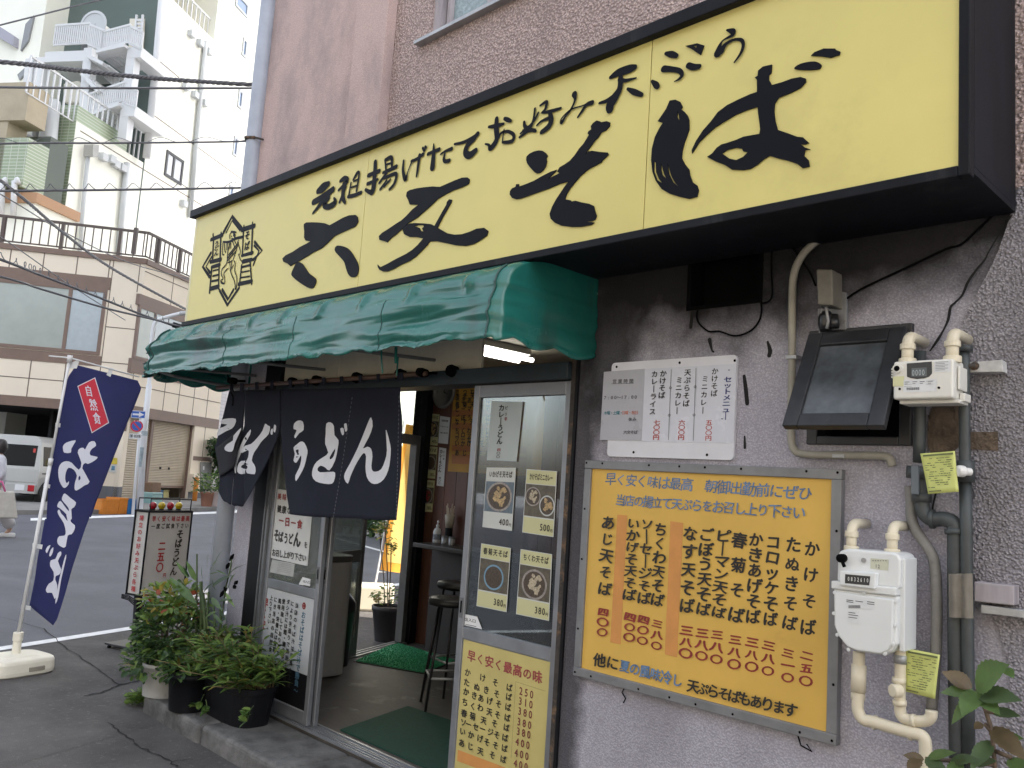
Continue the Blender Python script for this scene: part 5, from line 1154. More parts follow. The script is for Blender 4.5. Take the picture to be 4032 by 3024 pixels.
ik.b.build('print', mat('faint print', (.2, .2, .2), .6), sn)
LD_ = T(1000, 2200, .4221)
lb = thing('door_text_board', (-4.9, .0195, .1), 'white lettered panel in the lower half of the left sliding door behind the bamboo', 'notice board')
mb = MB(); mb.box(-5.198, -4.62, .0195, .0213, .30, MR[0] - .004); mb.build('board', mat('grey white board', (.47, .49, .51), .5, var=.05), lb)
mb = MB(); mb.box(-5.198, -4.62, .0198, .0213, .09, .298); mb.build('kick_plate', M_DARK, lb)
LP_ = PY(.0195); k = Ink(LP_, .001); r = Ink(LP_, .001); b_ = Ink(LP_, .001)
def lv(ink, s, a, e, w, h, **kw): ink.line(s, LD_(*a), LD_(*e), w, h, **{**dict(bold=.035), **kw})
lv(r, '早く安く最高', (112,410), (45,920), 20, 40, bold=.045)
for s, a, e in (('上り下さい。', (163,365), (138,640)), ('にき当店の自然食', (203,382), (155,845)), ('風味・栄養には抜群', (243,395), (195,845)), ('使用致しております', (281,398), (228,880)), ('ダシ汁には鰹・鯖の本ダシを', (325,403), (258,1080)), ('により手造りで製致しており', (365,420), (290,1180)), ('当店のそば汁は昔風の工法', (408,435), (336,1175))): lv(k, s, a, e, 13, 22)
lv(b_, 'おそばはそば汁で勝負〜', (463,525), (392,1230), 17, 30)
r.at('○', LD_(470, 440), 17, 34, bold=.06); r.at('●', LD_(470, 440), 9, 18, bold=.0)
k.b.build('lettering', M_IK, lb); r.b.build('lettering', M_IR, lb); b_.b.build('lettering', mat('blue grey ink', (.07, .15, .22), .6, var=.3), lb)
# ---- dish posters on the right door glass
DT = T(1300, 1500, .45208); D2 = T(900, 2100, .633)
M_PYEL = mat('pale yellow print', (.55, .54, .30), .4); M_PWH = mat('white print', (.56, .58, .56), .4)
M_TABLE = mat('photo table brown', (.10, .085, .06), .4, var=.3, vscale=40); M_TABLEB = mat('photo table blue', (.12, .16, .2), .4, var=.2, vscale=40)
M_BOWL = mat('photo bowl', (.30, .27, .25), .4, var=.3, vscale=60); M_BOWLB = mat('photo blue bowl', (.16, .30, .42), .4); M_SOUP = mat('photo soup', (.07, .05, .035), .4, var=.5, vscale=90); M_FOOD = mat('photo tempura', (.42, .30, .15), .4, var=.6, vscale=110); M_RED = mat('photo red ginger', (.28, .04, .04), .4, var=.5, vscale=90); M_NOOD = mat('photo noodles', (.42, .36, .26), .4, var=.4, vscale=110); M_DISHW = mat('photo white dish', (.5, .52, .52), .4)
def dish_poster(px, pl, name, price, label, bowls, table, head=(0, .22), foot=.73, sz=1.0, group=None, hm=None):
    t = thing('dish_poster', tuple(pl.at(*pl.px(*px[3]))), label, 'poster', group)
    sheet(pl, px, .0004, .0008).build('sheet', M_PWH if hm is None else hm, t)
    qq = q4(px); z = .0014
    def ell(ik, cx, cy, rx, ry, n=28): ik.poly([qq(cx + rx * math.cos(i * 2 * math.pi / n), cy + ry * math.sin(i * 2 * math.pi / n)) for i in range(n)])
    hb_ = M_PYEL if price != '400' or hm else M_PWH
    ik = Ink(pl, z); ik.poly([qq(.02, .01), qq(.98, .01), qq(.98, head[1]), qq(.02, head[1])]); ik.b.build('heading_band', hb_, t)
    ik = Ink(pl, z); ik.poly([qq(.02, foot + .02), qq(.98, foot + .02), qq(.98, .99), qq(.02, .99)]); ik.b.build('price_band', hb_, t)
    ik = Ink(pl, z + .0003); ik.poly([qq(.02, head[1] + .01), qq(.98, head[1] + .01), qq(.98, foot), qq(.02, foot)])
    photo = ik.b.build('photo', table, t)
    for j, (cx, cy, rx, ry, mb_, fm) in enumerate(bowls):
        rnd = random.Random(j + 3); c = Ink(pl, z + .0007 + j * .0001); ell(c, cx, cy, rx, ry); c.b.build('bowl', mb_, photo)
        c = Ink(pl, z + .0009 + j * .0001); ell(c, cx, cy, rx * .86, ry * .86); c.b.build('soup', M_SOUP, photo)
        c = Ink(pl, z + .0011 + j * .0001)
        for i in range(22):
            a = rnd.uniform(0, 6.28); q = rnd.uniform(0, .62); x, y = cx + rx * q * math.cos(a), cy + ry * q * math.sin(a); s_ = rnd.uniform(.10, .26)
            c.poly([qq(x + rx * s_ * rnd.uniform(.6, 1.2) * math.cos(k_ * 1.05), y + ry * s_ * rnd.uniform(.6, 1.2) * math.sin(k_ * 1.05)) for k_ in range(6)])
        c.b.build('food', fm, photo)
    hh = abs(px[3][1] - px[0][1]); ww = abs(px[1][0] - px[0][0])
    ik = Ink(pl, z + .0006); n = len(name); ik.line(name, qq(.5 - .36 + .02, (head[0] + head[1]) / 2), qq(.5 + .36 - .02, (head[0] + head[1]) / 2), ww * .74 / n * 1.02, hh * .115, bold=.03)
    for i, ch in enumerate(price): ik.at(ch, qq(.60 + i * .115, (foot + 1.02) / 2), ww * .19, hh * .15, bold=.02)
    ik.at('円', qq(.93, (foot + 1.09) / 2), ww * .08, hh * .06, bold=.02); ik.b.build('lettering', M_IK, t)
    return t
GP = PY(.0235)
GRP = 'dish posters on the right door glass'
dish_poster([DT(*p) for p in ((1365,753), (1620,757), (1584,1306), (1327,1272))], GP, 'いかげそ天そば', '400', 'squid tempura poster with a dark bowl on blue, upper left on the right door glass', [(.5, .475, .43, .24, M_BOWL, M_FOOD)], M_TABLEB, group=GRP)
dish_poster([DT(*p) for p in ((1712,768), (1978,786), (1946,1360), (1674,1318))], GP, 'かけそばミニカレー', '500', 'two-bowl curry set poster, upper right on the right door glass', [(.27, .42, .25, .15, M_BOWL, M_NOOD), (.74, .54, .25, .16, M_DISHW, M_FOOD)], M_TABLE, group=GRP)
dish_poster([D2(*p) for p in ((1573,62), (1757,92), (1730,490), (1543,452))], GP, '春菊天そば', '380', 'poster with a blue-rimmed bowl, lower left on the right door glass', [(.5, .5, .33, .2, M_BOWLB, M_SOUP)], M_TABLE, group=GRP)
dish_poster([D2(*p) for p in ((1818,98), (2014,130), (1994,545), (1789,502))], GP, 'ちくわ天そば', '380', 'poster with pale noodles in a dark bowl, lower right on the right door glass', [(.5, .5, .39, .23, M_BOWL, M_NOOD)], M_TABLE, group=GRP)
px = [DT(*p) for p in ((1410,176), (1682,182), (1626,702), (1368,690))]
cu = doorboard('curry_udon_sheet', px, .0235, mat('pale blue sheet', (.44, .50, .52), .45, var=.04), 'pale sheet with vertical lettering at the top of the right door glass', 'notice')
k = Ink(PY(.0235), .0036); r = Ink(PY(.0235), .0036)
k.line('カレーうどん', DT(1497,235), DT(1480,525), 24, 27, bold=.045); k.line('ピリ', DT(1540,235), DT(1536,290), 12, 15, bold=.03); r.line('辛', DT(1534,332), DT(1534,332), 13, 17, bold=.03); r.line('四', DT(1474,600), DT(1474,600), 15, 13, bold=.03); k.line('〇〇', DT(1471,630), DT(1468,660), 15, 12, bold=.02)
k.b.build('lettering', M_IK, cu); r.b.build('lettering', M_IR, cu)

# ================================================================== inside the shop
IY = BW - .0035
IP = PY(IY)
GRP = 'dish posters on the brown inner wall'
dish_poster([DT(*p) for p in ((845,278), (954,292), (936,564), (827,554))], IP, 'いかげそ天そば', '400', 'yellow poster with brown squid tempura bowl, topmost on the inner wall', [(.5, .49, .46, .26, M_BOWL, M_FOOD)], M_TABLE, hm=M_PYEL, group=GRP)
dish_poster([DT(*p) for p in ((822,566), (936,576), (914,852), (804,843))], IP, '春菊天そば', '380', 'yellow poster with dark soup bowl, middle one on the inner wall', [(.56, .52, .4, .23, M_BOWL, M_SOUP)], M_TABLE, hm=M_PYEL, group=GRP)
dish_poster([DT(*p) for p in ((798,858), (913,868), (890,1142), (777,1136))], IP, '紅しょうが天そば', '380', 'yellow poster with red ginger bowl, lowest on the inner wall', [(.5, .5, .42, .25, M_BOWL, M_RED)], M_TABLE, hm=M_PYEL, group=GRP)
hs = thing('hours_notice', tuple(onY(*DT(958,305), IY)), 'white printed hours notice on the inner wall beside the squid poster', 'notice')
sheet(IP, [DT(*p) for p in ((958,304), (1045,318), (1026,550), (942,541))], .0004, .0008).build('sheet', M_PAPER, hs)
ik = Ink(IP, .0016); ik.line('営業時間', DT(978,345), DT(1022,350), 7, 9); ik.line('7:00～17:00', DT(962,395), DT(1028,402), 5, 7); ik.line('木曜土曜日曜', DT(962,450), DT(1020,455), 5, 6); ik.b.build('lettering', M_IK, hs)
cs = thing('curry_strip', tuple(onY(*DT(950,580), IY)), 'white vertical curry noodle strip on the inner wall', 'notice')
sheet(IP, [DT(*p) for p in ((951,578), (1012,588), (989,920), (928,911))], .0004, .0008).build('sheet', M_PAPER, cs)
ik = Ink(IP, .0016); ik.line('カレーうどん', DT(968,615), DT(955,780), 13, 16, bold=.04); ik.line('ピリ辛', DT(993,620), DT(990,680), 7, 10); ik.line('四〇〇', DT(958,845), DT(952,890), 9, 9); ik.b.build('lettering', M_IK, cs)
wm = thing('wall_menu', tuple(onY(*DT(1027,785), IY)), 'large orange yellow menu sheet on the inner wall beside the clock', 'menu board')
a, b = onY(*DT(1078,60), IY), onY(*DT(1027,788), IY); xw = (a.x + b.x) / 2
mb = MB(); mb.box(xw, xw + 1.2, IY - .001, IY, b.z, 2.5); mb.build('sheet', mat('orange yellow sheet', (.50, .26, .035), .6, var=.08), wm)
k = Ink(PY(IY - .001), .001); tp_ = Ink(PY(IY - .001), .0006)
for s, z_ in (('きつねそば', 96), ('海老天そば', 132), ('かきあげそば', 168), ('春菊天そば', 205), ('ピーマン天そば', 242), (None, 278), ('ごぼう天そば', 318), ('なす天そば', 354), (None, 392), ('ちくわ天そば', 430), ('コロッケそば', 466), ('ソーセージそば', 503), ('いかげそ天そば', 540), (None, 582), ('あじ天そば', 622), (None, 665), (None, 690)):
    p = onY(*DT(1110, z_ + 4), IY)
    if s:
        n = len(s); st_ = .52 / n if n < 6 else .085
        for i, ch in enumerate(s): k.char(ch, p.x + i * .085 * (1.25 if n < 6 else 1), p.z, .062, .062, bold=.03)
    else: tp_.poly_uv([[(p.x - .08, p.z - .03), (p.x + .9, p.z - .03), (p.x + .9, p.z + .03), (p.x - .08, p.z + .03)]])
k.b.build('lettering', M_IK, wm); tp_.b.build('paper_tape', mat('brown tape', (.42, .16, .045), .6), wm)
# clock
cc = onY(*DT(983,95), IY - .03); ck = thing('wall_clock', tuple(cc), 'round wall clock with grey rim above the dish posters', 'clock')
rr = .15
mb = MB(); mb.lathe((cc.x, IY - .0, cc.z), [(rr, 0), (rr + .012, .012), (rr + .012, .028), (rr - .004, .036), (rr - .018, .03), (rr - .018, .02)], 40, (0, -1, 0)); mb.build('rim', mat('grey clock rim', (.18, .17, .15), .4), ck, smooth=True)
mb = MB(); mb.lathe((cc.x, IY - .012, cc.z), [(rr - .012, 0), (rr - .012, .006)], 40, (0, -1, 0)); mb.build('dial', M_PAPER, ck)
ik = Ink(PY(IY - .018), .001)
for i in range(1, 13): a = R(90 - 30 * i); ik.line(str(i), (0, 0), (0, 0), 1) if False else [ik.char(c_, cc.x + .10 * math.cos(a) + (j - (len(str(i)) - 1) / 2) * .02, cc.z + .10 * math.sin(a), .036, .036, bold=.01) for j, c_ in enumerate(str(i))]
ik.b.build('numeral', M_IK, ck)
for nm, a, l in (('hour_hand', 60, .06), ('minute_hand', -20, .09)):
    ik = Ink(PY(IY - .018), .004); a = R(a); d_ = (math.cos(a), math.sin(a)); ik.poly_uv([[(cc.x - d_[1] * .004, cc.z + d_[0] * .004), (cc.x + d_[1] * .004, cc.z - d_[0] * .004), (cc.x + d_[0] * l, cc.z + d_[1] * l)]]); ik.b.build(nm, M_BLACK, ck)
# counter shelf with things on it
CT = .965
ct = thing('counter', (-6, BW, 0), 'dark standing counter shelf along the brown inner wall', 'counter')
mb = MB(); mb.box(-6.12, -1.0, BW - .36, BW - .002, CT - .04, CT); mb.build('counter_top', mat('dark counter top', (.05, .042, .035), .35, var=.2), ct, bevel=.006)
mb = MB(); mb.box(-6.10, -1.0, BW - .14, BW - .002, .0, CT - .04); mb.build('front_panel', mat('dark counter panel', (.03, .022, .02), .6), ct)
p = onY(*DT(928,1388), BW - .12); sb = thing('pump_bottle', (p.x, p.y, CT), 'white pump bottle on the dark counter', 'bottle')
mb = MB(); mb.lathe((p.x, p.y, CT + .001), [(.036, 0), (.038, .005), (.038, .10), (.028, .125), (.014, .135), (.014, .145)], 18); mb.build('body', mat('white plastic bottle', (.62, .63, .64), .35), sb, smooth=True)
mb = MB(); mb.lathe((p.x, p.y, CT + .146), [(.016, 0), (.016, .018), (.006, .02), (.006, .05)], 12); mb.tube([(p.x, p.y, CT + .19), (p.x + .01, p.y - .01, CT + .198), (p.x + .035, p.y - .02, CT + .19)], .007, 8); mb.build('pump', M_PAPER, sb, smooth=True)
mb = MB(); mb.lathe((p.x, p.y, CT + .03), [(.0385, 0), (.0385, .05)], 18, cap=False); mb.build('label', mat('blue grey label', (.2, .22, .27), .5, var=.6, vscale=60), sb)
p = onY(*DT(1030,1360), BW - .07)
cb = thing('chopstick_cup', (p.x, p.y, CT), 'tapered cream cup of wooden chopsticks on the dark counter', 'cup')
z_ = onY(*DT(1030,1278), p.y).z
mb = MB(); mb.lathe((p.x, p.y, z_), [(.036, 0), (.048, .118), (.044, .118), (.034, .01)], 18); mb.build('cup', mat('cream cup', (.45, .41, .33), .5), cb, smooth=True)
mb = MB(); mb.lathe((p.x, p.y, CT + .001), [(.035, 0), (.035, z_ - CT - .002)], 14); mb.build('stand', M_DARK, cb)
for i in range(7):
    a = i * .9; mb = MB(); mb.tube([(p.x + .02 * math.cos(a), p.y + .02 * math.sin(a), z_ + .01), (p.x + .045 * math.cos(a), p.y + .03 * math.sin(a), z_ + .18 + .02 * (i % 3))], .005, 5); mb.build('chopstick', mat('pale chopstick wood', (.55, .47, .36), .7), cb)
for j, (x, y) in enumerate(((1000,1372), (1062,1372))):
    p = onY(*DT(x, y), BW - .16); q_ = thing('spice_can', (p.x, p.y, CT), ('grey steel spice can between the pump bottle and its twin', 'grey steel spice can at the right end beside its twin')[j], 'can', 'spice cans on the counter')
    mb = MB(); mb.lathe((p.x, p.y, CT + .001), [(.028, 0), (.030, .004), (.030, .062)], 16); mb.build('can', M_STEEL, q_, smooth=True); mb = MB(); mb.lathe((p.x, p.y, CT + .064), [(.031, 0), (.031, .012), (.0, .013)], 16); mb.build('lid', M_ALUD, q_)
# stools
M_STOOL = mat('black stool tube', (.012, .012, .014), .4); M_SEAT = mat('black vinyl seat', (.015, .015, .016), .45)
def stool(x, y, z, rot, label):
    t = thing('bar_stool', (x, y, 0), label, 'stool', 'black bar stools by the counter')
    mb = MB(); mb.lathe((x, y, z - .06), [(.10, 0), (.155, .01), (.165, .03), (.155, .055), (.1, .062), (0, .064)], 24); mb.build('seat', M_SEAT, t, smooth=True)
    F_ = []
    for i in range(4):
        a = rot + i * math.pi / 2; P = Vector((x + .11 * math.cos(a), y + .11 * math.sin(a), z - .06)); Q_ = Vector((x + .21 * math.cos(a), y + .21 * math.sin(a), .001)); F_.append((P, Q_)); mb = MB(); mb.tube([P, Q_], .0095, 8); mb.build('leg', M_STOOL, t, smooth=True)
    mb = MB()
    for i in range(4): a_, b_ = F_[i], F_[(i + 1) % 4]; mb.tube([a_[0].lerp(a_[1], .68), b_[0].lerp(b_[1], .68)], .009, 8)
    mb.build('footrest', M_STEEL, t, smooth=True)
s1 = onZ(1806, 2290, .80)
stool(s1.x, s1.y, .80, .6, 'black round bar stool nearest the counter, with a steel footrest')
s2 = onZ(1795, 2375, .80)
stool(s1.x + .30, s1.y - .32, .74, .2, 'lower black bar stool half hidden behind the right sliding door')
# floor mats
tm = thing('turf_mat', (-5.7, 1.7, 0), 'bright green turf mat inside the side door', 'mat')
A = [onZ(1402, 2606, 0), onZ(1665, 2652, 0), onZ(1790, 2606, 0), onZ(1560, 2535, 0)]
mb = MB(); mb.prism([(p.x, p.y, .006) for p in A], (0, 0, .008)); mb.build('pile', M_TURF, tm)
c_ = sum(A, Vector()) / 4; mb = MB(); mb.prism([(lerp(c_.x, p.x, 1.05), lerp(c_.y, p.y, 1.05), .002) for p in A], (0, 0, .004)); mb.build('border', M_DARK, tm)
rnd = random.Random(4); mb = MB()
for i in range(5200):
    u, v = rnd.random(), rnd.random(); p = A[0].lerp(A[1], u).lerp(A[3].lerp(A[2], u), v); h = rnd.uniform(.006, .014); a = rnd.uniform(0, 6.3); dx, dy = .004 * math.cos(a), .004 * math.sin(a)
    mb.add([(p.x - dx, p.y - dy, .013), (p.x + dx, p.y + dy, .013), (p.x + rnd.uniform(-.006, .006), p.y + rnd.uniform(-.006, .006), .013 + h)], [(0, 1, 2)])
mb.build('tuft', M_TURF, tm)
em_ = thing('entrance_mat', (-4, .5, 0), 'dark green ribbed mat behind the front door track', 'mat')
A = [onZ(1285, 2888, 0), onZ(1330, 3060, 0), onZ(1900, 2950, 0), onZ(1605, 2785, 0)]
A[1] = Vector((-3.55, .16, 0)); A[2] = Vector((-3.1, .95, 0)); A[0].y = .16
mb = MB(); mb.prism([(p.x, p.y, .001) for p in A], (0, 0, .009)); tag(mb.build('rug', M_TURFD, em_))
# grey cabinet by the left door, bin and yellow banner behind it
cbn = thing('water_dispenser', (-4.95, .55, 0), 'tall rounded grey white cabinet just inside the left sliding door', 'cabinet')
a = onZ(1262, 2692, 0.0); top = onY(1290, 2195, a.y).z
P = []
cx, cy = a.x - .27, a.y + .10
for i in range(24):
    t_ = i / 24 * 2 * math.pi; P.append((cx + .20 * abs(math.cos(t_)) ** .6 * (1 if math.cos(t_) > 0 else -1), cy + .20 * abs(math.sin(t_)) ** .6 * (1 if math.sin(t_) > 0 else -1)))
mb = MB(); mb.prism([(x, y, .02) for x, y in P], (0, 0, top - .06)); mb.build('body', mat('grey white cabinet', (.27, .26, .25), .45, var=.08, vscale=5), cbn, bevel=.01)
mb = MB(); mb.prism([(lerp(cx, x, 1.01), lerp(cy, y, 1.01), top - .04) for x, y in P], (0, 0, .045)); mb.build('lid', mat('dark lid', (.06, .055, .05), .5), cbn, bevel=.008)
mb = MB(); p = onY(1290, 2240, cy - .2); mb.box(cx + .05, cx + .16, cy - .205, cy - .199, top - .12, top - .10); mb.build('badge', M_BLACK, cbn)
bn = thing('waste_bin', (-5.6, 1.0, 0), 'black domed bin behind the grey cabinet', 'bin')
p = onZ(1312, 2652, 0); p = Vector((p.x - .27, p.y + .16, 0))
mb = MB(); mb.lathe((p.x, p.y, .001), [(.13, 0), (.15, .42), (.16, .43), (.155, .5), (.09, .58), (0, .60)], 20); mb.build('body', mat('black bin plastic', (.02, .02, .022), .35), bn, smooth=True)
yb = thing('yellow_banner', tuple(SW(1.2, -.1)), 'yellow lettered banner seen through the lower side door pane', 'banner')
A = [onV(1326, 2228, (lw(0) - .05, 0), (LD.x, LD.y)), onV(1362, 2228, (lw(0) - .05, 0), (LD.x, LD.y)), onV(1335, 2510, (lw(0) - .05, 0), (LD.x, LD.y)), onV(1300, 2510, (lw(0) - .05, 0), (LD.x, LD.y))]
o_ = A[3]; ww = 1
pl = Plane(SW(1.0, -.05), (LD.x, LD.y, 0), (0, 0, 1))
u0 = pl.px(1300, 2510)[0] - .25; u1 = pl.px(1352, 2228)[0]; v0, v1 = .05, pl.px(1330, 2226)[1]
mb = MB(); mb.grid(lambda u, v: pl.at(lerp(u0, u1, u), lerp(v0, v1, v), -.02 + .006 * math.sin(u * 7)), 12, 12); mb.build('cloth', thin('yellow banner cloth', (.75, .45, .02), .7, .35, .06), yb, smooth=True)
ik = Ink(pl, -.012)
for i, ch in enumerate('おたがちま'): ik.char(ch, u1 - .10, v1 - .22 - i * .105, .07, .09, bold=.04, flip=-1)
ik.b.build('lettering', M_IK, yb)
# lit tubes behind the transom
M_TUBE = mat('lit tube', (1, 1, 1), .5, emit=(1.0, .97, .90), estr=3.5)
fl = thing('ceiling_light', (-2.9, .8, 2.45), 'lit twin fluorescent lamp under the ceiling behind the transom', 'lamp')
e = onY(*T(1200, 1350, .5425)(1555, 140), .35); e.z = min(e.z, 2.5)
e2 = onY(*T(1200, 1350, .5425)(1650, 125), .35)
zt = 2.50
for i, px in enumerate(((1553, 132), (1652, 126))):
    d_ = ray(*T(1200, 1350, .5425)(*px)); t_ = (zt - CAM.z) / d_.z; p = CAM + d_ * t_
    mb = MB(); mb.tube([(p.x, p.y, zt), (p.x, p.y - 1.15, zt)], .0165, 12); mb.build('tube', M_TUBE, fl, smooth=True)
    if i == 0: p0 = p
mb = MB(); mb.box(p0.x - .03, p.x + .03, p.y - 1.1, p.y - .05, zt + .03, zt + .08); mb.build('housing', mat('white enamel', (.6, .6, .58), .4), fl)
for (x, y) in ((-5.2, 1.4), (-1.9, 1.4)):
    pass
# ================================================================== banner on its water-filled base
F3, F4, F5 = T(0, 1350, .42194), T(0, 1950, .51234), T(550, 2200, .30136)
M_FLAG = thin('navy banner cloth', (.022, .027, .125), .75, .22, .12, 5)
M_FLAGW = mat('white banner print', (.62, .64, .74), .75, var=.04); M_FLAGR = mat('red banner print', (.52, .03, .055), .75, var=.05)
M_POLE = mat('white plastic pole', (.62, .63, .64), .35, var=.05); M_BASE = mat('ivory plastic base', (.70, .67, .57), .42, var=.05, vscale=6, dirt=(.45, .42, .34), dscale=9, dthr=.68)
PB = onZ(72, 2590, -.02)
ban = thing('banner_flag', (PB.x, PB.y, -.13), 'tall navy banner with white brush lettering on a white pole and ivory base', 'banner')
vd = (PB - CAM).to_2d().normalized(); FU = Vector((-vd.y, vd.x, 0)) * -1            # to the right as seen, along the cloth
if FU.dot(CR) < 0: FU = -FU
FPL = Plane(PB, (FU.x, FU.y, 0), (0, 0, 1))
FPL.n = FPL.n if FPL.n.dot(CAM - PB) > 0 else -FPL.n
def fl_d(x, y):
    return .05 * math.sin((x - 200) / 150.0 + y / 420.0) + .03 * noise.noise(Vector((x / 160.0, y / 260.0, 4)))
def fl_pt(x, y, ex=0):
    p = onP(x, y, FPL.o, FPL.n); d = (p - CAM); L = d.length; return CAM + d * (1 - (fl_d(x, y) + ex) / L)
lft = [F3(*p) for p in ((712,205),(640,310),(592,440),(556,650),(541,850),(492,1000),(463,1200),(447,1400),(432,1650))] + [F4(*p) for p in ((345,180),(312,370),(290,480),(268,640),(226,850))]
rgt = [F3(*p) for p in ((1285,352),(1320,425),(1260,580),(1200,720),(1080,1020),(960,1330),(900,1480),(845,1640))] + [F4(*p) for p in ((745,20),(650,270),(555,560),(500,760),(440,950),(408,1000))]
mb = MB()
def fn(u, v):
    a, b = poly_at(lft, v), poly_at(rgt, v); return fl_pt(lerp(a[0], b[0], u), lerp(a[1], b[1], u))
mb.grid(fn, 30, 70); mb.build('cloth', M_FLAG, ban, smooth=True, solid=.001)
W = MB(); fp = lambda x, y: fl_pt(x, y, .004)
def fpoly(mbx, tr, L, holes=(), ex=.004): cloth_poly(mbx, [tr(*p) for p in L], [[tr(*p) for p in h] for h in holes], lambda x, y: fl_pt(x, y, ex), 2, 30)
def frect(mbx, tr, L, ex):
    A = [tr(*p) for p in L]; mbx.grid(lambda u, v: fl_pt(lerp(lerp(A[0][0], A[1][0], u), lerp(A[3][0], A[2][0], u), v), lerp(lerp(A[0][1], A[1][1], u), lerp(A[3][1], A[2][1], u), v), ex), 8, 14)
frect(W, F3, [(722,403),(888,322),(1019,747),(856,843)], .003)
RD = MB(); frect(RD, F3, [(730,408),(883,332),(1009,742),(860,832)], .005); RD.build('red_label', M_FLAGR, ban)
# mirrored lettering: the cloth is seen from behind
fpoly(W, F3, [(590,960),(620,930),(705,908),(690,945),(665,990),(660,1025),(600,1025),(588,990)])
fpoly(W, F3, [(725,1025),(745,985),(780,980),(795,995),(830,930),(880,918),(896,960),(862,985),(840,1015),(845,1050),(912,1065),(880,1100),(820,1130),(795,1120),(768,1170),(836,1295),(790,1330),(715,1378),(695,1355),(703,1290),(718,1240),(690,1185),(640,1165),(615,1210),(608,1270),(622,1310),(642,1290),(640,1320),(610,1352),(585,1345),(555,1290),(543,1215),(550,1160),(575,1120),(620,1104),(670,1120),(735,1185),(760,1120)], [[(732,1255),(745,1240),(752,1265),(735,1285)]])
fpoly(W, F3, [(605,1405),(660,1450),(710,1490),(690,1535),(665,1555),(670,1640),(640,1655),(620,1600),(560,1545),(535,1530),(540,1500),(565,1475),(600,1520),(640,1570),(640,1545),(615,1510),(578,1465),(585,1430)])
fpoly(W, F4, [(470,140),(455,110),(442,125),(455,160),(490,215),(505,280),(495,310),(455,315),(440,345),(445,375),(475,398),(505,395),(520,310),(550,300),(572,265),(575,230),(545,205),(530,140),(510,150),(520,200),(490,160)])
fpoly(W, F4, [(350,425),(365,395),(388,383),(375,415),(360,445)]); fpoly(W, F4, [(378,460),(390,420),(410,400),(405,440),(388,470)])
fpoly(W, F4, [(425,490),(445,445),(468,432),(470,460),(445,505),(470,570),(455,610),(430,620),(425,650),(440,690),(435,760),(420,798),(400,750),(365,750),(352,725),(375,680),(410,655),(412,590),(385,545),(390,500)])
fpoly(W, F4, [(503,462),(508,480),(470,650),(448,780),(430,830),(425,815),(445,700),(475,560)])
for ch, p, w_ in (('自', (828,450), 60), ('然', (872,580), 66), ('食', (905,705), 64)):
    vs, fs = glyph(ch); X, Y = F3(*p); k_ = w_ * .42194 * 1.9
    for dx, ex in ((-.03, .0072), (.03, .0075)):
        ang = R(18); W.add([fl_pt(X + (-(a + dx) * math.cos(ang) + b * math.sin(ang) * -0 - b * math.sin(ang)) * k_ * .62, Y + (-(a + dx) * math.sin(ang) * -1 * -.2 - b * math.cos(ang)) * k_, ex) for a, b in vs], fs)
W.build('lettering', M_FLAGW, ban)
pt_ = onP(*F3(652, 140), FPL.o, FPL.n); pb_ = onP(*F4(142, 1065), FPL.o, FPL.n)
mb = MB(); mb.tube([pb_, pb_.lerp(pt_, .62)], .0145, 12); mb.tube([pb_.lerp(pt_, .60), pt_], .011, 12); pol = mb.build('pole', M_POLE, ban, smooth=True)
mb = MB(); mb.tube([pb_.lerp(pt_, .60), pb_.lerp(pt_, .625)], .018, 12); mb.tube([pt_ - Vector((0, 0, .035)), pt_ + Vector((0, 0, .02))], .02, 10); mb.apart('joint', M_POLE, ban, smooth=True)
mb = MB(); q = onP(*F3(455, 122), FPL.o, FPL.n); q2 = onP(*F3(1300, 318), FPL.o, FPL.n); mb.tube([q, pt_, q2], .006, 8); mb.build('cross_arm', M_POLE, ban, smooth=True)
for L in ([(632,200),(722,160),(740,175),(715,240),(630,235)], [(1020,232),(1060,240),(1030,318),(994,300)], [(518,745),(566,752),(562,790),(515,782)], [(410,1310),(470,1322),(465,1358),(405,1345)]):
    mb = MB(); mb.prism([fl_pt(*F3(*p), .006) for p in L], FPL.n * .004); mb.build('loop', M_POLE, ban)
for L in ([(250,368),(328,380),(322,415),(248,400)], [(165,842),(238,852),(234,885),(160,872)]):
    mb = MB(); mb.prism([fl_pt(*F4(*p), .006) for p in L], FPL.n * .004); mb.build('loop', M_POLE, ban)
cz = pb_.z
mb = MB(); mb.lathe((pb_.x, pb_.y, 0), [(.032, -.05), (.030, cz - .05), (.036, cz - .05), (.036, cz + .012), (.02, cz + .015)], 18); mb.build('socket', M_BASE, ban, smooth=False, bevel=.003)
a = onZ(*F4(20, 1460), -.13); bR = onZ(*F4(385, 1400), -.13)
ax = (bR - a).normalized(); ay = Vector((-ax.y, ax.x, 0)); ctr = Vector((pb_.x, pb_.y, 0)) + ay * .0
def ring(s, z, rr=.3):
    P = []
    hw, hd = .245 * s, .20 * s
    for i in range(36):
        t = i / 36 * 2 * math.pi; c_, s_ = math.cos(t), math.sin(t)
        P.append(ctr + ax * (hw * abs(c_) ** .45 * (1 if c_ > 0 else -1)) + ay * (hd * abs(s_) ** .45 * (1 if s_ > 0 else -1)) + Vector((0, 0, z)))
    return P
mb = MB(); lv_ = [(.90, -.128), (.985, -.115), (1.0, -.09), (.985, -.03), (.95, -.012), (.90, -.004), (.62, .003), (.55, .012), (.30, .014)]
rings = [ring(s, z) for s, z in lv_]
for i in range(len(rings) - 1):
    for j in range(36): mb.quad(rings[i][j], rings[i][(j + 1) % 36], rings[i + 1][(j + 1) % 36], rings[i + 1][j])
mb.add(rings[-1], [tuple(range(36))]); mb.add(rings[0], [tuple(range(36))[::-1]])
bs = mb.build('base', M_BASE, ban, smooth=True)
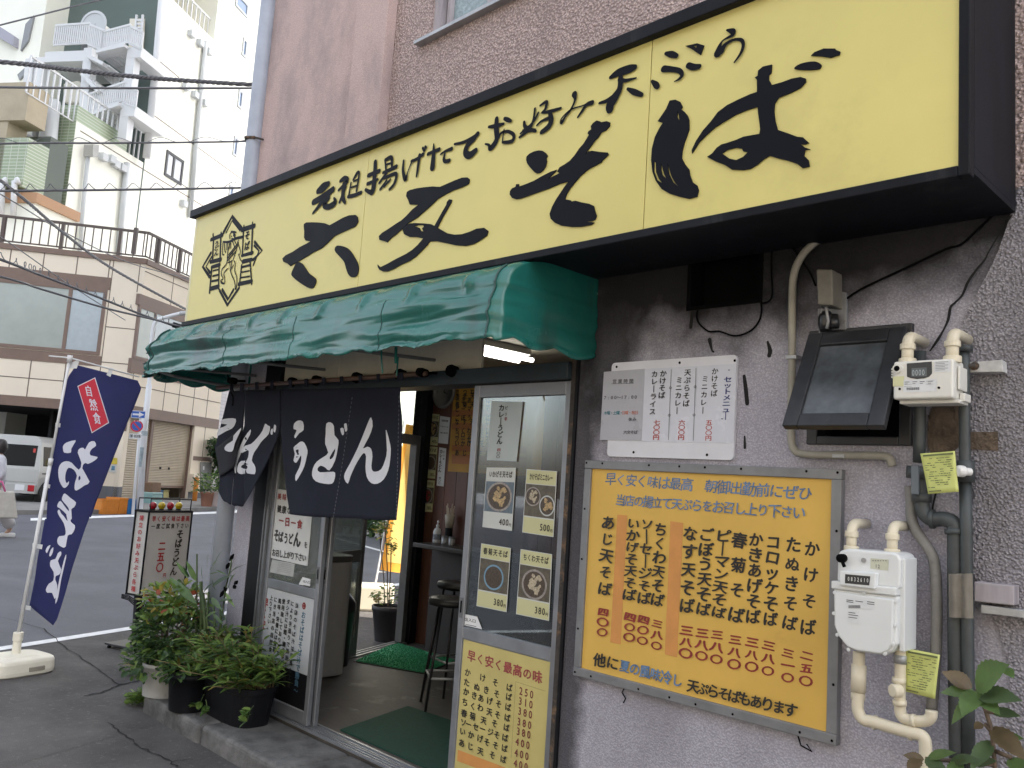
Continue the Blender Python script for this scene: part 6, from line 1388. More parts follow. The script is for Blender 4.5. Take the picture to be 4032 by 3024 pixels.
mb = MB(); c_ = ctr - ay * .20 + ax * .06; mb.obox((c_.x, c_.y, -.075), ax * .06, ay * .008, (0, 0, .016)); mb.build('hand_grip', mat('grip shadow gap', (.25, .23, .19), .6), bs, bevel=.004)

# ================================================================== lit-box stand sign
lb_c = onZ(*F4(1040, 1140), -.085)
stand = thing('stand_sign', (lb_c.x, lb_c.y, -.13), 'white lightbox stand sign with red and yellow bulbs on a black pole and wheeled base', 'sign')
du = Vector((-math.sin(R(19)), math.cos(R(19)), 0)); dn = Vector((du.y, -du.x, 0))
o_ = lb_c + dn * .09; LPL = Plane(o_, du, (0, 0, 1), dn)
c4 = [LPL.px(*F4(*p)) for p in ((1148, 128), (1478, 128), (1072, 772))]
u0 = (c4[0][0] + c4[2][0]) / 2; u1 = c4[1][0] - (c4[0][0] - u0); v1, v0 = c4[0][1], c4[2][1]; DP = .17
mb = MB(); mb.prism([LPL.at(u0 + .006, v0 + .006, -.002), LPL.at(u1 - .006, v0 + .006, -.002), LPL.at(u1 - .006, v1 - .006, -.002), LPL.at(u0 + .006, v1 - .006, -.002)], -dn * (DP - .004)); mb.build('lightbox', mat('white acrylic face', (.60, .59, .56), .35, var=.04, dirt=(.45, .43, .38), dscale=6, dthr=.68), stand)
mb = MB(); e = .014
for (a, b) in (((u0, v0), (u1, v0)), ((u0, v1), (u1, v1)), ((u0, v0), (u0, v1)), ((u1, v0), (u1, v1))):
    for d_ in (0, -DP): mb.bar(LPL.at(*a, d_), LPL.at(*b, d_), e, e)
for p in ((u0, v0), (u1, v0), (u0, v1), (u1, v1)): mb.bar(LPL.at(*p, e / 2 + .002), LPL.at(*p, -DP - e / 2 - .002), e * 1.12, e * 1.12)
mb.prism([LPL.at(u0, v1 + .001, 0), LPL.at(u1, v1 + .001, 0), LPL.at(u1, v1 + .001, -DP), LPL.at(u0, v1 + .001, -DP)], (0, 0, .012)); mb.build('frame', M_DARK, stand, bevel=.002)
r = Ink(LPL, .002); k = Ink(LPL, .002)
um = lambda t: lerp(u0, u1, t); vm = lambda t: lerp(v1, v0, t)
def sl_(ink, s, a, b, w, h, bold=.03, **kw):
    for i, ch in enumerate(s): t = i / max(1, len(s) - 1); ink.char(ch, um(lerp(a[0], b[0], t)), vm(lerp(a[1], b[1], t)), w, h, bold=bold, **kw)
sl_(r, '早く安く味は最高', (.12, .085), (.90, .085), .045, .055); sl_(k, '一度ご試食下さい', (.12, .175), (.90, .175), .043, .050)
sl_(k, 'そばうどん', (.76, .28), (.70, .74), .085, .085, bold=.045); sl_(r, '二五〇', (.37, .42), (.37, .68), .085, .09, bold=.035); sl_(r, '円', (.50, .78), (.50, .78), .035, .042)
SPL2 = Plane(LPL.at(u0, 0, 0), -dn * -1, (0, 0, 1), -du); SPL2.u = -dn * -1
SPL2 = Plane(LPL.at(u0, 0, -DP), dn, (0, 0, 1), -du); r2 = Ink(SPL2, .003)
for i, ch in enumerate('揚立のお好み天ぷら各種'): r2.char(ch, DP * .5, lerp(v1 - .06, v0 + .05, i / 10), .055, .05, bold=.03)
k.b.build('lettering', M_IK, stand); r.b.build('lettering', mat('bright red ink', (.45, .03, .03), .5), stand); r2.b.build('side_lettering', MATS['bright red ink'], stand)
M_LR = mat('red bulb', (.35, .012, .02), .15, coat=.5); M_LY = mat('yellow bulb', (.55, .40, .015), .15, coat=.5)
for i in range(4):
    c_ = LPL.at(um(.22 + .20 * i), v1 + .052, -DP * .5); mb = MB(); mb.lathe(c_, [(.001, .034), (.018, .03), (.031, .014), (.034, 0), (.030, -.016), (.018, -.03), (.018, -.034)], 20); mb.build('bulb', (M_LR, M_LY)[i % 2], stand, smooth=True)
    mb = MB(); mb.lathe((c_.x, c_.y, c_.z - .042), [(.024, 0), (.022, .012)], 14); mb.build('bulb_socket', M_DARK, stand)
mb = MB(); hz = .115
for d_ in (-.01, -DP + .01): mb.tube([LPL.at(um(.03), v1, d_), LPL.at(um(.03), v1 + hz, d_), LPL.at(um(.97), v1 + hz, d_), LPL.at(um(.97), v1, d_)], .006, 8)
mb.build('guard_rail', M_DARK, stand)
pm = LPL.at((u0 + u1) / 2, 0, -DP / 2); pbx = Vector((lb_c.x, lb_c.y, -.085))
pm = LPL.at(u0 + .06, 0, -DP / 2)
mb = MB(); mb.bar((pbx.x, pbx.y, -.085), (pm.x, pm.y, v0 + o_.z), .06, .05); mb.build('pole', M_DARK, stand)
mb = MB(); mb.obox((pbx.x + dn.x * .0 + du.x * .08, pbx.y + du.y * .08, -.09), du * .24, dn * .20, (0, 0, .008)); mb.build('base_plate', mat('grey black steel plate', (.035, .037, .042), .5, var=.3, vscale=8), stand, bevel=.003)
for i in (-1, 1):
    for j in (-1, 1):
        c_ = Vector((pbx.x, pbx.y, 0)) + du * (.08 + .21 * i) + dn * (.17 * j); mb = MB(); mb.lathe((c_.x, c_.y, -.116) , [(.016, -.008), (.016, .008)], 12, dn); mb.box(c_.x - .008, c_.x + .008, c_.y - .008, c_.y + .008, -.11, -.098); mb.build('caster', M_DARK, stand)
mb = MB(); q = LPL.at(u0 - .02, v0 - .01, -DP - .03)
for i in range(4): mb.tube([q + Vector((0, 0, .0 - i * .01)), q + du * .08 + Vector((0, 0, -.02 - i * .012)), LPL.at(u0 + .06, v0 - .09 - i * .02, -.02), LPL.at(u0 + .1, v0 - .02, -.03)], .005, 6)
mb.build('power_cord', M_BLACK, stand, smooth=True)

# ================================================================== potted plants in front of the left door
rnd = random.Random(11)
M_LG = [thin('leaf green light', (.165, .255, .06), .45, .35, .35, 20), thin('leaf green', (.078, .145, .038), .45, .3, .4, 20), thin('leaf deep green', (.034, .07, .026), .45, .25, .4, 20), thin('leaf yellow', (.30, .24, .05), .5, .3, .3, 20), thin('leaf red', (.30, .07, .035), .5, .3, .3, 20)]
M_SOIL = mat('potting soil', (.035, .026, .02), .95, var=.4, vscale=40, bump=.6, bscale=90)
M_STEM = MATS['woody stem']
def rleaf(mb, p, d, L, wd, up=None, fold=.25):
    "pointed leaf of four faces with a fold"
    d = Vector(d).normalized(); up = Vector(up or (rnd.uniform(-.5, .5), rnd.uniform(-.5, .5), 1)); s = d.cross(up)
    if s.length < .05: s = d.cross(Vector((1, .3, 0)))
    s.normalize(); n_ = s.cross(d); p = Vector(p); m1, m2 = p + d * L * .35, p + d * L * .7 - n_ * L * .05; t = p + d * L - n_ * L * .16
    q = n_ * wd * fold
    mb.add([p, m1, m2, t, m1 + s * wd + q, m2 + s * wd * .7 + q, m1 - s * wd + q, m2 - s * wd * .7 + q], [(0, 4, 1), (4, 5, 2, 1), (5, 3, 2), (0, 1, 6), (1, 2, 7, 6), (2, 3, 7)])
def rl_oval(mb, p, d, L, wd, fold=.2):
    d = Vector(d).normalized(); up = Vector((rnd.uniform(-.6, .6), rnd.uniform(-.6, .6), 1)); s = d.cross(up)
    if s.length < .05: s = d.cross(Vector((1, .3, 0)))
    s.normalize(); n_ = s.cross(d); p = Vector(p); q = n_ * wd * fold
    c = [p, p + d * L * .5, p + d * L - n_ * L * .1]
    mb.add(c + [p + d * L * .18 + s * wd * .75 + q, p + d * L * .5 + s * wd + q, p + d * L * .82 + s * wd * .68 + q * .5, p + d * L * .18 - s * wd * .75 + q, p + d * L * .5 - s * wd + q, p + d * L * .82 - s * wd * .68 + q * .5],
           [(0, 3, 4, 1), (1, 4, 5, 2), (0, 1, 7, 6), (1, 2, 8, 7)])
def pot_round(x, y, z0, r0, r1, h, m, parent, name='pot'):
    mb = MB(); mb.lathe((x, y, z0), [(r0, 0), (r1 * .985, h * .86), (r1 * 1.04, h * .87), (r1 * 1.05, h), (r1 * .96, h), (r1 * .94, h * .92)], 30, cap=False); mb.lathe((x, y, z0), [(r0, .0), (r0 * .3, .001)], 30, cap=False); o = mb.build(name, m, parent, smooth=True)
    mb = MB(); mb.lathe((x, y, z0 + h * .9), [(r1 * .95, 0), (r1 * .5, .012), (0, .016)], 20); mb.build('soil', M_SOIL, parent); return o
SZ = -.016
# --- white pot with a dense bush
p = onZ(*F4(1255, 1525), SZ); bx, by = p.x, p.y
rw = abs((onY(*F4(1172, 1400), by) - onY(*F4(1340, 1400), by)).x) / 2 * .86
hb = onY(*F4(1250, 1262), by).z - SZ
bush = thing('potted_bush', (bx, by, SZ), 'dense bush with reddish top leaves in a dirty white round pot', 'potted plant')
pot_round(bx, by, SZ, rw * .92, rw, hb, mat('dirty white pot', (.36, .36, .35), .6, var=.12, vscale=5, dirt=(.16, .16, .15), dscale=7, dthr=.58), bush)
top = onY(*F4(1250, 640), by).z; bw = abs((onY(*F4(1090, 950), by) - onY(*F4(1430, 950), by)).x) / 2 * .92
mb = MB(); st = MB(); stems = []
for i in range(16):
    a = rnd.uniform(0, 6.28); q = rnd.uniform(.2, 1); T_ = Vector((bx + bw * .78 * q * math.cos(a), by + .20 * q * math.sin(a), lerp(SZ + hb + .18, top - .03, rnd.random() ** .6)))
    P0 = Vector((bx + .06 * math.cos(a), by + .06 * math.sin(a), SZ + hb * .9)); M_ = P0.lerp(T_, .5) + Vector((0, 0, .03)); st.tube([P0, M_, T_], .004, 5); stems.append((P0, M_, T_))
st.build('stem', M_STEM, bush)
def bush_leaf(n, cx, cy, cz, rx, ry, rz, redtop, L0, L1, kind=rl_oval):
    for i in range(n):
        while True:
            v = Vector((rnd.uniform(-1, 1), rnd.uniform(-1, 1), rnd.uniform(-1, 1)))
            if .25 < v.length < 1 and noise.noise(v * 2.3 + Vector((cx, cy, 3))) > -.28: break
        p = Vector((cx + v.x * rx, cy + v.y * ry, cz + v.z * rz)); d = v.normalized() + Vector((rnd.uniform(-.8, .8), rnd.uniform(-.8, .8), rnd.uniform(-.6, .5)))
        t = rnd.random()
        if v.z > redtop: k = 3 if t < .12 else 4 if t < .17 else 0 if t < .62 else 1
        else: k = 2 if t < .52 else 1 if t < .9 else 0
        L = rnd.uniform(L0, L1); mb.mat(k); kind(mb, p, d, L, L * rnd.uniform(.26, .38))
zc = (SZ + hb * .9 + top) / 2; rz = (top - SZ - hb * .9) / 2
bush_leaf(1500, bx, by, zc - rz * .25, bw, .21, rz * .82, .45, .035, .065)
bush_leaf(420, bx + .02, by, zc + rz * .55, bw * .92, .2, rz * .45, -.4, .035, .06)
bush_leaf(160, bx - bw * .2, by - .1, SZ + hb, bw * .9, .16, .12, 2, .03, .06)
for (x0, y0, x1, y1, wd, k) in ((390,600,150,610,12,1),(60,560,0,650,16,4),(110,400,0,420,20,3),(60,430,50,500,14,3),(150,560,110,520,14,4),(400,430,520,395,22,2)):
    A, B = onY(*F5(x0, y0), by - .17), onY(*F5(x1, y1), by - .2); mb.mat(k); big_leaf(mb, A, B, wd * .30136 / PF * 6.2, (0, -.6, .7), n=7)
mb.build('leaf', M_LG, bush)
# --- tall ginger-like plant in a dark pot
p = onZ(*F4(1440, 1640), SZ); px_, py_ = p.x, p.y
hb2 = onY(*F4(1430, 1335), py_).z - SZ
gin = thing('tall_leaf_plant', (px_, py_, SZ), 'tall plant with long blade leaves and stakes between the bush and the door', 'potted plant')
M_BPOT = mat('black plastic pot', (.007, .0075, .010), .5, var=.2, vscale=7, spec=.2)
pot_round(px_, py_, SZ, .115, .135, hb2, M_BPOT, gin)
mb = MB(); gy = py_ + .10
for (x0, y0, x1, y1, wd, k, ya) in ((745,590,332,185,46,1,-.1),(750,300,592,20,34,1,0),(640,250,455,20,24,1,0),(650,240,560,110,18,2,0),(935,380,1135,180,40,2,0),(1160,380,1205,180,38,1,.02),(1110,300,1235,60,16,2,.03),(900,210,1000,150,9,1,0),(1000,150,1110,185,9,1,0),(760,640,550,520,26,1,-.05),(860,780,960,660,24,1,-.1),(940,510,1040,640,30,1,-.05),(1125,450,1215,610,20,0,0),(600,1020,640,860,24,1,-.1),(930,150,970,0,28,1,0),(880,120,870,-80,14,1,.02),(960,140,1020,-120,14,1,.02),(1180,200,1220,-60,12,2,.05),
    (1190,180,1330,40,8,2,.05),(1030,560,1170,500,20,2,0),(900,640,870,500,16,1,-.05),(960,720,1060,830,18,1,-.05),(1060,700,1120,800,14,2,0),(830,280,780,110,18,1,0),(820,480,900,300,26,2,.03),(1000,420,930,280,22,1,.03),(760,900,690,760,18,1,0),(980,900,1080,760,18,2,0),(820,980,940,840,18,2,0)):
    A, B = onY(*F5(x0, y0), gy + ya), onY(*F5(x1, y1), gy + ya - .06); mb.mat(k); big_leaf(mb, A, B, wd * .30136 / PF * 6.3, (.2, -.7, .5), droop=.12, n=9)
mb.build('leaf', M_LG, gin, smooth=True)
mb = MB()
for pts, r_ in (([(748,-60),(746,400),(742,800),(738,1160)], .010), ([(1205,-20),(1180,150),(1120,400),(1080,700),(1000,1160)], .008), ([(800,300),(805,600),(800,1160)], .02), ([(820,450),(850,800),(860,1160)], .022), ([(960,560),(980,800),(960,1160)], .012), ([(1050,600),(1060,900),(1010,1160)], .012), ([(900,430),(880,800),(900,1160)], .011)):
    mb.tube([onY(*F5(*q), gy) for q in pts], r_ * .62, 7)
mb.tube([onY(*F5(738, 1140), gy), (px_ - .04, py_, SZ + hb2 * .8)], .006, 6); mb.tube([onY(*F5(860, 1140), gy), (px_, py_, SZ + hb2 * .8)], .012, 6); mb.tube([onY(*F5(980, 1140), gy), (px_ + .04, py_, SZ + hb2 * .8)], .009, 6)
mb.build('stem', mat('green stem', (.05, .08, .025), .6, var=.3, vscale=15), gin, smooth=True)
mb = MB()
for (x0, y0, x1, y1) in ((1180,20,1230,-60),(1170,60,1130,130),(1100,420,1050,500),(1110,370,1130,420),(1240,330,1280,290),(1230,350,1250,390)):
    A, B = onY(*F5(x0, y0), gy), onY(*F5(x1, y1), gy); mb.tube([A, A.lerp(B, .5), B], [.007, .014, .004], 6)
mb.apart('seed_pod', M_BLACK, gin)
mb = MB(); bush_leaf(260, px_ - .02, py_ - .05, SZ + hb2 + .03, .15, .13, .10, 2, .03, .055); mb.build('ground_leaf', M_LG, gin)
# --- bamboo grass in a black trough
A = onZ(830, 2800, SZ); B = onZ(965, 2893, SZ); 
tx, ty = onZ(985, 2880, SZ).x - .33, -.19
htr = .235
bam = thing('bamboo_planter', (tx, ty, SZ), 'bushy dwarf bamboo spilling over a large black trough beside the left door', 'potted plant')
def tring(k_, z):
    return [Vector((tx + .33 * k_ * abs(math.cos(t)) ** .6 * (1 if math.cos(t) > 0 else -1), ty + .15 * k_ * abs(math.sin(t)) ** .6 * (1 if math.sin(t) > 0 else -1), z)) for t in [i / 40 * 2 * math.pi for i in range(40)]]
mb = MB(); rg = [tring(.84, SZ), tring(.95, SZ + htr * .82), tring(1.0, SZ + htr * .84), tring(1.02, SZ + htr), tring(.96, SZ + htr), tring(.94, SZ + htr - .03)]
for i in range(5):
    for j in range(40): mb.quad(rg[i][j], rg[i][(j + 1) % 40], rg[i + 1][(j + 1) % 40], rg[i + 1][j])
mb.add(rg[0], [tuple(range(40))[::-1]]); mb.build('trough', M_BPOT, bam, smooth=True)
mb = MB(); mb.add(tring(.95, SZ + htr - .03), [tuple(range(40))]); mb.build('soil', M_SOIL, bam)
mb = MB(); st = MB()
for i in range(175):
    u, v = rnd.uniform(-.95, .95), rnd.uniform(-.8, .8)
    P0 = Vector((tx + .30 * u, ty + .12 * v, SZ + htr - .03)); H_ = rnd.uniform(.12, .34) * (1 - .25 * abs(u)); lean = Vector((u * .22 + rnd.uniform(-.06, .06), v * .08 - .10 + rnd.uniform(-.08, .06), 0))
    if rnd.random() < .13: lean += Vector((-.24, -.08, 0)); H_ *= .55
    T_ = P0 + lean + Vector((0, 0, H_)); M_ = P0 + lean * .35 + Vector((0, 0, H_ * .6)); st.tube([P0, M_, T_], .0022, 4)
    nl = rnd.randint(8, 14)
    for j in range(nl):
        t = rnd.uniform(.35, 1); q = P0.lerp(M_, t * 2) if t < .5 else M_.lerp(T_, t * 2 - 1); a = rnd.uniform(0, 6.28); d = Vector((math.cos(a), math.sin(a) - .25, rnd.uniform(-.15, .75))); L = rnd.uniform(.06, .125)
        z_ = rnd.random(); mb.mat(0 if z_ < .5 else 1 if z_ < .86 else 2 if z_ < .97 else 3); rleaf(mb, q, d, L, L * .13)
mb.build('leaf', M_LG, bam); st.build('cane', mat('dry cane', (.20, .15, .08), .8, var=.3), bam)
mb = MB()
for i in range(220):
    a = rnd.uniform(0, 6.28); u = rnd.uniform(.1, .95); P0 = Vector((tx + .08 + .22 * u * math.cos(a), ty + .13 * u * math.sin(a), SZ + htr - .03)); mb.tube([P0, P0 + Vector((rnd.uniform(-.03, .03), rnd.uniform(-.04, .02), rnd.uniform(.04, .14)))], .0018, 4)
mb.build('dry_stalk', MATS['dry cane'], bam)
mb = MB(); st = MB()
for pts in ([(1470,1290),(1440,1400),(1430,1480),(1420,1560)], ):
    pass
G9 = T(400, 2600, .4069)
for pts in ([(990,330),(960,400),(930,440)], [(1010,380),(1020,440),(1030,480)], [(1470,440),(1440,480),(1420,540),(1410,590)]):
    P = [onY(*G9(*q), ty - .19) for q in pts]; st.tube(P, .003, 5)
    for q in P[1:]:
        for j in range(3): mb.mat(rnd.choice((0, 1))); rl_oval(mb, q, (rnd.uniform(-1, 1), -.5, rnd.uniform(-.6, .4)), .06, .02)
st.build('trailing_stem', MATS['green stem'], bam); mb.build('trailing_leaf', M_LG, bam)
# --- weeds at the end of the step
for lab, px, n, rx, rz, ks in (('small bright green weed clump at the end of the concrete step', (548, 2775), 170, .07, .085, (0, 0, 1)), ('leafy weed leaning out to the left behind the white pot', (560, 2655), 150, .13, .15, (0, 1, 2))):
    p = onZ(px[0], px[1], -.125); wd = thing('weed_clump', (p.x, p.y, -.125), lab, 'weed')
    mb = MB()
    for i in range(n):
        a = rnd.uniform(0, 6.28); q = rnd.random(); c_ = p + Vector((rx * q * math.cos(a), rx * q * math.sin(a), rnd.uniform(.005, rz))); mb.mat(rnd.choice(ks)); rl_oval(mb, c_, (math.cos(a), math.sin(a), rnd.uniform(-.2, .8)), rnd.uniform(.03, .055), .016)
    if rx > .1:
        for i in range(14):
            a = rnd.uniform(2.4, 4.2); c_ = p + Vector((0, 0, .05)); mb.mat(3); rleaf(mb, c_, (math.cos(a), math.sin(a) - .4, rnd.uniform(.0, .5)), rnd.uniform(.14, .22), .006)
    mb.build('leaf', M_LG, wd)

# ================================================================== outside the side door: pot with a thin plant, sunlit orange banner
p = onZ(1520, 2512, -.10); sp_ = thing('slender_plant', (p.x, p.y, -.13), 'thin stemmed plant in a dark grey pot just outside the side door', 'potted plant')
V5 = T(1280, 2000, .3918)
ht = onY(*V5(590, 965), p.y).z + .12
pot_round(p.x, p.y, -.125, .115, .165, ht, mat('dark grey pot', (.03, .03, .034), .5, var=.15), sp_)
mb = MB(); st = MB()
for pts in ([(600,960),(590,700),(560,400),(550,210)], [(630,980),(625,600),(610,300),(595,140)], [(640,980),(660,600),(665,350)], [(540,960),(530,880)]):
    P = [onY(*V5(*q), p.y) for q in pts]; st.tube(P, .006, 6)
    for q in (P[-1], P[-1].lerp(P[-2], .25)):
        for j in range(20): a = rnd.uniform(0, 6.28); mb.mat(rnd.choice((0, 0, 3))); rl_oval(mb, q + Vector((rnd.uniform(-.07, .07), rnd.uniform(-.05, .05), rnd.uniform(-.06, .05))), (math.cos(a), math.sin(a), rnd.uniform(-.4, .5)), .055, .015)
for i in range(40): a = rnd.uniform(0, 6.28); mb.mat(rnd.choice((0, 1))); rl_oval(mb, (p.x + .12 * math.cos(a) * rnd.random(), p.y + .12 * math.sin(a) * rnd.random(), ht - .12 + rnd.uniform(0, .2)), (math.cos(a), math.sin(a), .3), .06, .014)
mb.build('leaf', M_LG, sp_); st.build('stem', M_STEM, sp_)
q = Vector((-7.30, 2.50, -.13)); qb = onZ(*V5(470, 900), .02); q = Vector((qb.x, qb.y, -.13))
ob = thing('orange_banner', tuple(q), 'sunlit orange and yellow banner on a white pole and base outside the side door', 'banner')
vd = (q - CAM).to_2d().normalized(); fu = Vector((vd.y, -vd.x, 0)); fu = fu if fu.dot(CR) > 0 else -fu
OP = Plane((q.x, q.y, 0), fu, (0, 0, 1)); OP.n = OP.n if OP.n.dot(CAM - q) > 0 else -OP.n
P0 = OP.at(*OP.px(*V5(490, 850)), 0); P1 = OP.at(*OP.px(*V5(600, 230)), 0); dP = (P1 - P0).normalized(); P2 = P0 + dP * 2.2
mb = MB(); mb.tube([(q.x, q.y, -.03), P0, P2], .013, 10); mb.build('pole', M_POLE, ob, smooth=True)
mb = MB()
def obf(u, v): b_ = P0.lerp(P2, .13 + .85 * v); return b_ + fu * (.03 + .45 * u) + OP.n * (.03 * math.sin(u * 6 + v * 5)) + Vector((0, 0, -.05 * u))
mb.grid(obf, 16, 30); mb.build('cloth', thin('orange banner cloth', (.80, .36, .05), .7, .4, .3, 3.0), ob, smooth=True)
mb = MB(); mb.grid(lambda u, v: obf(.12 + u * .76, .06 + v * .88) + OP.n * .004, 8, 16); mb.build('sunlit_yellow_print', thin('yellow print cloth', (.85, .70, .25), .7, .4, .1, 6), ob, smooth=True)  # yellow print enlarged and paled to put sun glare into the cloth
mb = MB(); mb.tube([P0 + dP * .26, P0 + dP * .26 + fu * .10], .008, 6); mb.build('loop', M_POLE, ob)
mb = MB(); c_ = Vector((q.x, q.y, -.13))
bb = [onZ(*V5(250, 1190), -.12), onZ(*V5(520, 1225), -.12)]; hx = fu * .27; hy = Vector((-fu.y, fu.x, 0)) * .2
mb.obox((c_.x, c_.y, .03), hx, hy, (0, 0, .155)); mb.build('base', mat('warm white base', (.72, .66, .52), .45), ob, bevel=.03, seg=3)  # base drawn larger and whiter to fill in the sunlit patch around it
# ================================================================== across the side street
DR = Vector((-math.sin(R(34)), math.cos(R(34)))); NR = Vector((DR.y, -DR.x))
K = onZ(462, 1975, .30)
DLf = Vector((.55, .835)).normalized(); NL = Vector((DLf.y, -DLf.x))
v3 = lambda a, z=0.0: Vector((a.x, a.y, z))
PRt = Plane(K, v3(DR), (0, 0, 1), v3(NR)); PLf = Plane(K, v3(DLf), (0, 0, 1), v3(NL))
Z1, Z2 = T(0, 0, .4973), T(0, 700, .45208)
def uvbox(mb, pl, u0, u1, v0, v1, d0, d1):
    P = [pl.at(u, v, d) for d in (d0, d1) for u, v in ((u0, v0), (u1, v0), (u1, v1), (u0, v1))]
    return mb.add(P, [(0, 1, 2, 3), (7, 6, 5, 4), (0, 4, 5, 1), (1, 5, 6, 2), (2, 6, 7, 3), (3, 7, 4, 0)])
def pq(mb, pl, px, d0, d1):
    P = [pl.at(*pl.px(*p), d0) for p in px]; return mb.prism(P, pl.n * (d1 - d0))
def U(pl, p): return pl.px(*p)[0]
def Vv(pl, p): return pl.px(*p)[1]
M_BEIGE = mat('beige facade panel', (.80, .70, .56), .6, var=.05, vscale=.8); M_BBAND = mat('brown metal band', (.19, .125, .095), .5, var=.1, vscale=3)
M_JOINT = mat('panel joint', (.16, .12, .09), .7); M_RAIL = mat('brown railing', (.085, .06, .05), .5); M_BLIND = mat('pale blind behind glass', (.37, .40, .36), .18, var=.06, vscale=2, coat=.4); M_BLIND2 = mat('blue grey blind behind glass', (.42, .47, .49), .18, var=.06, coat=.4)
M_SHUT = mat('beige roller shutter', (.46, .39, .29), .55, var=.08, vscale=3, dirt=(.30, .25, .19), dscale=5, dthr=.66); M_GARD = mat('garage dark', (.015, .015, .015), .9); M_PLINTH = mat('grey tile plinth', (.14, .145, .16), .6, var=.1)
bld = thing('corner_building', (K.x, K.y, .25), 'two-storey beige panelled corner building with brown bands, roof railing, shutters and open garage', 'building')
uL = -14.0; uE = U(PRt, F3(2012, 1000))
vroof = Vv(PLf, Z2(1110, 735)); vg = Vv(PLf, F3(620, 615)); 
vb1 = Vv(PRt, F3(1700, 690))
pw = U(PLf, F3(935, 1300))
mb = MB(); uvbox(mb, PLf, uL, 0, vg, vroof, -.3, 0); uvbox(mb, PLf, pw, 0, -.35, vg, -.6, 0)
vs_ = Vv(PRt, F3(1600, 735))
uvbox(mb, PRt, 0.0, uE, vs_, vroof, -.3, -.001); 
us = [U(PRt, F3(1128, 1100)), U(PRt, F3(1400, 1100)), U(PRt, F3(1425, 1100)), U(PRt, F3(1785, 1100))]
uvbox(mb, PRt, .0, us[0], -.35, vs_, -.3, -.001); uvbox(mb, PRt, us[3], uE, -.35, vs_, -.3, -.001); uvbox(mb, PRt, 0, uE, vroof - .3, vroof, -9, -.3)
uvbox(mb, PRt, uE - .3, uE, -.35, vroof, -9, -.3)
mb.build('panelled_wall', M_BEIGE, bld)
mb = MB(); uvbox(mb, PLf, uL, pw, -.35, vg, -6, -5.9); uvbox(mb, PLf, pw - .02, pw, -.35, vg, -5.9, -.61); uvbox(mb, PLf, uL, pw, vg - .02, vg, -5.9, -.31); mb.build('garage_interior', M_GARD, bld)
mb = MB(); uvbox(mb, PLf, pw - .004, .004, -.40, .42, -.5, .006); uvbox(mb, PRt, -.002, us[0], -.40, .42, -.2, .006); uvbox(mb, PRt, us[3] + .02, uE, -.40, .42, -.2, .006); mb.apart('plinth', M_PLINTH, bld)
# brown bands
mb = MB(); bh = .30
uvbox(mb, PLf, uL, .02, vroof, vroof + .16, -.3, .05); uvbox(mb, PRt, .0, uE, vroof, vroof + .16, -.3, .049)
uvbox(mb, PLf, uL, -.0, vg - .02, vg + .26, -.1, .02); uvbox(mb, PRt, us[0] - .3, uE, vs_ - .02, vs_ + .30, -.1, .019)
vA = Vv(PLf, Z2(935, 975)); vB = Vv(PLf, Z2(890, 1550))
uW0, uW1 = U(PLf, Z2(-400, 1200)), U(PLf, Z2(905, 1250))
uvbox(mb, PLf, uL, uW1 + .05, vA, vA + .36, -.1, .018); uvbox(mb, PLf, uL, uW1 + .05, vB - .32, vB - .02, -.1, .018)
uvbox(mb, PLf, pw, .0, 2.02, 2.25, -.1, .012); uvbox(mb, PRt, us[3] + .1, uE, Vv(PRt, F3(1850, 1100)), Vv(PRt, F3(1850, 1060)), -.1, .012); uvbox(mb, PRt, -.0, us[0], 2.02, 2.25, -.1, .011)
mb.apart('brown_band', M_BBAND, bld)
# panel joints
mb = MB()
for x in (75, 370, 665, 950): u = U(PLf, Z2(x, 800)); uvbox(mb, PLf, u - .015, u + .015, vA + .36, vroof, -.01, .004)
for x in (-60, 270, 575): u = U(PLf, Z2(x, 1620)); uvbox(mb, PLf, u - .015, u + .015, vg + .26, vB - .32, -.01, .004)
u = U(PLf, Z2(880, 1620)); uvbox(mb, PLf, u - .012, u + .012, vg + .26, vroof, -.01, .004)
for y in (1300, 1610): v = Vv(PLf, Z2(950, y)); uvbox(mb, PLf, uW1 + .05, 0, v - .014, v + .014, -.01, .004)
v = Vv(PLf, F3(200, 325)); uvbox(mb, PLf, uL, 0, v - .014, v + .014, -.01, .004)
for x in (1205, 1510, 1650): u = U(PRt, Z2(x, 900)); uvbox(mb, PRt, u - .013, u + .013, Vv(PRt, Z2(1400, 1075)), vroof, -.01, .004)
for x in (1210, 1520, 1660, 1800, 1930): u = U(PRt, F3(x, 600)); uvbox(mb, PRt, u - .013, u + .013, vs_ + .30, Vv(PRt, F3(1400, 160)), -.01, .004)
v = Vv(PRt, F3(1700, 490)); uvbox(mb, PRt, 0, uE, v - .013, v + .013, -.01, .004); v = Vv(PRt, Z2(1300, 830)); uvbox(mb, PRt, 0, uE, v - .013, v + .013, -.01, .004)
u = U(PRt, F3(1905, 900)); uvbox(mb, PRt, u - .012, u + .012, .42, vs_, -.01, .004)
mb.build('panel_joint', M_JOINT, bld)
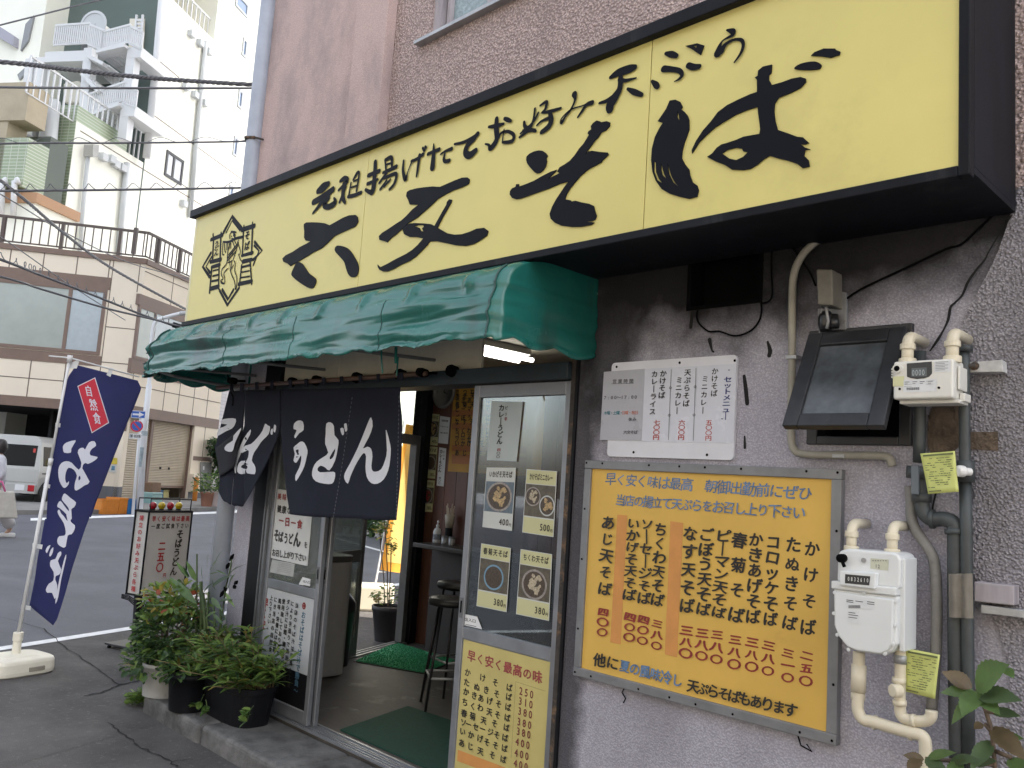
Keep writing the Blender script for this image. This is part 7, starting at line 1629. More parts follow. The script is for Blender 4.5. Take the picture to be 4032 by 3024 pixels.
# first-floor windows
def bwin(pl, u0, u1, v0, v1, splits, mats, fr=M_BBAND, d=.03, parent=bld, w_=.07):
    mb = MB(); uvbox(mb, pl, u0, u1, v0, v0 + w_, -.05, d); uvbox(mb, pl, u0, u1, v1 - w_, v1, -.05, d)
    for u in [u0 + w_ / 2] + list(splits) + [u1 - w_ / 2]: uvbox(mb, pl, u - w_ / 2, u + w_ / 2, v0 + w_, v1 - w_, -.05, d - .002)
    o = mb.build('window', fr, parent)
    ed = [u0] + list(splits) + [u1]
    for i in range(len(ed) - 1):
        mb = MB(); uvbox(mb, pl, ed[i] + w_ / 2, ed[i + 1] - w_ / 2, v0 + w_, v1 - w_, .0, .006); mb.build('pane', mats[i % len(mats)], o)
    return o
bwin(PLf, uL + .3, uW1, vB, vA, [U(PLf, Z2(-1300, 1200)), U(PLf, Z2(585, 1250))], [M_BLIND, M_BLIND, M_BLIND2], w_=.10)
uR0, uR1 = U(PRt, Z2(1190, 1300)), U(PRt, Z2(1605, 1400)); vT = Vv(PRt, Z2(1200, 1100)); vBt = Vv(PRt, Z2(1150, 1570))
bwin(PRt, uR0, uR1, vBt, vT, [U(PRt, Z2(1340, 1300))], [M_BLIND, M_BLIND2], w_=.09)
mb = MB(); uvbox(mb, PRt, uR0 - .05, uR1 + .1, vT, vT + .32, -.1, .018); uvbox(mb, PRt, uR0 - .05, uR1 + .1, vBt - .42, vBt, -.1, .018); mb.apart('brown_band', M_BBAND, bld)
# shutters
for (a, b, vb, nm) in ((us[0], us[1], -.28, 0), (us[2], us[3], Vv(PRt, F3(1600, 1338)), 1)):
    mb = MB(); n = 40; v1_ = vs_ - .02
    def sh(u, t, a=a, b=b, vb=vb): i = t * n; return PRt.at(lerp(a, b, u), lerp(v1_, vb, t), -.16 + .018 * abs(math.sin(i * math.pi)))
    o_ = len(mb.v); mb.grid(lambda u, t: sh(u, t), 1, n * 4); s_ = mb.build('roller_shutter', M_SHUT, bld)
    mb = MB(); uvbox(mb, PRt, a, b, vb - .06, vb, -.18, -.13); mb.build('bottom_rail', M_BBAND, s_)
    if nm:
        mb = MB()
        for x in (1530, 1610): u = U(PRt, F3(x, 1190)); uvbox(mb, PRt, u - .04, u + .04, .98, 1.05, -.14, -.125)
        mb.apart('shutter_handle', M_DARK, s_)
mb = MB(); uvbox(mb, PRt, us[1], us[2], -.3, vs_, -.25, -.08); uvbox(mb, PRt, us[3] - .04, us[3], -.3, vs_, -.25, -.08); uvbox(mb, PRt, us[0], us[3], vs_ - .03, vs_, -.25, -.06); mb.build('shutter_frame', M_BBAND, bld)
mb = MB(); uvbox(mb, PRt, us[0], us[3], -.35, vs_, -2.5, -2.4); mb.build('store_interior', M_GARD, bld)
# roof railing
def railing(pl, u0, u1, v0, v1, m, parent, posts, step=.13, r=.02, d=-.05, name='roof_railing'):
    mb = MB(); uvbox(mb, pl, u0, u1, v1 - .07, v1, d - .035, d + .035); uvbox(mb, pl, u0, u1, v0 + .06, v0 + .10, d - .02, d + .02)
    u = u0
    while u < u1: uvbox(mb, pl, u - r / 2, u + r / 2, v0 + .10, v1 - .07, d - r / 2, d + r / 2); u += step
    o = mb.build(name, m, parent)
    for u in posts: mb = MB(); uvbox(mb, pl, u - .045, u + .045, v0, v1 - .07, d - .05, d + .05); mb.build('post', m, o)
    return o
vrt = Vv(PLf, Z2(1110, 445)); 
railing(PLf, uL, .0, vroof + .16, vrt, M_RAIL, bld, [U(PLf, Z2(x, 600)) for x in (0, 525, 1035)], step=.235, r=.03)
railing(PRt, .0, uE + 6, vroof + .16, vrt, M_RAIL, bld, [U(PRt, Z2(x, 700)) for x in (1170, 1385, 1580)], step=.22, r=.03)
# wall-mounted bits at street level
pd = lambda px, d: CAM + ray(*px).normalized() * d
def wallbit(name, pl, px, d0, d1, m, label, cat, extra=None, group=None):
    t = thing(name, tuple(pl.at(*pl.px(*px[3]), d0)), label, cat, group); mb = MB(); pq(mb, pl, px, d0, d1); mb.build(extra or 'body', m, t); return t
q = wallbit('wall_box', PRt, [F3(1757, 1222), F3(1815, 1225), F3(1812, 1392), F3(1752, 1388)], .01, .2, M_BEIGE, 'small beige and red box on the wall right of the half-open shutter', 'box')
mb = MB(); pq(mb, PRt, [F3(1758, 1270), F3(1784, 1272), F3(1780, 1388), F3(1754, 1386)], .2, .21); mb.build('red_panel', mat('red panel', (.35, .03, .03), .5), q)
q = wallbit('meter_door', PRt, [F3(1865, 1112), F3(1962, 1115), F3(1950, 1375), F3(1860, 1368)], .01, .05, mat('grey metal door', (.25, .25, .24), .5, var=.15, vscale=3, dirt=(.12, .11, .1), dscale=4, dthr=.6), 'dull grey metal cupboard door at the right end of the beige building', 'cupboard')
mb = MB(); pq(mb, PRt, [F3(1882, 1150), F3(1894, 1150), F3(1893, 1185), F3(1881, 1185)], .05, .056); mb.build('label', M_PAPER, q)
wallbit('yellow_flyer', PLf, [F3(1038, 1072), F3(1097, 1075), F3(1095, 1132), F3(1034, 1130)], .02, .026, mat('yellow flyer', (.62, .50, .06), .5, var=.2, vscale=9), 'yellow flyer on the beige corner pillar behind the navy banner', 'notice', 'sheet')
q = wallbit('white_flyer', PLf, [F3(1030, 1135), F3(1090, 1138), F3(1086, 1212), F3(1014, 1205)], .02, .026, mat('white flyer', (.62, .62, .58), .5), 'white flyer with a blue patch below the yellow flyer on the pillar', 'notice', 'sheet')
mb = MB(); pq(mb, PLf, [F3(1045, 1148), F3(1075, 1150), F3(1072, 1190), F3(1040, 1188)], .026, .03); mb.build('print', mat('blue print', (.10, .22, .32), .5, var=.4, vscale=9), q)

# apron, kerb line and far edge line
M_APR = mat('concrete apron', (.22, .215, .205), .8, var=.2, vscale=1.5)
a, b, c = onG(330, 2030), onG(480, 2028), onG(880, 2013)
mb = MB(); kb = [onG(-400, 2026), onG(300, 2026), onG(480, 2021), onG(700, 2016), onG(900, 2009)]
bk = [PLf.at(uL, 0, -5.8), PLf.at(pw, 0, -.5), PRt.at(0, 0, -.0), PRt.at(us[3], 0, -.05), PRt.at(uE + 3, 0, 0)]
mb.grid(lambda s, t: (lambda A, B: (lerp(A[0], B[0], s), lerp(A[1], B[1], s), lerp(gz(A[0]) + .10, gz(B[0]) + .12, s)))(poly_at([tuple(p) for p in kb], t), poly_at([tuple(p) for p in bk], t)), 6, 24)
mb.grid(lambda s, t: (lambda A: (A[0], A[1], gz(A[0]) - .02 + .12 * s))(poly_at([tuple(p) for p in kb], t)), 1, 24)
structure('far_pavement', mb, M_APR)
gsheet('far_kerb_line', (((onG(120, 2052).x, onG(120, 2052).y), (onG(960, 2019).x, onG(960, 2019).y)), ((onG(120, 2042).x, onG(120, 2042).y), (onG(960, 2012).x, onG(960, 2012).y))), .01, M_LINE)
mb = MB(); pq(mb, PRt, [F3(1340, 1500), F3(1890, 1500), F3(1895, 1560), F3(1335, 1556)], .02, 1.0); structure('shutter_step', mb, M_STEP)

# ---- silver van in the garage mouth
M_VAN = mat('silver van paint', (.50, .50, .48), .32, metal=.35, var=.03, vscale=2, coat=.4); M_VGL = mat('dark van glass', (.012, .013, .014), .08); M_TYRE = mat('tyre rubber', (.018, .018, .018), .8); M_RIM = mat('steel wheel', (.5, .5, .5), .35, metal=.7); M_TAIL = mat('red tail lamp', (.42, .012, .02), .2, coat=.5)
HF = Vector((-math.sin(R(52)), math.cos(R(52)), 0)); HR = Vector((HF.y, -HF.x, 0))
vo = onG(131, 1996); vz = vo.z + .02
van = thing('parked_van', (vo.x, vo.y, vz), 'silver box van parked with its rear towards us in the dark garage mouth', 'van')
def vp_(f, l, z): return Vector((vo.x, vo.y, vz)) + HF * f + HR * (l - .70) + Vector((0, 0, z))
sec = [(.70, .30), (.735, .72), (.735, .86), (.665, 1.60), (.60, 1.71), (.48, 1.755)]
S = [(l, z) for l, z in sec] + [(-l, z) for l, z in sec[::-1]]
mb = MB(); st_ = [(0.0, 1.0, 0.0), (.03, 1.0, 0), (2.3, 1.0, 0), (3.25, .98, 0)]
def ring_(f, k_, tz): return [vp_(f + (.10 * max(0, z - .8) / .9 if f < .1 else 0) - (1.0 * max(0, z - .95) / .8 if f > 3.2 else 0), l * k_, z) for l, z in S]
rs = [ring_(*q) for q in st_]
for i in range(3):
    for j in range(len(S)): mb.quad(rs[i][j], rs[i][(j + 1) % len(S)], rs[i + 1][(j + 1) % len(S)], rs[i + 1][j])
mb.add(rs[0], [tuple(range(len(S)))[::-1]]); mb.add(rs[3], [tuple(range(len(S)))]); vb_ = mb.build('body', M_VAN, van, bevel=.035, seg=3)
def rear(mb, l0, l1, z0, z1, d): mb.prism([vp_(.10 * max(0, z - .8) / .9 - d, l, z) for l, z in ((l0, z0), (l1, z0), (l1, z1), (l0, z1))], HF * .02)
mb = MB(); rear(mb, -.60, .60, .98, 1.52, .006); mb.build('rear_window', M_VGL, van, bevel=.02)
mb = MB(); rear(mb, -.68, .68, .58, .93, .008); mb.build('tailgate', M_VAN, van, bevel=.015)
mb = MB(); rear(mb, -.70, .70, .30, .54, .035); mb.build('rear_bumper', M_VAN, van, bevel=.02)
for s in (-1, 1): mb = MB(); rear(mb, s * .60 - .08, s * .60 + .08, .36, .52, .045); mb.build('tail_lamp', M_TAIL, van, bevel=.01)
mb = MB(); rear(mb, -.10, .10, 1.60, 1.64, -.01); mb.build('brake_lamp', M_TAIL, van)
mb = MB(); rear(mb, .50, .56, 1.34, 1.44, .010); mb.build('red_decal', mat('red decal', (.5, .05, .04), .5), van)
mb = MB(); rear(mb, .22, .44, .38, .52, .042); mb.build('number_plate', M_PAPER, van)
def side(mb, f0, f1, z0, z1, d):
    L = lambda z: (.735 - max(0, z - .86) / .74 * .07 if z > .86 else .735)
    mb.prism([vp_(f, L(z) + d, z) for f, z in ((f0, z0), (f1, z0), (f1, z1), (f0, z1))], HR * -.02)
for f0, f1 in ((.22, .95), (1.08, 1.85), (1.98, 2.6)): mb = MB(); side(mb, f0, f1, 1.0, 1.50, .007); mb.build('side_window', M_VGL, van, bevel=.02)
mb = MB(); side(mb, .18, 1.02, .80, .825, .008); side(mb, 1.015, 1.03, .4, 1.6, .006); mb.build('door_rail', M_DARK, van)
for f in (.48, 2.75):
    for s in (-1, 1):
        c_ = vp_(f, s * .66, .27); mb = MB(); mb.lathe(c_, [(.17, -.09), (.26, -.085), (.28, -.05), (.28, .05), (.26, .085), (.17, .09)], 24, HR); wh = mb.build('wheel', M_TYRE, van, smooth=True)
        mb = MB(); mb.lathe(c_ + HR * s * .075, [(.18, -.01), (.17, .012), (.10, .008), (.05, .025), (0, .026)], 20, HR * s); mb.build('rim', M_RIM, wh, smooth=True)
        mb = MB(); a_ = [vp_(f + .34 * math.cos(t), s * .742, .27 + .34 * math.sin(t)) for t in [i / 12 * math.pi for i in range(13)]]; mb.prism(a_, HR * s * -.12); mb.build('wheel_arch', M_GARD, van)
        for o_ in wh.children: pass

# ---- crates, boxes, bollards on the far pavement
def crate(name, c, ax, ay, h, m, label, cat='crate', group=None):
    t = thing(name, tuple(c), label, cat, group); w_ = .012; mb = MB(); ax, ay = Vector(ax), Vector(ay); c = Vector(c)
    nx, ny = ax.normalized(), ay.normalized()
    mb.obox(c + Vector((0, 0, .012)), ax, ay, (0, 0, .012))
    for s in (-1, 1):
        mb.obox(c + ay * s + Vector((0, 0, h / 2)), ax, ny * w_, (0, 0, h / 2)); mb.obox(c + ax * s + Vector((0, 0, h / 2)), nx * w_, ay - ny * w_, (0, 0, h / 2))
        mb.obox(c + ay * s + Vector((0, 0, h - .02)), ax + nx * .012, ny * (w_ + .012), (0, 0, .02)); mb.obox(c + ax * s + Vector((0, 0, h - .02)), nx * (w_ + .012), ay, (0, 0, .02))
        for k_ in (-.5, 0, .5): mb.obox(c + ay * s + ax * k_ + Vector((0, 0, h * .45)), nx * .012, ny * (w_ + .008), (0, 0, h * .42))
    mb.build('shell', m, t); return t
M_ORC = mat('orange crate plastic', (.62, .22, .03), .5, var=.1); M_BLC = mat('blue crate plastic', (.03, .17, .42), .5, var=.1)
ca = onG(*F3(947, 1600)); cb_ = onG(*F3(1178, 1598)); cx_ = (cb_ - ca); cx_.z = 0; wv = cx_.normalized(); hh = .36
dv = Vector((-wv.y, wv.x, 0)); 
if dv.dot(ray(460, 2000)) < 0: dv = -dv
m_ = ca.lerp(cb_, .33); crate('plastic_crate', m_ + dv * .25, cx_ * .32, dv * .24, hh, M_ORC, 'orange plastic crate at the left end of the far kerb', group='plastic crates on the far kerb')
m_ = ca.lerp(cb_, .84); crate('plastic_crate', m_ + dv * .25, cx_ * .165, dv * .24, hh + .04, M_ORC, 'narrow orange plastic crate beside the blue crate on the far kerb', group='plastic crates on the far kerb')
m_ = ca.lerp(cb_, 1.34); crate('plastic_crate', m_ + dv * .25, cx_ * .31, dv * .24, hh, M_BLC, 'blue plastic crate behind the sign pole on the far kerb', group='plastic crates on the far kerb')
def stdbox(name, px, dep, m, label, cat, lift=.0, d0=.3, lid=None):
    pl = PRt; P = [F3(*p) for p in px]; t = thing(name, tuple(pl.at(*pl.px(*P[3]), d0)), label, cat); mb = MB(); pq(mb, pl, P, d0, d0 + dep); mb.build('body', m, t, bevel=.01)
    if lid:
        u0_, v0_ = pl.px(*P[0]); u1_, _ = pl.px(*P[1]); mb = MB(); uvbox(mb, pl, u0_ - .01, u1_ + .01, v0_, v0_ + .05, d0 - .01, d0 + dep + .01); mb.build('lid', lid, t, bevel=.01)
    return t
M_CARD = mat('brown cardboard', (.20, .12, .075), .8, var=.1); M_CARDT = mat('tan cardboard', (.42, .28, .13), .8, var=.1)
stdbox('cool_box', [(1132, 1392), (1230, 1395), (1228, 1505), (1130, 1500)], .5, mat('pale teal box', (.30, .48, .46), .5, var=.05), 'pale teal cool box standing behind the orange crates', 'cool box', d0=.5, lid=mat('pale teal lid', (.34, .52, .5), .45))
stdbox('carton', [(1162, 1288), (1248, 1288), (1246, 1385), (1160, 1383)], .35, M_CARD, 'brown cardboard carton stacked on the teal cool box', 'carton', d0=.55)
stdbox('carton', [(1375, 1395), (1455, 1397), (1455, 1498), (1373, 1495)], .4, M_CARDT, 'tan carton left of its twin under the half-open shutter', 'carton', d0=-.9)
stdbox('carton', [(1460, 1390), (1520, 1392), (1520, 1500), (1460, 1498)], .4, M_CARDT, 'tan carton next to the blue tub under the half-open shutter', 'carton', d0=-.7)
stdbox('tub', [(1522, 1392), (1603, 1394), (1603, 1500), (1522, 1498)], .4, M_BLC, 'blue tub under the half-open shutter', 'tub', d0=-.7, lid=M_BLC)
stdbox('tub', [(1606, 1392), (1655, 1394), (1652, 1492), (1604, 1490)], .4, mat('yellow tub plastic', (.58, .52, .2), .5), 'pale yellow tub under the half-open shutter', 'tub', d0=-.7, lid=mat('yellow tub lid', (.5, .45, .2), .5))
for lab, tp__, bt in (('orange bollard beside the teal cool box', F3(1140, 1248), F3(1118, 1500)), ('orange bollard at the right end of the shutter step', F3(1832, 1253), F3(1810, 1508))):
    p = onG(*bt); dd_ = (p - CAM).to_2d().length; zt_ = CAM.z + (onV(*tp__, (p.x, p.y), (DR.x, DR.y)).z - CAM.z)
    t = thing('bollard', tuple(p), lab, 'bollard', 'orange bollards by the shutters'); mb = MB(); mb.lathe((p.x, p.y, p.z - .05), [(.075, 0), (.075, zt_ - p.z + .02), (.05, zt_ - p.z + .05)], 14); mb.build('post', M_ORC, t, smooth=True)
    mb = MB(); mb.lathe((p.x, p.y, p.z), [(.11, 0), (.11, .04), (.076, .05)], 14); mb.build('base_ring', M_PLINTH, t)
cn = onG(*F3(1352, 1505)); t = thing('traffic_cone', tuple(cn), 'small orange cone at the left end of the shutter step', 'cone'); mb = MB(); mb.lathe((cn.x, cn.y, cn.z + .03), [(.12, 0), (.03, .62), (0, .63)], 14); mb.build('cone', M_ORC, t, smooth=True); mb = MB(); mb.box(cn.x - .16, cn.x + .16, cn.y - .16, cn.y + .16, cn.z, cn.z + .03); mb.build('foot', M_DARK, t)
# pots, shrub and ivy at the right end
def fpot(px, r_, h_, m, lab, leaf_n, lr, lh):
    p = onG(*px); p.z += .1; t = thing('potted_shrub', tuple(p), lab, 'potted plant', 'potted shrubs by the far building'); pot_round(p.x, p.y, p.z, r_ * .75, r_, h_, m, t)
    mb = MB()
    for i in range(leaf_n):
        a_ = rnd.uniform(0, 6.28); q_ = rnd.random() ** .5; mb.mat(rnd.choice((0, 1, 1, 2))); rl_oval(mb, (p.x + lr * q_ * math.cos(a_), p.y + lr * q_ * math.sin(a_), p.z + h_ + rnd.uniform(-.05, lh)), (math.cos(a_), math.sin(a_), rnd.uniform(-.3, .8)), rnd.uniform(.08, .16), .035)
    mb.build('leaf', M_LG, t)
fpot(F3(1922, 1556), .2, .42, mat('terracotta pot', (.32, .15, .10), .8, var=.1), 'shrub in a terracotta pot at the right end of the far building', 160, .42, .55)
fpot(F3(1985, 1556), .26, .45, mat('pale pink pot', (.55, .45, .42), .6), 'shrub in a pale pink pot right of the terracotta one', 160, .42, .5)
ivp = PRt.at(uE, 0, .2); iv = thing('climbing_plant', tuple(ivp), 'dark climbing plant growing up the right end of the beige building', 'plant'); mb = MB()
for i in range(900):
    y_ = rnd.uniform(885, 1420); x_ = 1990 + 40 * math.sin(y_ / 90) + rnd.gauss(0, 26 + 14 * math.sin(y_ / 60)) + (y_ - 1100) * .02
    p = PRt.at(*PRt.px(*F3(x_, y_)), rnd.uniform(.1, .45)); mb.mat(rnd.choice((1, 2, 2))); rl_oval(mb, p, (rnd.uniform(-1, 1), rnd.uniform(-1, 1), rnd.uniform(-1, .6)), rnd.uniform(.10, .2), .05)
mb.build('leaf', M_LG, iv); mb = MB(); mb.tube([PRt.at(*PRt.px(*F3(x, y)), .2) for x, y in ((1985, 1500), (1995, 1300), (1975, 1100), (1990, 900))], .02, 6); mb.build('stem', M_STEM, iv)

# ---- road signs and street lamp
M_WPOLE = mat('white painted pole', (.66, .67, .68), .4, var=.05, vscale=3); M_SBLUE = mat('sign blue', (.02, .10, .42), .4); M_SRED = mat('sign red', (.50, .02, .035), .4); M_SWHITE = mat('sign white', (.68, .69, .70), .4)
sp0 = onG(*F3(1238, 1608)); svd = (sp0 - CAM).to_2d().normalized(); sU = Vector((svd.y, -svd.x, 0)); sU = sU if sU.dot(CR) > 0 else -sU
SGP = Plane(sp0, sU, (0, 0, 1)); SGP.n = SGP.n if SGP.n.dot(CAM - sp0) > 0 else -SGP.n
sg = thing('road_sign', tuple(sp0), 'white pole with a blue one-way arrow, a round no-parking sign and a small plate', 'road sign')
tp_s = SGP.at(*SGP.px(*F3(1318, 660)), 0)
mb = MB(); mb.tube([(sp0.x, sp0.y, sp0.z - .05), tp_s], .038, 12); mb.build('pole', M_WPOLE, sg, smooth=True)
pr_ = [F3(1228, 632), F3(1360, 638), F3(1352, 708), F3(1222, 700)]
mb = MB(); pq(mb, SGP, pr_, .05, .06); ow = mb.build('one_way_sign', M_SWHITE, sg)
ik = Ink(SGP, .062); qq = q4(pr_); ik.poly([qq(.03, .07), qq(.97, .07), qq(.97, .93), qq(.03, .93)]); ik.b.build('blue_field', M_SBLUE, ow)
ik = Ink(SGP, .064); ik.poly([qq(.10, .38), qq(.55, .38), qq(.55, .15), qq(.92, .5), qq(.55, .85), qq(.55, .62), qq(.10, .62)]); ik.b.build('arrow', M_SWHITE, ow)
cu_, cv_ = SGP.px(*F3(1276, 778)); rr_ = abs(SGP.px(*F3(1336, 778))[0] - cu_)
def disc(r_, d, m, nm, par): ik = Ink(SGP, d); ik.poly_uv([[(cu_ + r_ * math.cos(i * math.pi / 20), cv_ + r_ * math.sin(i * math.pi / 20)) for i in range(40)]]); return ik.b.build(nm, m, par)
mb = MB(); mb.prism([SGP.at(cu_ + rr_ * math.cos(i * math.pi / 20), cv_ + rr_ * math.sin(i * math.pi / 20), .05) for i in range(40)], SGP.n * .008); npk = mb.build('no_parking_sign', M_SRED, sg)
disc(rr_ * .76, .060, M_SBLUE, 'blue_disc', npk)
ik = Ink(SGP, .062); c_ = .70 * rr_; w_ = .09 * rr_; ik.poly_uv([[(cu_ - c_ * .72 - w_, cv_ + c_ * .72 - w_), (cu_ - c_ * .72 + w_, cv_ + c_ * .72 + w_), (cu_ + c_ * .72 + w_, cv_ - c_ * .72 + w_), (cu_ + c_ * .72 - w_, cv_ - c_ * .72 - w_)]]); ik.b.build('red_bar', M_SRED, npk)
ik = Ink(SGP, .064); ik.line('8-20', F3(1255, 728), F3(1298, 730), 7, 9, bold=.02); ik.b.build('hours', M_SWHITE, npk)
pr_ = [F3(1207, 845), F3(1328, 850), F3(1324, 898), F3(1203, 892)]; mb = MB(); pq(mb, SGP, pr_, .05, .056); pt2 = mb.build('plate', M_SWHITE, sg)
ik = Ink(SGP, .058); ik.line('日曜・休日を除く', F3(1216, 869), F3(1315, 874), 6.5, 14, bold=.03); ik.b.build('lettering', M_IK, pt2)
lp0 = onG(*F3(1300, 1602)); LPn = Plane(lp0, sU, (0, 0, 1)); LPn.n = LPn.n if LPn.n.dot(CAM - lp0) > 0 else -LPn.n
lamp = thing('street_lamp', tuple(lp0), 'white street lamp with a curved arm behind the awning corner', 'street lamp')
mb = MB(); P = [Vector((lp0.x, lp0.y, lp0.z - .05))] + [LPn.at(*LPn.px(*p), 0) for p in (F3(1345, 830), F3(1392, 390), Z2(1318, 1440), Z2(1330, 1330), Z2(1350, 1260), Z2(1390, 1232), Z2(1480, 1205), Z2(1570, 1182))]
mb.tube(P[:3] + [Vector(q) for q in crom([tuple(p) for p in P[2:]], False, 4)], [.085, .08, .07] + [.05] * (len(crom([tuple(p) for p in P[2:]], False, 4))), 12); mb.build('pole', M_WPOLE, lamp, smooth=True)
mb = MB(); A_, B_ = LPn.at(*LPn.px(*Z2(1560, 1182)), 0), LPn.at(*LPn.px(*Z2(1790, 1175)), 0); d_ = (B_ - A_); mb.obox(A_ + d_ * .5, d_ * .5, LPn.n * .12, (0, 0, .05)); mb.build('lamp_head', mat('grey lamp head', (.45, .46, .47), .4), lamp, bevel=.04)
mb = MB(); mb.lathe(P[1] - Vector((0, 0, .1)), [(.088, 0), (.088, .12)], 14); mb.lathe(P[1] - Vector((0, 0, .9)), [(.09, 0), (.09, .5)], 14); mb.apart('notice_wrap', mat('faded notice wrap', (.35, .42, .45), .6, var=.3, vscale=6), lamp)

# ---- passer-by at the left edge
fp_ = onG(-42, 2116); per = thing('person', tuple(fp_), 'passer-by in pale grey shirt and wide pale trousers at the left edge', 'person')
ss = 1.0
def skin(name, V, E, rad, m, par, sub=2):
    me = bpy.data.meshes.new(name); me.from_pydata([tuple(fp_ + CRh * x + CFh * y + Vector((0, 0, z))) for x, y, z in V], E, []); o = bpy.data.objects.new(name, me); COL.objects.link(o); o.parent = par; o.matrix_parent_inverse = Matrix.Translation(-par.location)
    md = o.modifiers.new('k', 'SKIN'); md.use_smooth_shade = True
    for i, r_ in enumerate(rad): me.skin_vertices[0].data[i].radius = (r_, r_) if not isinstance(r_, tuple) else r_
    me.skin_vertices[0].data[0].use_root = True
    q_ = o.modifiers.new('s', 'SUBSURF'); q_.levels = sub; q_.render_levels = sub; me.materials.append(m); return o
pv = (fp_ - CAM).to_2d().normalized(); CFh = Vector((pv.x, pv.y, 0)); CRh = Vector((pv.y, -pv.x, 0)); CRh = CRh if CRh.dot(CR) > 0 else -CRh
M_SKIN = mat('skin', (.46, .29, .21), .55); M_SHIRT = mat('pale grey shirt', (.50, .51, .55), .8, var=.08, vscale=7); M_TROU = mat('pale trousers', (.50, .49, .50), .8, var=.08, vscale=6); M_HAIR = mat('dark hair', (.02, .016, .014), .5)
# body walks to the left (-CRh); x right in the picture, y away from us
V = [(0, 0, .90), (0, 0, 1.10), (-.01, 0, 1.28), (-.02, 0, 1.38), (-.03, 0, 1.44), (-.04, 0, 1.53), (-.05, 0, 1.60),
     (.0, -.17, 1.34), (.07, -.21, 1.10), (-.08, -.24, .98), (-.13, -.25, .96), (.0, .17, 1.34), (.06, .2, 1.1), (-.06, .22, .95),
     (.0, -.09, .86), (-.10, -.09, .48), (-.06, -.09, .09), (-.20, -.09, .05), (.0, .09, .86), (.12, .09, .48), (.30, .09, .14), (.22, .09, .05)]
E = [(0, 1), (1, 2), (2, 3), (3, 4), (4, 5), (5, 6), (3, 7), (7, 8), (8, 9), (9, 10), (3, 11), (11, 12), (12, 13), (0, 14), (14, 15), (15, 16), (16, 17), (0, 18), (18, 19), (19, 20), (20, 21)]
skin('body', V, E, [(.13, .10), (.12, .10), (.15, .10), (.12, .09), .05, .085, .09, .055, .042, .032, .03, .055, .042, .03, .085, .06, .045, .03, .085, .06, .045, .03], M_SKIN, per)
for j, (a_, b_) in enumerate(((-.30, .30), )):
    pass
def finger(par, base, dirs, m, r_=.009):
    V_ = [base]; 
    for d_ in dirs: V_.append(tuple(V_[-1][k] + d_[k] for k in range(3)))
    return V_
# fingers of the raised near hand, curled round the bag handle
base = (-.13, -.25, .96)
for k_ in range(5):
    zz = .985 - .017 * k_; L_ = (.022, .03, .032, .03, .024)[k_]
    if k_ == 0: V_ = [(-.12, -.255, .975), (-.135, -.285, .985), (-.16, -.295, .98)]
    else: V_ = [(-.14, -.25, zz), (-.165, -.262, zz - .004), (-.172, -.28, zz - .012), (-.16, -.295, zz - .014)]
    skin('finger', V_, [(i, i + 1) for i in range(len(V_) - 1)], [.010] + [.0085] * (len(V_) - 1), M_SKIN, per, 1)
sh_V = [(0, 0, .84), (0, 0, 1.05), (-.01, 0, 1.26), (-.02, 0, 1.385), (.0, -.175, 1.34), (.075, -.215, 1.10), (-.04, -.235, 1.0), (.0, .175, 1.34), (.065, .205, 1.1), (-.03, .22, .99)]
skin('shirt', sh_V, [(0, 1), (1, 2), (2, 3), (3, 4), (4, 5), (5, 6), (3, 7), (7, 8), (8, 9)], [(.19, .15), (.17, .135), (.175, .13), (.09, .085), .085, .072, .058, .085, .072, .058], M_SHIRT, per)
tr_V = [(0, 0, .92), (0, 0, .84), (-.03, -.09, .70), (-.10, -.10, .46), (-.06, -.10, .14), (.03, .09, .70), (.13, .09, .46), (.32, .09, .15)]
skin('trousers', tr_V, [(0, 1), (1, 2), (2, 3), (3, 4), (1, 5), (5, 6), (6, 7)], [(.15, .13), (.17, .14), .115, .11, .12, .115, .11, .12], M_TROU, per)
mb = MB(); hc = fp_ + CRh * -.045 + Vector((0, 0, 1.575))
mb.lathe(hc + Vector((0, 0, -.13)) + CRh * .03, [(.02, 0), (.09, .02), (.115, .10), (.11, .17), (.08, .235), (.03, .26), (0, .262)], 16); mb.build('hair', M_HAIR, per, smooth=True)
for s in (-1, 1):
    mb = MB(); c_ = hc + CRh * -.10 + CFh * .035 * s + Vector((0, 0, .0)); mb.lathe(c_, [(.012, -.004), (.012, .004)], 10, CRh); mb.build('eye', M_HAIR, per)
mb = MB(); c_ = hc + CRh * -.105 + Vector((0, 0, -.03)); mb.lathe(c_, [(.014, -.02), (.01, .02), (0, .03)], 8, CRh * -1); mb.build('nose', M_SKIN, per, smooth=True)
mb = MB(); c_ = hc + CRh * -.098 + Vector((0, 0, -.065)); mb.obox(c_, CRh * .006, CFh * .024, (0, 0, .006)); mb.build('mouth', mat('lips', (.35, .12, .1), .5), per)
for x, y in ((-.14, -.10), (.27, .09)):
    mb = MB(); c_ = fp_ + CRh * x + CFh * y; mb.obox(c_ + Vector((0, 0, .04)), CRh * .12, CFh * .045, (0, 0, .04)); mb.build('shoe', M_PAPER, per, bevel=.025)
tote = thing('tote_bag', tuple(fp_ + CRh * .12 + CFh * -.3 + Vector((0, 0, .5))), 'pale canvas tote bag with pink handles carried by the passer-by', 'bag')
def tb(x, y, z): return fp_ + CRh * x + CFh * y + Vector((0, 0, z))
mb = MB(); mb.prism([tb(-.10, -.27, .82), tb(.28, -.27, .82), tb(.38, -.27, .36), tb(-.20, -.27, .36)], CFh * -.14); mb.build('body', mat('canvas tote', (.50, .48, .43), .9, var=.12, vscale=9), tote, bevel=.03)
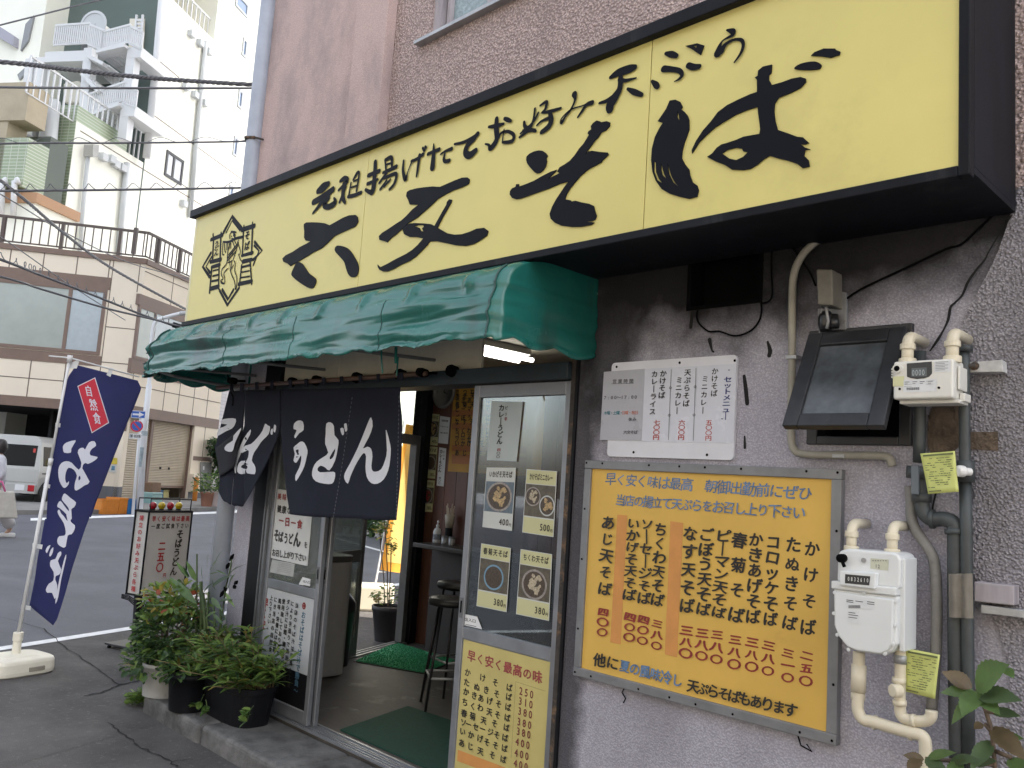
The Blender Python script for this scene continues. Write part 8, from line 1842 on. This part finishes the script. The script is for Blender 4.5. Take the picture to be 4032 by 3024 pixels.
for yy in (-.29, -.39): mb = MB(); mb.tube([tb(-.12, yy, .81), tb(-.13, yy + .05, .95), tb(-.10, -.32, 1.0), tb(.08, yy + .03, .97), tb(.14, yy, .81)], .016, 8); mb.build('handle', mat('pink webbing', (.62, .13, .30), .7), tote, smooth=True)

# ================================================================== buildings behind
def tilemat(name, col, mort, d, w_, h_):
    m = bpy.data.materials.new(name); m.use_nodes = True; L = m.node_tree.links; b = m.node_tree.nodes['Principled BSDF']; b.inputs['Roughness'].default_value = .35
    g = N(m, 'ShaderNodeNewGeometry'); dt = N(m, 'ShaderNodeVectorMath', operation='DOT_PRODUCT'); dt.inputs[1].default_value = (d.x, d.y, 0); L.new(g.outputs['Position'], dt.inputs[0])
    sp = N(m, 'ShaderNodeSeparateXYZ'); L.new(g.outputs['Position'], sp.inputs[0]); cb2 = N(m, 'ShaderNodeCombineXYZ'); L.new(dt.outputs['Value'], cb2.inputs[0]); L.new(sp.outputs[2], cb2.inputs[1])
    br = N(m, 'ShaderNodeTexBrick'); br.offset = 0; br.inputs['Scale'].default_value = 1; br.inputs['Brick Width'].default_value = w_; br.inputs['Row Height'].default_value = h_; br.inputs['Mortar Size'].default_value = .012
    br.inputs['Color1'].default_value = (*col, 1); br.inputs['Color2'].default_value = (*[c * .88 for c in col], 1); br.inputs['Mortar'].default_value = (*mort, 1)
    L.new(cb2.outputs[0], br.inputs[0]); L.new(br.outputs[0], b.inputs['Base Color']); return m
M_TALLW = mat('white tower paint', (.87, .87, .78), .7, var=.03, vscale=.5); M_TALLG = mat('grey green tower paint', (.105, .14, .127), .7, var=.05, vscale=.8); M_TALLP = mat('pale grey pipe', (.52, .54, .55), .5)
M_GTILE = tilemat('green wall tile', (.30, .37, .24), (.52, .54, .44), NR, .30, .12); M_TANC = mat('tan concrete', (.42, .36, .26), .8, var=.12, vscale=1.2); M_WSTEEL = mat('white stair steel', (.66, .67, .68), .5); M_BLUEW = mat('blue reflecting window', (.16, .23, .36), .1, coat=.5)
Kt = K + v3(DR) * 4 - v3(NR) * 7; Kt.z = 0
PT = Plane(Kt, v3(DR), (0, 0, 1), v3(NR))
tw = thing('tall_building', tuple(Kt), 'tall white and grey green building with outside steel stairs behind the beige corner building', 'building')
uA, uB = U(PT, Z1(595, 1050)), U(PT, Z1(1148, 1240)); vP = Vv(PT, Z1(900, 1140)); uC = U(PT, Z1(1695, 300)); vC = Vv(PT, Z1(1640, 265))
mb = MB(); uvbox(mb, PT, uA, uB, 0, vP, -12, 0); mb.build('lower_wall', M_TALLW, tw)
mb = MB(); uvbox(mb, PT, uB, uC, 0, vC, -12, 0); uvbox(mb, PT, uC, uC + 60, 0, 46, -12, 0); mb.build('tower_wall', M_TALLW, tw)
mb = MB(); uvbox(mb, PT, uB - .05, uB - .002, 0, 60, -12, .02); mb.build('stair_wall', M_TALLG, tw)
mb = MB(); uvbox(mb, PT, uB, uC - .01, vC, 60, -12, -3); mb.build('tan_penthouse', M_TANC, tw)
railing(PT, uB, uC, vC, vC + 1.1, M_WSTEEL, tw, [], step=.35, r=.05, d=-.3, name='parapet_railing')
railing(PT, U(PT, Z1(225, 800)), uB, vP - .1, vP + 1.35, M_WSTEEL, tw, [], step=.3, r=.055, d=-.15, name='parapet_railing')
# windows in the white wall
def twin(px, mats, split=None, fr=None):
    A_ = [PT.px(*Z1(*p)) for p in px]; u0_, u1_ = (A_[0][0] + A_[3][0]) / 2, (A_[1][0] + A_[2][0]) / 2; v1_, v0_ = (A_[0][1] + A_[1][1]) / 2, (A_[2][1] + A_[3][1]) / 2
    return bwin(PT, u0_, u1_, v0_, v1_, split and [lerp(u0_, u1_, split)] or [], mats, fr or M_STEEL, .05, tw, .12)
M_DWF = mat('dark window frame', (.05, .05, .05), .5)
twin([(1315, 1185), (1450, 1270), (1435, 1470), (1300, 1390)], [mat('white curtain glass', (.55, .56, .58), .15, coat=.4)], .45, M_DWF)
for px in ([(1920, 295), (1955, 320), (1945, 465), (1915, 440)], [(1885, 705), (1920, 722), (1913, 868), (1880, 850)], [(1850, 1075), (1885, 1095), (1870, 1245), (1840, 1228)], [(1815, 1460), (1848, 1480), (1840, 1600), (1805, 1585)], [(1865, -60), (1965, 30), (1955, 140), (1865, 55)]): twin(px, [M_BLUEW])
def tpipe(px, r_, m=M_TALLP, d=.12, pl=None, name='drain_pipe'):
    pl = pl or PT; mb = MB(); mb.tube([pl.at(*pl.px(*Z1(*p)), d) for p in px], r_, 8); return mb.build(name, m, tw, smooth=True)
tpipe([(1612, 330), (1575, 700), (1530, 1190), (1488, 1720)], .11); tpipe([(985, 1290), (945, 1700), (915, 2100)], .12); tpipe([(675, 1240), (630, 1700), (600, 2100)], .08); tpipe([(1228, -40), (1175, 540), (1100, 1250)], .16, M_WSTEEL, .35)
mb = MB()
for (x, y) in ((1500, 270), (1570, 343), (1638, 410), (1455, 690), (1530, 752), (1606, 818), (800, 1245), (898, 1300), (950, 1330), (1440, 1612), (865, 1262)): u_, v_ = PT.px(*Z1(x, y)); uvbox(mb, PT, u_ - .16, u_ + .16, v_ - .14, v_ + .14, 0, .22)
mb.apart('vent_hood', M_TALLP, tw)
mb = MB(); pq(mb, PT, [Z1(665, 1145), Z1(712, 1150), Z1(705, 1245), Z1(660, 1240)], 0, .4); mb.build('duct_box', mat('grey duct', (.38, .38, .36), .5), tw)
mb = MB()
for (a_, b_) in (((630, 1080), (2100, 1900)), ((1180, 910), (2050, 1500)), ((1220, 455), (1420, 610))): P0, P1 = [PT.px(*Z1(*p)) for p in (a_, b_)]; uvbox(mb, PT, P0[0], P1[0], (P0[1] + P1[1]) / 2 - .02, (P0[1] + P1[1]) / 2 + .02, -.01, .006)
mb.build('render_joint', M_JOINT, tw)
# end face: door, stairs, ladder, air conditioner
PE = Plane(PT.at(uB - .06, 0, 0), v3(NR), (0, 0, 1), v3(-DR)); PS = Plane(PT.at(uB - 1.9, 0, 0), v3(NR), (0, 0, 1), v3(-DR))
mb = MB(); pq(mb, PE, [Z1(1036, 155), Z1(1150, 155), Z1(1138, 420), Z1(1026, 420)], 0, .08); dr = mb.build('stair_door', mat('cream steel door', (.70, .66, .56), .5), tw)
ik = Ink(PE, .085); ik.at('8', Z1(1096, 203), 13, 17, bold=.04); ik.b.build('numeral', M_DARK, dr)
mb = MB(); pq(mb, PE, [Z1(985, 560), Z1(1090, 560), Z1(1075, 760), Z1(975, 760)], 0, .08); mb.build('stair_door', mat('grey steel door', (.4, .43, .43), .5), tw)
def sb_(mb, a_, b_, wd, dp, d=0.0): A_, B_ = PS.at(*PS.px(*Z1(*a_)), d), PS.at(*PS.px(*Z1(*b_)), d); mb.bar(A_, B_, wd, dp, PS.n)
mb = MB()
for a_, b_ in (((722, 395), (672, 960)), ((1065, 400), (985, 1120)), ((345, 470), (330, 700)), ((260, 480), (235, 740))): sb_(mb, a_, b_, .38, .38)
st1 = mb.build('stair_post', M_WSTEEL, tw)
def slab(px, th, dep): 
    A_ = [PS.px(*Z1(*p)) for p in px]; mb = MB(); uvbox(mb, PS, A_[0][0], A_[1][0], A_[0][1] - th, A_[0][1], -1.8, dep); return mb.build('landing', M_WSTEEL, tw)
slab(((385, 430), (712, 425)), .45, .2); slab(((1035, 395), (1140, 440)), .45, .2); slab(((985, 855), (1090, 900)), .45, .2); slab(((560, 905), (690, 915)), .4, .2)
for fl_ in (((815, 450), (1040, 400)), ((740, 480), (870, 545)), ((740, 950), (995, 860)), ((700, 620), (830, 760))):
    mb = MB(); sb_(mb, fl_[0], fl_[1], .14, .5, .2); sb_(mb, fl_[0], fl_[1], .14, .5, -1.1)
    for i in range(9):
        p = [lerp(fl_[0][k], fl_[1][k], (i + .5) / 9) for k in (0, 1)]; A_ = PS.px(*Z1(*p)); uvbox(mb, PS, A_[0] - .16, A_[0] + .16, A_[1] - .03, A_[1] + .03, -1.1, .2)
    mb.build('stair_flight', M_WSTEEL, tw)
def srail(px, n_, d=.2):
    mb = MB(); (a_, b_, h_) = px
    A_, B_ = PS.px(*Z1(*a_)), PS.px(*Z1(*b_)); hh_ = PS.px(*Z1(a_[0], a_[1] - h_))[1] - A_[1]
    mb.bar(PS.at(A_[0], A_[1] + hh_, d), PS.at(B_[0], B_[1] + hh_, d), .09, .09, PS.n); mb.bar(PS.at(A_[0], A_[1] + .1, d), PS.at(B_[0], B_[1] + .1, d), .06, .06, PS.n)
    for i in range(n_ + 1): t_ = i / n_; u_, v_ = lerp(A_[0], B_[0], t_), lerp(A_[1], B_[1], t_); mb.bar(PS.at(u_, v_ + .1, d), PS.at(u_, v_ + hh_, d), .06, .06, PS.n)
    mb.build('stair_railing', M_WSTEEL, tw)
srail(((450, 395), (715, 380), 170), 16); srail(((720, 390), (840, 440), 170), 9); srail(((830, 425), (1040, 370), 150), 13); srail(((1045, 385), (1140, 430), 150), 6); srail(((700, 930), (1000, 830), 160), 18); srail(((1005, 850), (1095, 890), 150), 6); srail(((560, 900), (700, 920), 130), 9, -.4); srail(((730, 560), (830, 650), 110), 8, -.8)
mb = MB()
for x in (905, 955): sb_(mb, (x, -40), (x - 18, 230), .08, .08, -1.5)
for i in range(8): sb_(mb, (905 - i * 2, 5 + i * 30), (955 - i * 2, 8 + i * 30), .06, .06, -1.5)
mb.build('ladder', M_WSTEEL, tw)
ac = PS.at(*PS.px(*Z1(690, 380)), -.8); mb = MB(); pq(mb, PS, [Z1(650, 68), Z1(768, 140), Z1(768, 330), Z1(650, 380)], -1.2, -.3); acb = mb.build('air_conditioner', mat('white air conditioner', (.66, .66, .64), .5), tw, bevel=.05)
u_, v_ = PS.px(*Z1(703, 165)); mb = MB(); mb.lathe(PS.at(u_, v_, -.29), [(.62, 0), (.62, .02), (.5, .04), (.5, .01), (.1, .01), (.1, .05), (0, .05)], 24, PS.n); mb.build('fan_grille', M_TALLP, acb)
mb = MB(); pq(mb, PS, [Z1(605, 75), Z1(648, 80), Z1(640, 360), Z1(590, 360)], -1.2, -.4); mb.build('side_fins', mat('grey fins', (.16, .165, .17), .6), acb)
mb = MB(); pq(mb, PS, [Z1(470, 640), Z1(590, 612), Z1(655, 680), Z1(655, 800), Z1(470, 790)], -1.0, -.2); mb.build('cooling_tower', mat('beige cooling tower', (.52, .50, .42), .5), tw, bevel=.08)
mb = MB(); uvbox(mb, PE, U(PE, Z1(500, 200)) - 8, U(PE, Z1(500, 200)), 0, 60, -1.5, .4); mb.build('stair_tower', mat('pale green tower paint', (.34, .38, .32), .7, var=.04), tw)
# green tiled end of the lower block with pipes
PG = Plane(PT.at(uA, 0, 0), v3(NR), (0, 0, 1), v3(-DR))
mb = MB(); uvbox(mb, PG, U(PG, Z1(345, 1300)), -.02, 0, Vv(PG, Z1(470, 835)), -3, .003); mb.build('tiled_end_wall', M_GTILE, tw)
tpipe([(488, 850), (440, 1400), (385, 2000), (370, 2150)], .30, M_TALLP, .5, PG); tpipe([(440, 840), (395, 1350), (355, 1750), (330, 2150)], .22, M_DKPIPE, .3, PG)
tpipe([(375, 850), (340, 1140)], .09, M_WSTEEL, .4, PG); tpipe([(355, 850), (328, 1140)], .07, M_WSTEEL, .4, PG); tpipe([(195, 1085), (375, 1165)], .12, M_WSTEEL, .6, PG)
# neighbours to the left
PN = Plane(PT.at(uA - 2.2, 0, 0), v3(NR), (0, 0, 1), v3(-DR))
nb = thing('tiled_apartment', tuple(PN.at(-6, 0, 0)), 'green tiled apartment house with a tan concrete upper balcony at the left edge', 'building')
uN = U(PN, Z1(200, 1300)); uM = U(PN, Z1(190, 1250)); vt0, vt1 = Vv(PN, Z1(375, 1575)), Vv(PN, Z1(380, 1215))
mb = MB(); uvbox(mb, PN, uN - 14, uN, Vv(PN, Z1(150, 1480)), Vv(PN, Z1(100, 1090)), -1.0, 0); mb.build('tiled_balcony', M_GTILE, nb)
mb = MB(); uvbox(mb, PN, uN - 14, uN, 0, Vv(PN, Z1(330, 985)), -1.9, -1.0); mb.build('wall', mat('dark green recess', (.12, .14, .12), .7), nb)
mb = MB(); uvbox(mb, PN, uN - 14, U(PN, Z1(215, 900)), Vv(PN, Z1(200, 955)), Vv(PN, Z1(200, 655)), -.9, .05); uvbox(mb, PN, uN - 14, U(PN, Z1(60, 1000)), 0, Vv(PN, Z1(200, 955)), -.9, .0); mb.build('tan_balcony', M_TANC, nb)
wt = thing('white_house', tuple(PN.at(-10, 0, -8)), 'white sunlit building with dark sloping window edges at the upper left', 'building')
mb = MB(); uvbox(mb, Plane(PN.at(0, 0, -5), v3(NR), (0, 0, 1), v3(-DR)), -40, U(Plane(PN.at(0, 0, -5), v3(NR), (0, 0, 1), v3(-DR)), Z1(330, 300)), 0, 40, -6, 0); mb.build('wall', M_TALLW, wt)
PW_ = Plane(PN.at(0, 0, -5), v3(NR), (0, 0, 1), v3(-DR))
for px in ([(215, 200), (280, 130), (235, 330), (175, 410)], [(150, 600), (300, 460), (300, 500), (165, 640)]): mb = MB(); pq(mb, PW_, [Z1(*p) for p in px], 0, .1); mb.build('window', mat('dull window glass', (.25, .26, .27), .2), wt)
mb = MB(); pq(mb, PW_, [Z1(-60, 175), Z1(150, 310), Z1(145, 390), Z1(-60, 270)], 0, .3); mb.build('eave', mat('lavender grey eave', (.36, .36, .42), .6), wt)
lw_ = thing('low_house', tuple(PN.at(-10, 0, 3)), 'low white house with an orange coping behind the roof railing at the left', 'building')
PLh = Plane(PN.at(0, 0, -.2), v3(NR), (0, 0, 1), v3(-DR)); u1_ = U(PLh, Z2(285, 400)); v1_ = Vv(PLh, Z2(250, 220))
mb = MB(); uvbox(mb, PLh, u1_ - 14, u1_, 0, v1_, -2, 0); mb.build('wall', M_TALLW, lw_)
mb = MB(); uvbox(mb, PLh, u1_ - 14.1, u1_ + .1, v1_, v1_ + .35, -2.1, .1); mb.build('coping', mat('orange coping', (.42, .24, .13), .6), lw_)
mb = MB()
for x in (85, 190): mb.tube([PLh.at(*PLh.px(*Z2(*p)), .3) for p in ((x - 15, 350), (x - 10, 150), (x - 5, 60), (x + 12, 40), (x + 22, 80))], .10, 8)
mb.build('vent_pipe', M_WSTEEL, lw_, smooth=True)
# pale tiled house beyond the beige building's right end
PB2 = Plane(PRt.at(uE + .4, 0, -1), v3(DR), (0, 0, 1), v3(NR))
th = thing('tiled_house', tuple(PB2.o), 'narrow pale grey tiled house beyond the right end of the beige building', 'building')
mb = MB(); uvbox(mb, PB2, 0, 12, -.4, 7.0, -8, 0); mb.build('wall', tilemat('pale grey tile', (.52, .50, .52), (.38, .36, .38), DR, .45, .13), th)
mb = MB(); pq(mb, PB2, [F3(2042, 1140), F3(2062, 1145), F3(2058, 1215), F3(2040, 1210)], 0, .06); mb.build('window', M_VGL, th)
# hedge seen through the shop's side door
hp_ = onG(*V5(430, 292)); hd = thing('hedge', tuple(hp_), 'dark green hedge across the side street seen through the shop', 'hedge'); mb = MB()
for i in range(3200):
    x_, y_, z_ = rnd.uniform(-3.2, 3.2), rnd.uniform(0, 1.0), rnd.random() ** .8 * 1.9
    p = hp_ + v3(dd.normalized()) * x_ + Vector((-.9, .35, 0)) * y_ + Vector((0, 0, z_)); mb.mat(rnd.choice((1, 2, 2))); rl_oval(mb, p, (rnd.uniform(-1, 1), rnd.uniform(-1, 1), rnd.uniform(-1, 1)), rnd.uniform(.12, .22), .06)
mb.build('leaf', M_LG, hd)
# unseen block added behind the shop to shade the corner, slot for sun
ob2 = thing('shade_block', (0, 9, 0), 'plain grey office block rising behind the shop with a narrow sunlit slot between its wings', 'building')
M_SHADEBLK = mat('plain grey render', (.35, .34, .34), .8, var=.1, vscale=.7)
mb = MB(); mb.prism([(-7.58, 4.98, -.14), (14, 21.17, -.14), (14, 34, -.14), (-18.5, 34, -.14)], (0, 0, 58)); mb.build('wall', M_SHADEBLK, ob2)
mb = MB(); mb.prism([(-7.15, 4.10, -.14), (14, 4.10, -.14), (14, 19.96, -.14)], (0, 0, 58)); mb.build('shade_annex', M_SHADEBLK, ob2)
mb = MB(); mb.prism([(-7.16, 4.11, 5.2), (-7.58, 4.97, 5.2), (-6.78, 5.57, 5.2), (-6.36, 4.71, 5.2)], (0, 0, 52)); mb.build('slot_cap', M_SHADEBLK, ob2)
# row of buildings on the other side of the front street, behind the photographer (seen only in reflections)
op = thing('opposite_shops', (3, -12, 0), 'grey and cream shop row across the front street behind the viewpoint', 'building')
mb = MB(); mb.box(-12, 30, -22, -11, -.2, 9); mb.build('wall', mat('plain cream render', (.42, .40, .36), .8, var=.1, vscale=.7), op)
for i in range(9):
    mb = MB(); mb.box(-11 + i * 4.4, -8.4 + i * 4.4, -11.02, -10.96, 4.2, 6.2); mb.build('window', M_VGL, op)
    mb = MB(); mb.box(-11 + i * 4.4, -7.6 + i * 4.4, -11.02, -10.95, .0, 2.7); mb.build('shutter', M_SHUT, op)

# ================================================================== overhead cables
M_CAB = mat('grey cable sheath', (.12, .123, .135), .6); M_CABG = mat('pale cable', (.22, .22, .23), .6)
def cable(pxs, d0, d1, r_, label, m=M_CAB, coil=0, twist=0, n=60):
    t = thing('overhead_cable', tuple(pd(pxs[0], d0)), label, 'cable'); P = []
    for i in range(n + 1):
        q_ = poly_at(crom([tuple(map(float, p)) for p in pxs], False, 8), i / n); P.append(pd(q_, lerp(d0, d1, i / n)))
    if twist:
        for j in range(3):
            mb = MB(); L = []
            for i in range(n * 4 + 1):
                s_ = i / (n * 4); p = Vector(poly_at([tuple(x) for x in P], s_)); a_ = s_ * twist * 6.283 + j * 2.094; L.append(p + CU * math.cos(a_) * r_ * .62 + CF * math.sin(a_) * r_ * .62)
            mb.tube(L, r_ * .62, 6); mb.build('strand', m, t, smooth=True)
    else: mb = MB(); mb.tube(P, r_, 6); mb.build('core', m, t, smooth=True)
    if coil:
        mb = MB(); L = []
        for i in range(n * 8 + 1):
            s_ = i / (n * 8); p = Vector(poly_at([tuple(x) for x in P], s_)); a_ = s_ * coil * 6.283; L.append(p + CU * (math.sin(a_) * .5 + .45) * r_ * 5.5 + CF * math.cos(a_) * r_ * 3)
        mb.tube(L, r_ * .32, 4); mb.build('spiral_hanger', m, t)
    return t
def z1p(*L): return [Z1(*p) for p in L]
def z2p(*L): return [Z2(*p) for p in L]
cable(z1p((-1500, 380), (0, 490), (500, 545), (1000, 600), (1500, 640), (2350, 685), (5200, 790)), 12, 13, .025, 'thick twisted grey cable, topmost across the tall building', MATS['grey cable sheath'], twist=26)
cable(z1p((-1500, 650), (0, 690), (1000, 698), (2350, 697), (5200, 690)), 13, 14, .016, 'thin dark straight cable just under the thick twisted one', coil=0)
cable(z1p((-1500, 1200), (0, 1138), (1000, 1132), (2350, 1108), (5200, 1000)), 13, 14, .014, 'cable with wide looping hanger wire in front of the stair railing', coil=13)
cable(z1p((-1500, 1530), (0, 1512), (1000, 1502), (2350, 1475), (5200, 1380)), 13, 14, .017, 'dark cable with tight spiral ties above the roof railing', coil=24)
cable(z2p((-1500, -1100), (0, 20), (540, 470), (960, 780), (1640, 1158)), 12, 19, .023, 'pale twisted cable running diagonally down in front of the beige building', M_CABG, twist=30)
cable(z2p((-1500, 150), (0, 710), (360, 850), (780, 1010), (1180, 1170), (1500, 1285)), 13, 18, .020, 'dark cable with hanger loops ending in a black sleeve by the street lamp', coil=26)
cable(z2p((-1500, 500), (0, 860), (360, 970), (920, 1135), (1360, 1240), (1760, 1350), (3000, 1700)), 13, 18, .017, 'plain dark cable, lowest across the beige building')
cable(z2p((-1500, -700), (0, 140), (500, 440), (1100, 730), (1700, 900), (2400, 1150)), 14, 22, .010, 'faint thin wire crossing the brown roof railing', M_CABG)
cable(z2p((-1500, -500), (0, 510), (500, 860), (900, 1120), (1090, 1240)), 13, 18, .008, 'faint thin wire crossing the large left window', M_CABG)
cable(z1p((-1500, 580), (450, 85), (800, 0), (2600, -400)), 13, 14, .010, 'thin wire at the very top left of the view')
slv = thing('cable_sleeve', tuple(pd(Z2(1510, 1285), 18)), 'black cable joint sleeve hanging beside the street lamp arm', 'cable joint')
mb = MB(); mb.tube([pd(Z2(1508, 1280), 18), pd(Z2(1690, 1333), 18.2)], .055, 10); mb.build('sleeve', M_DARK, slv, smooth=True)
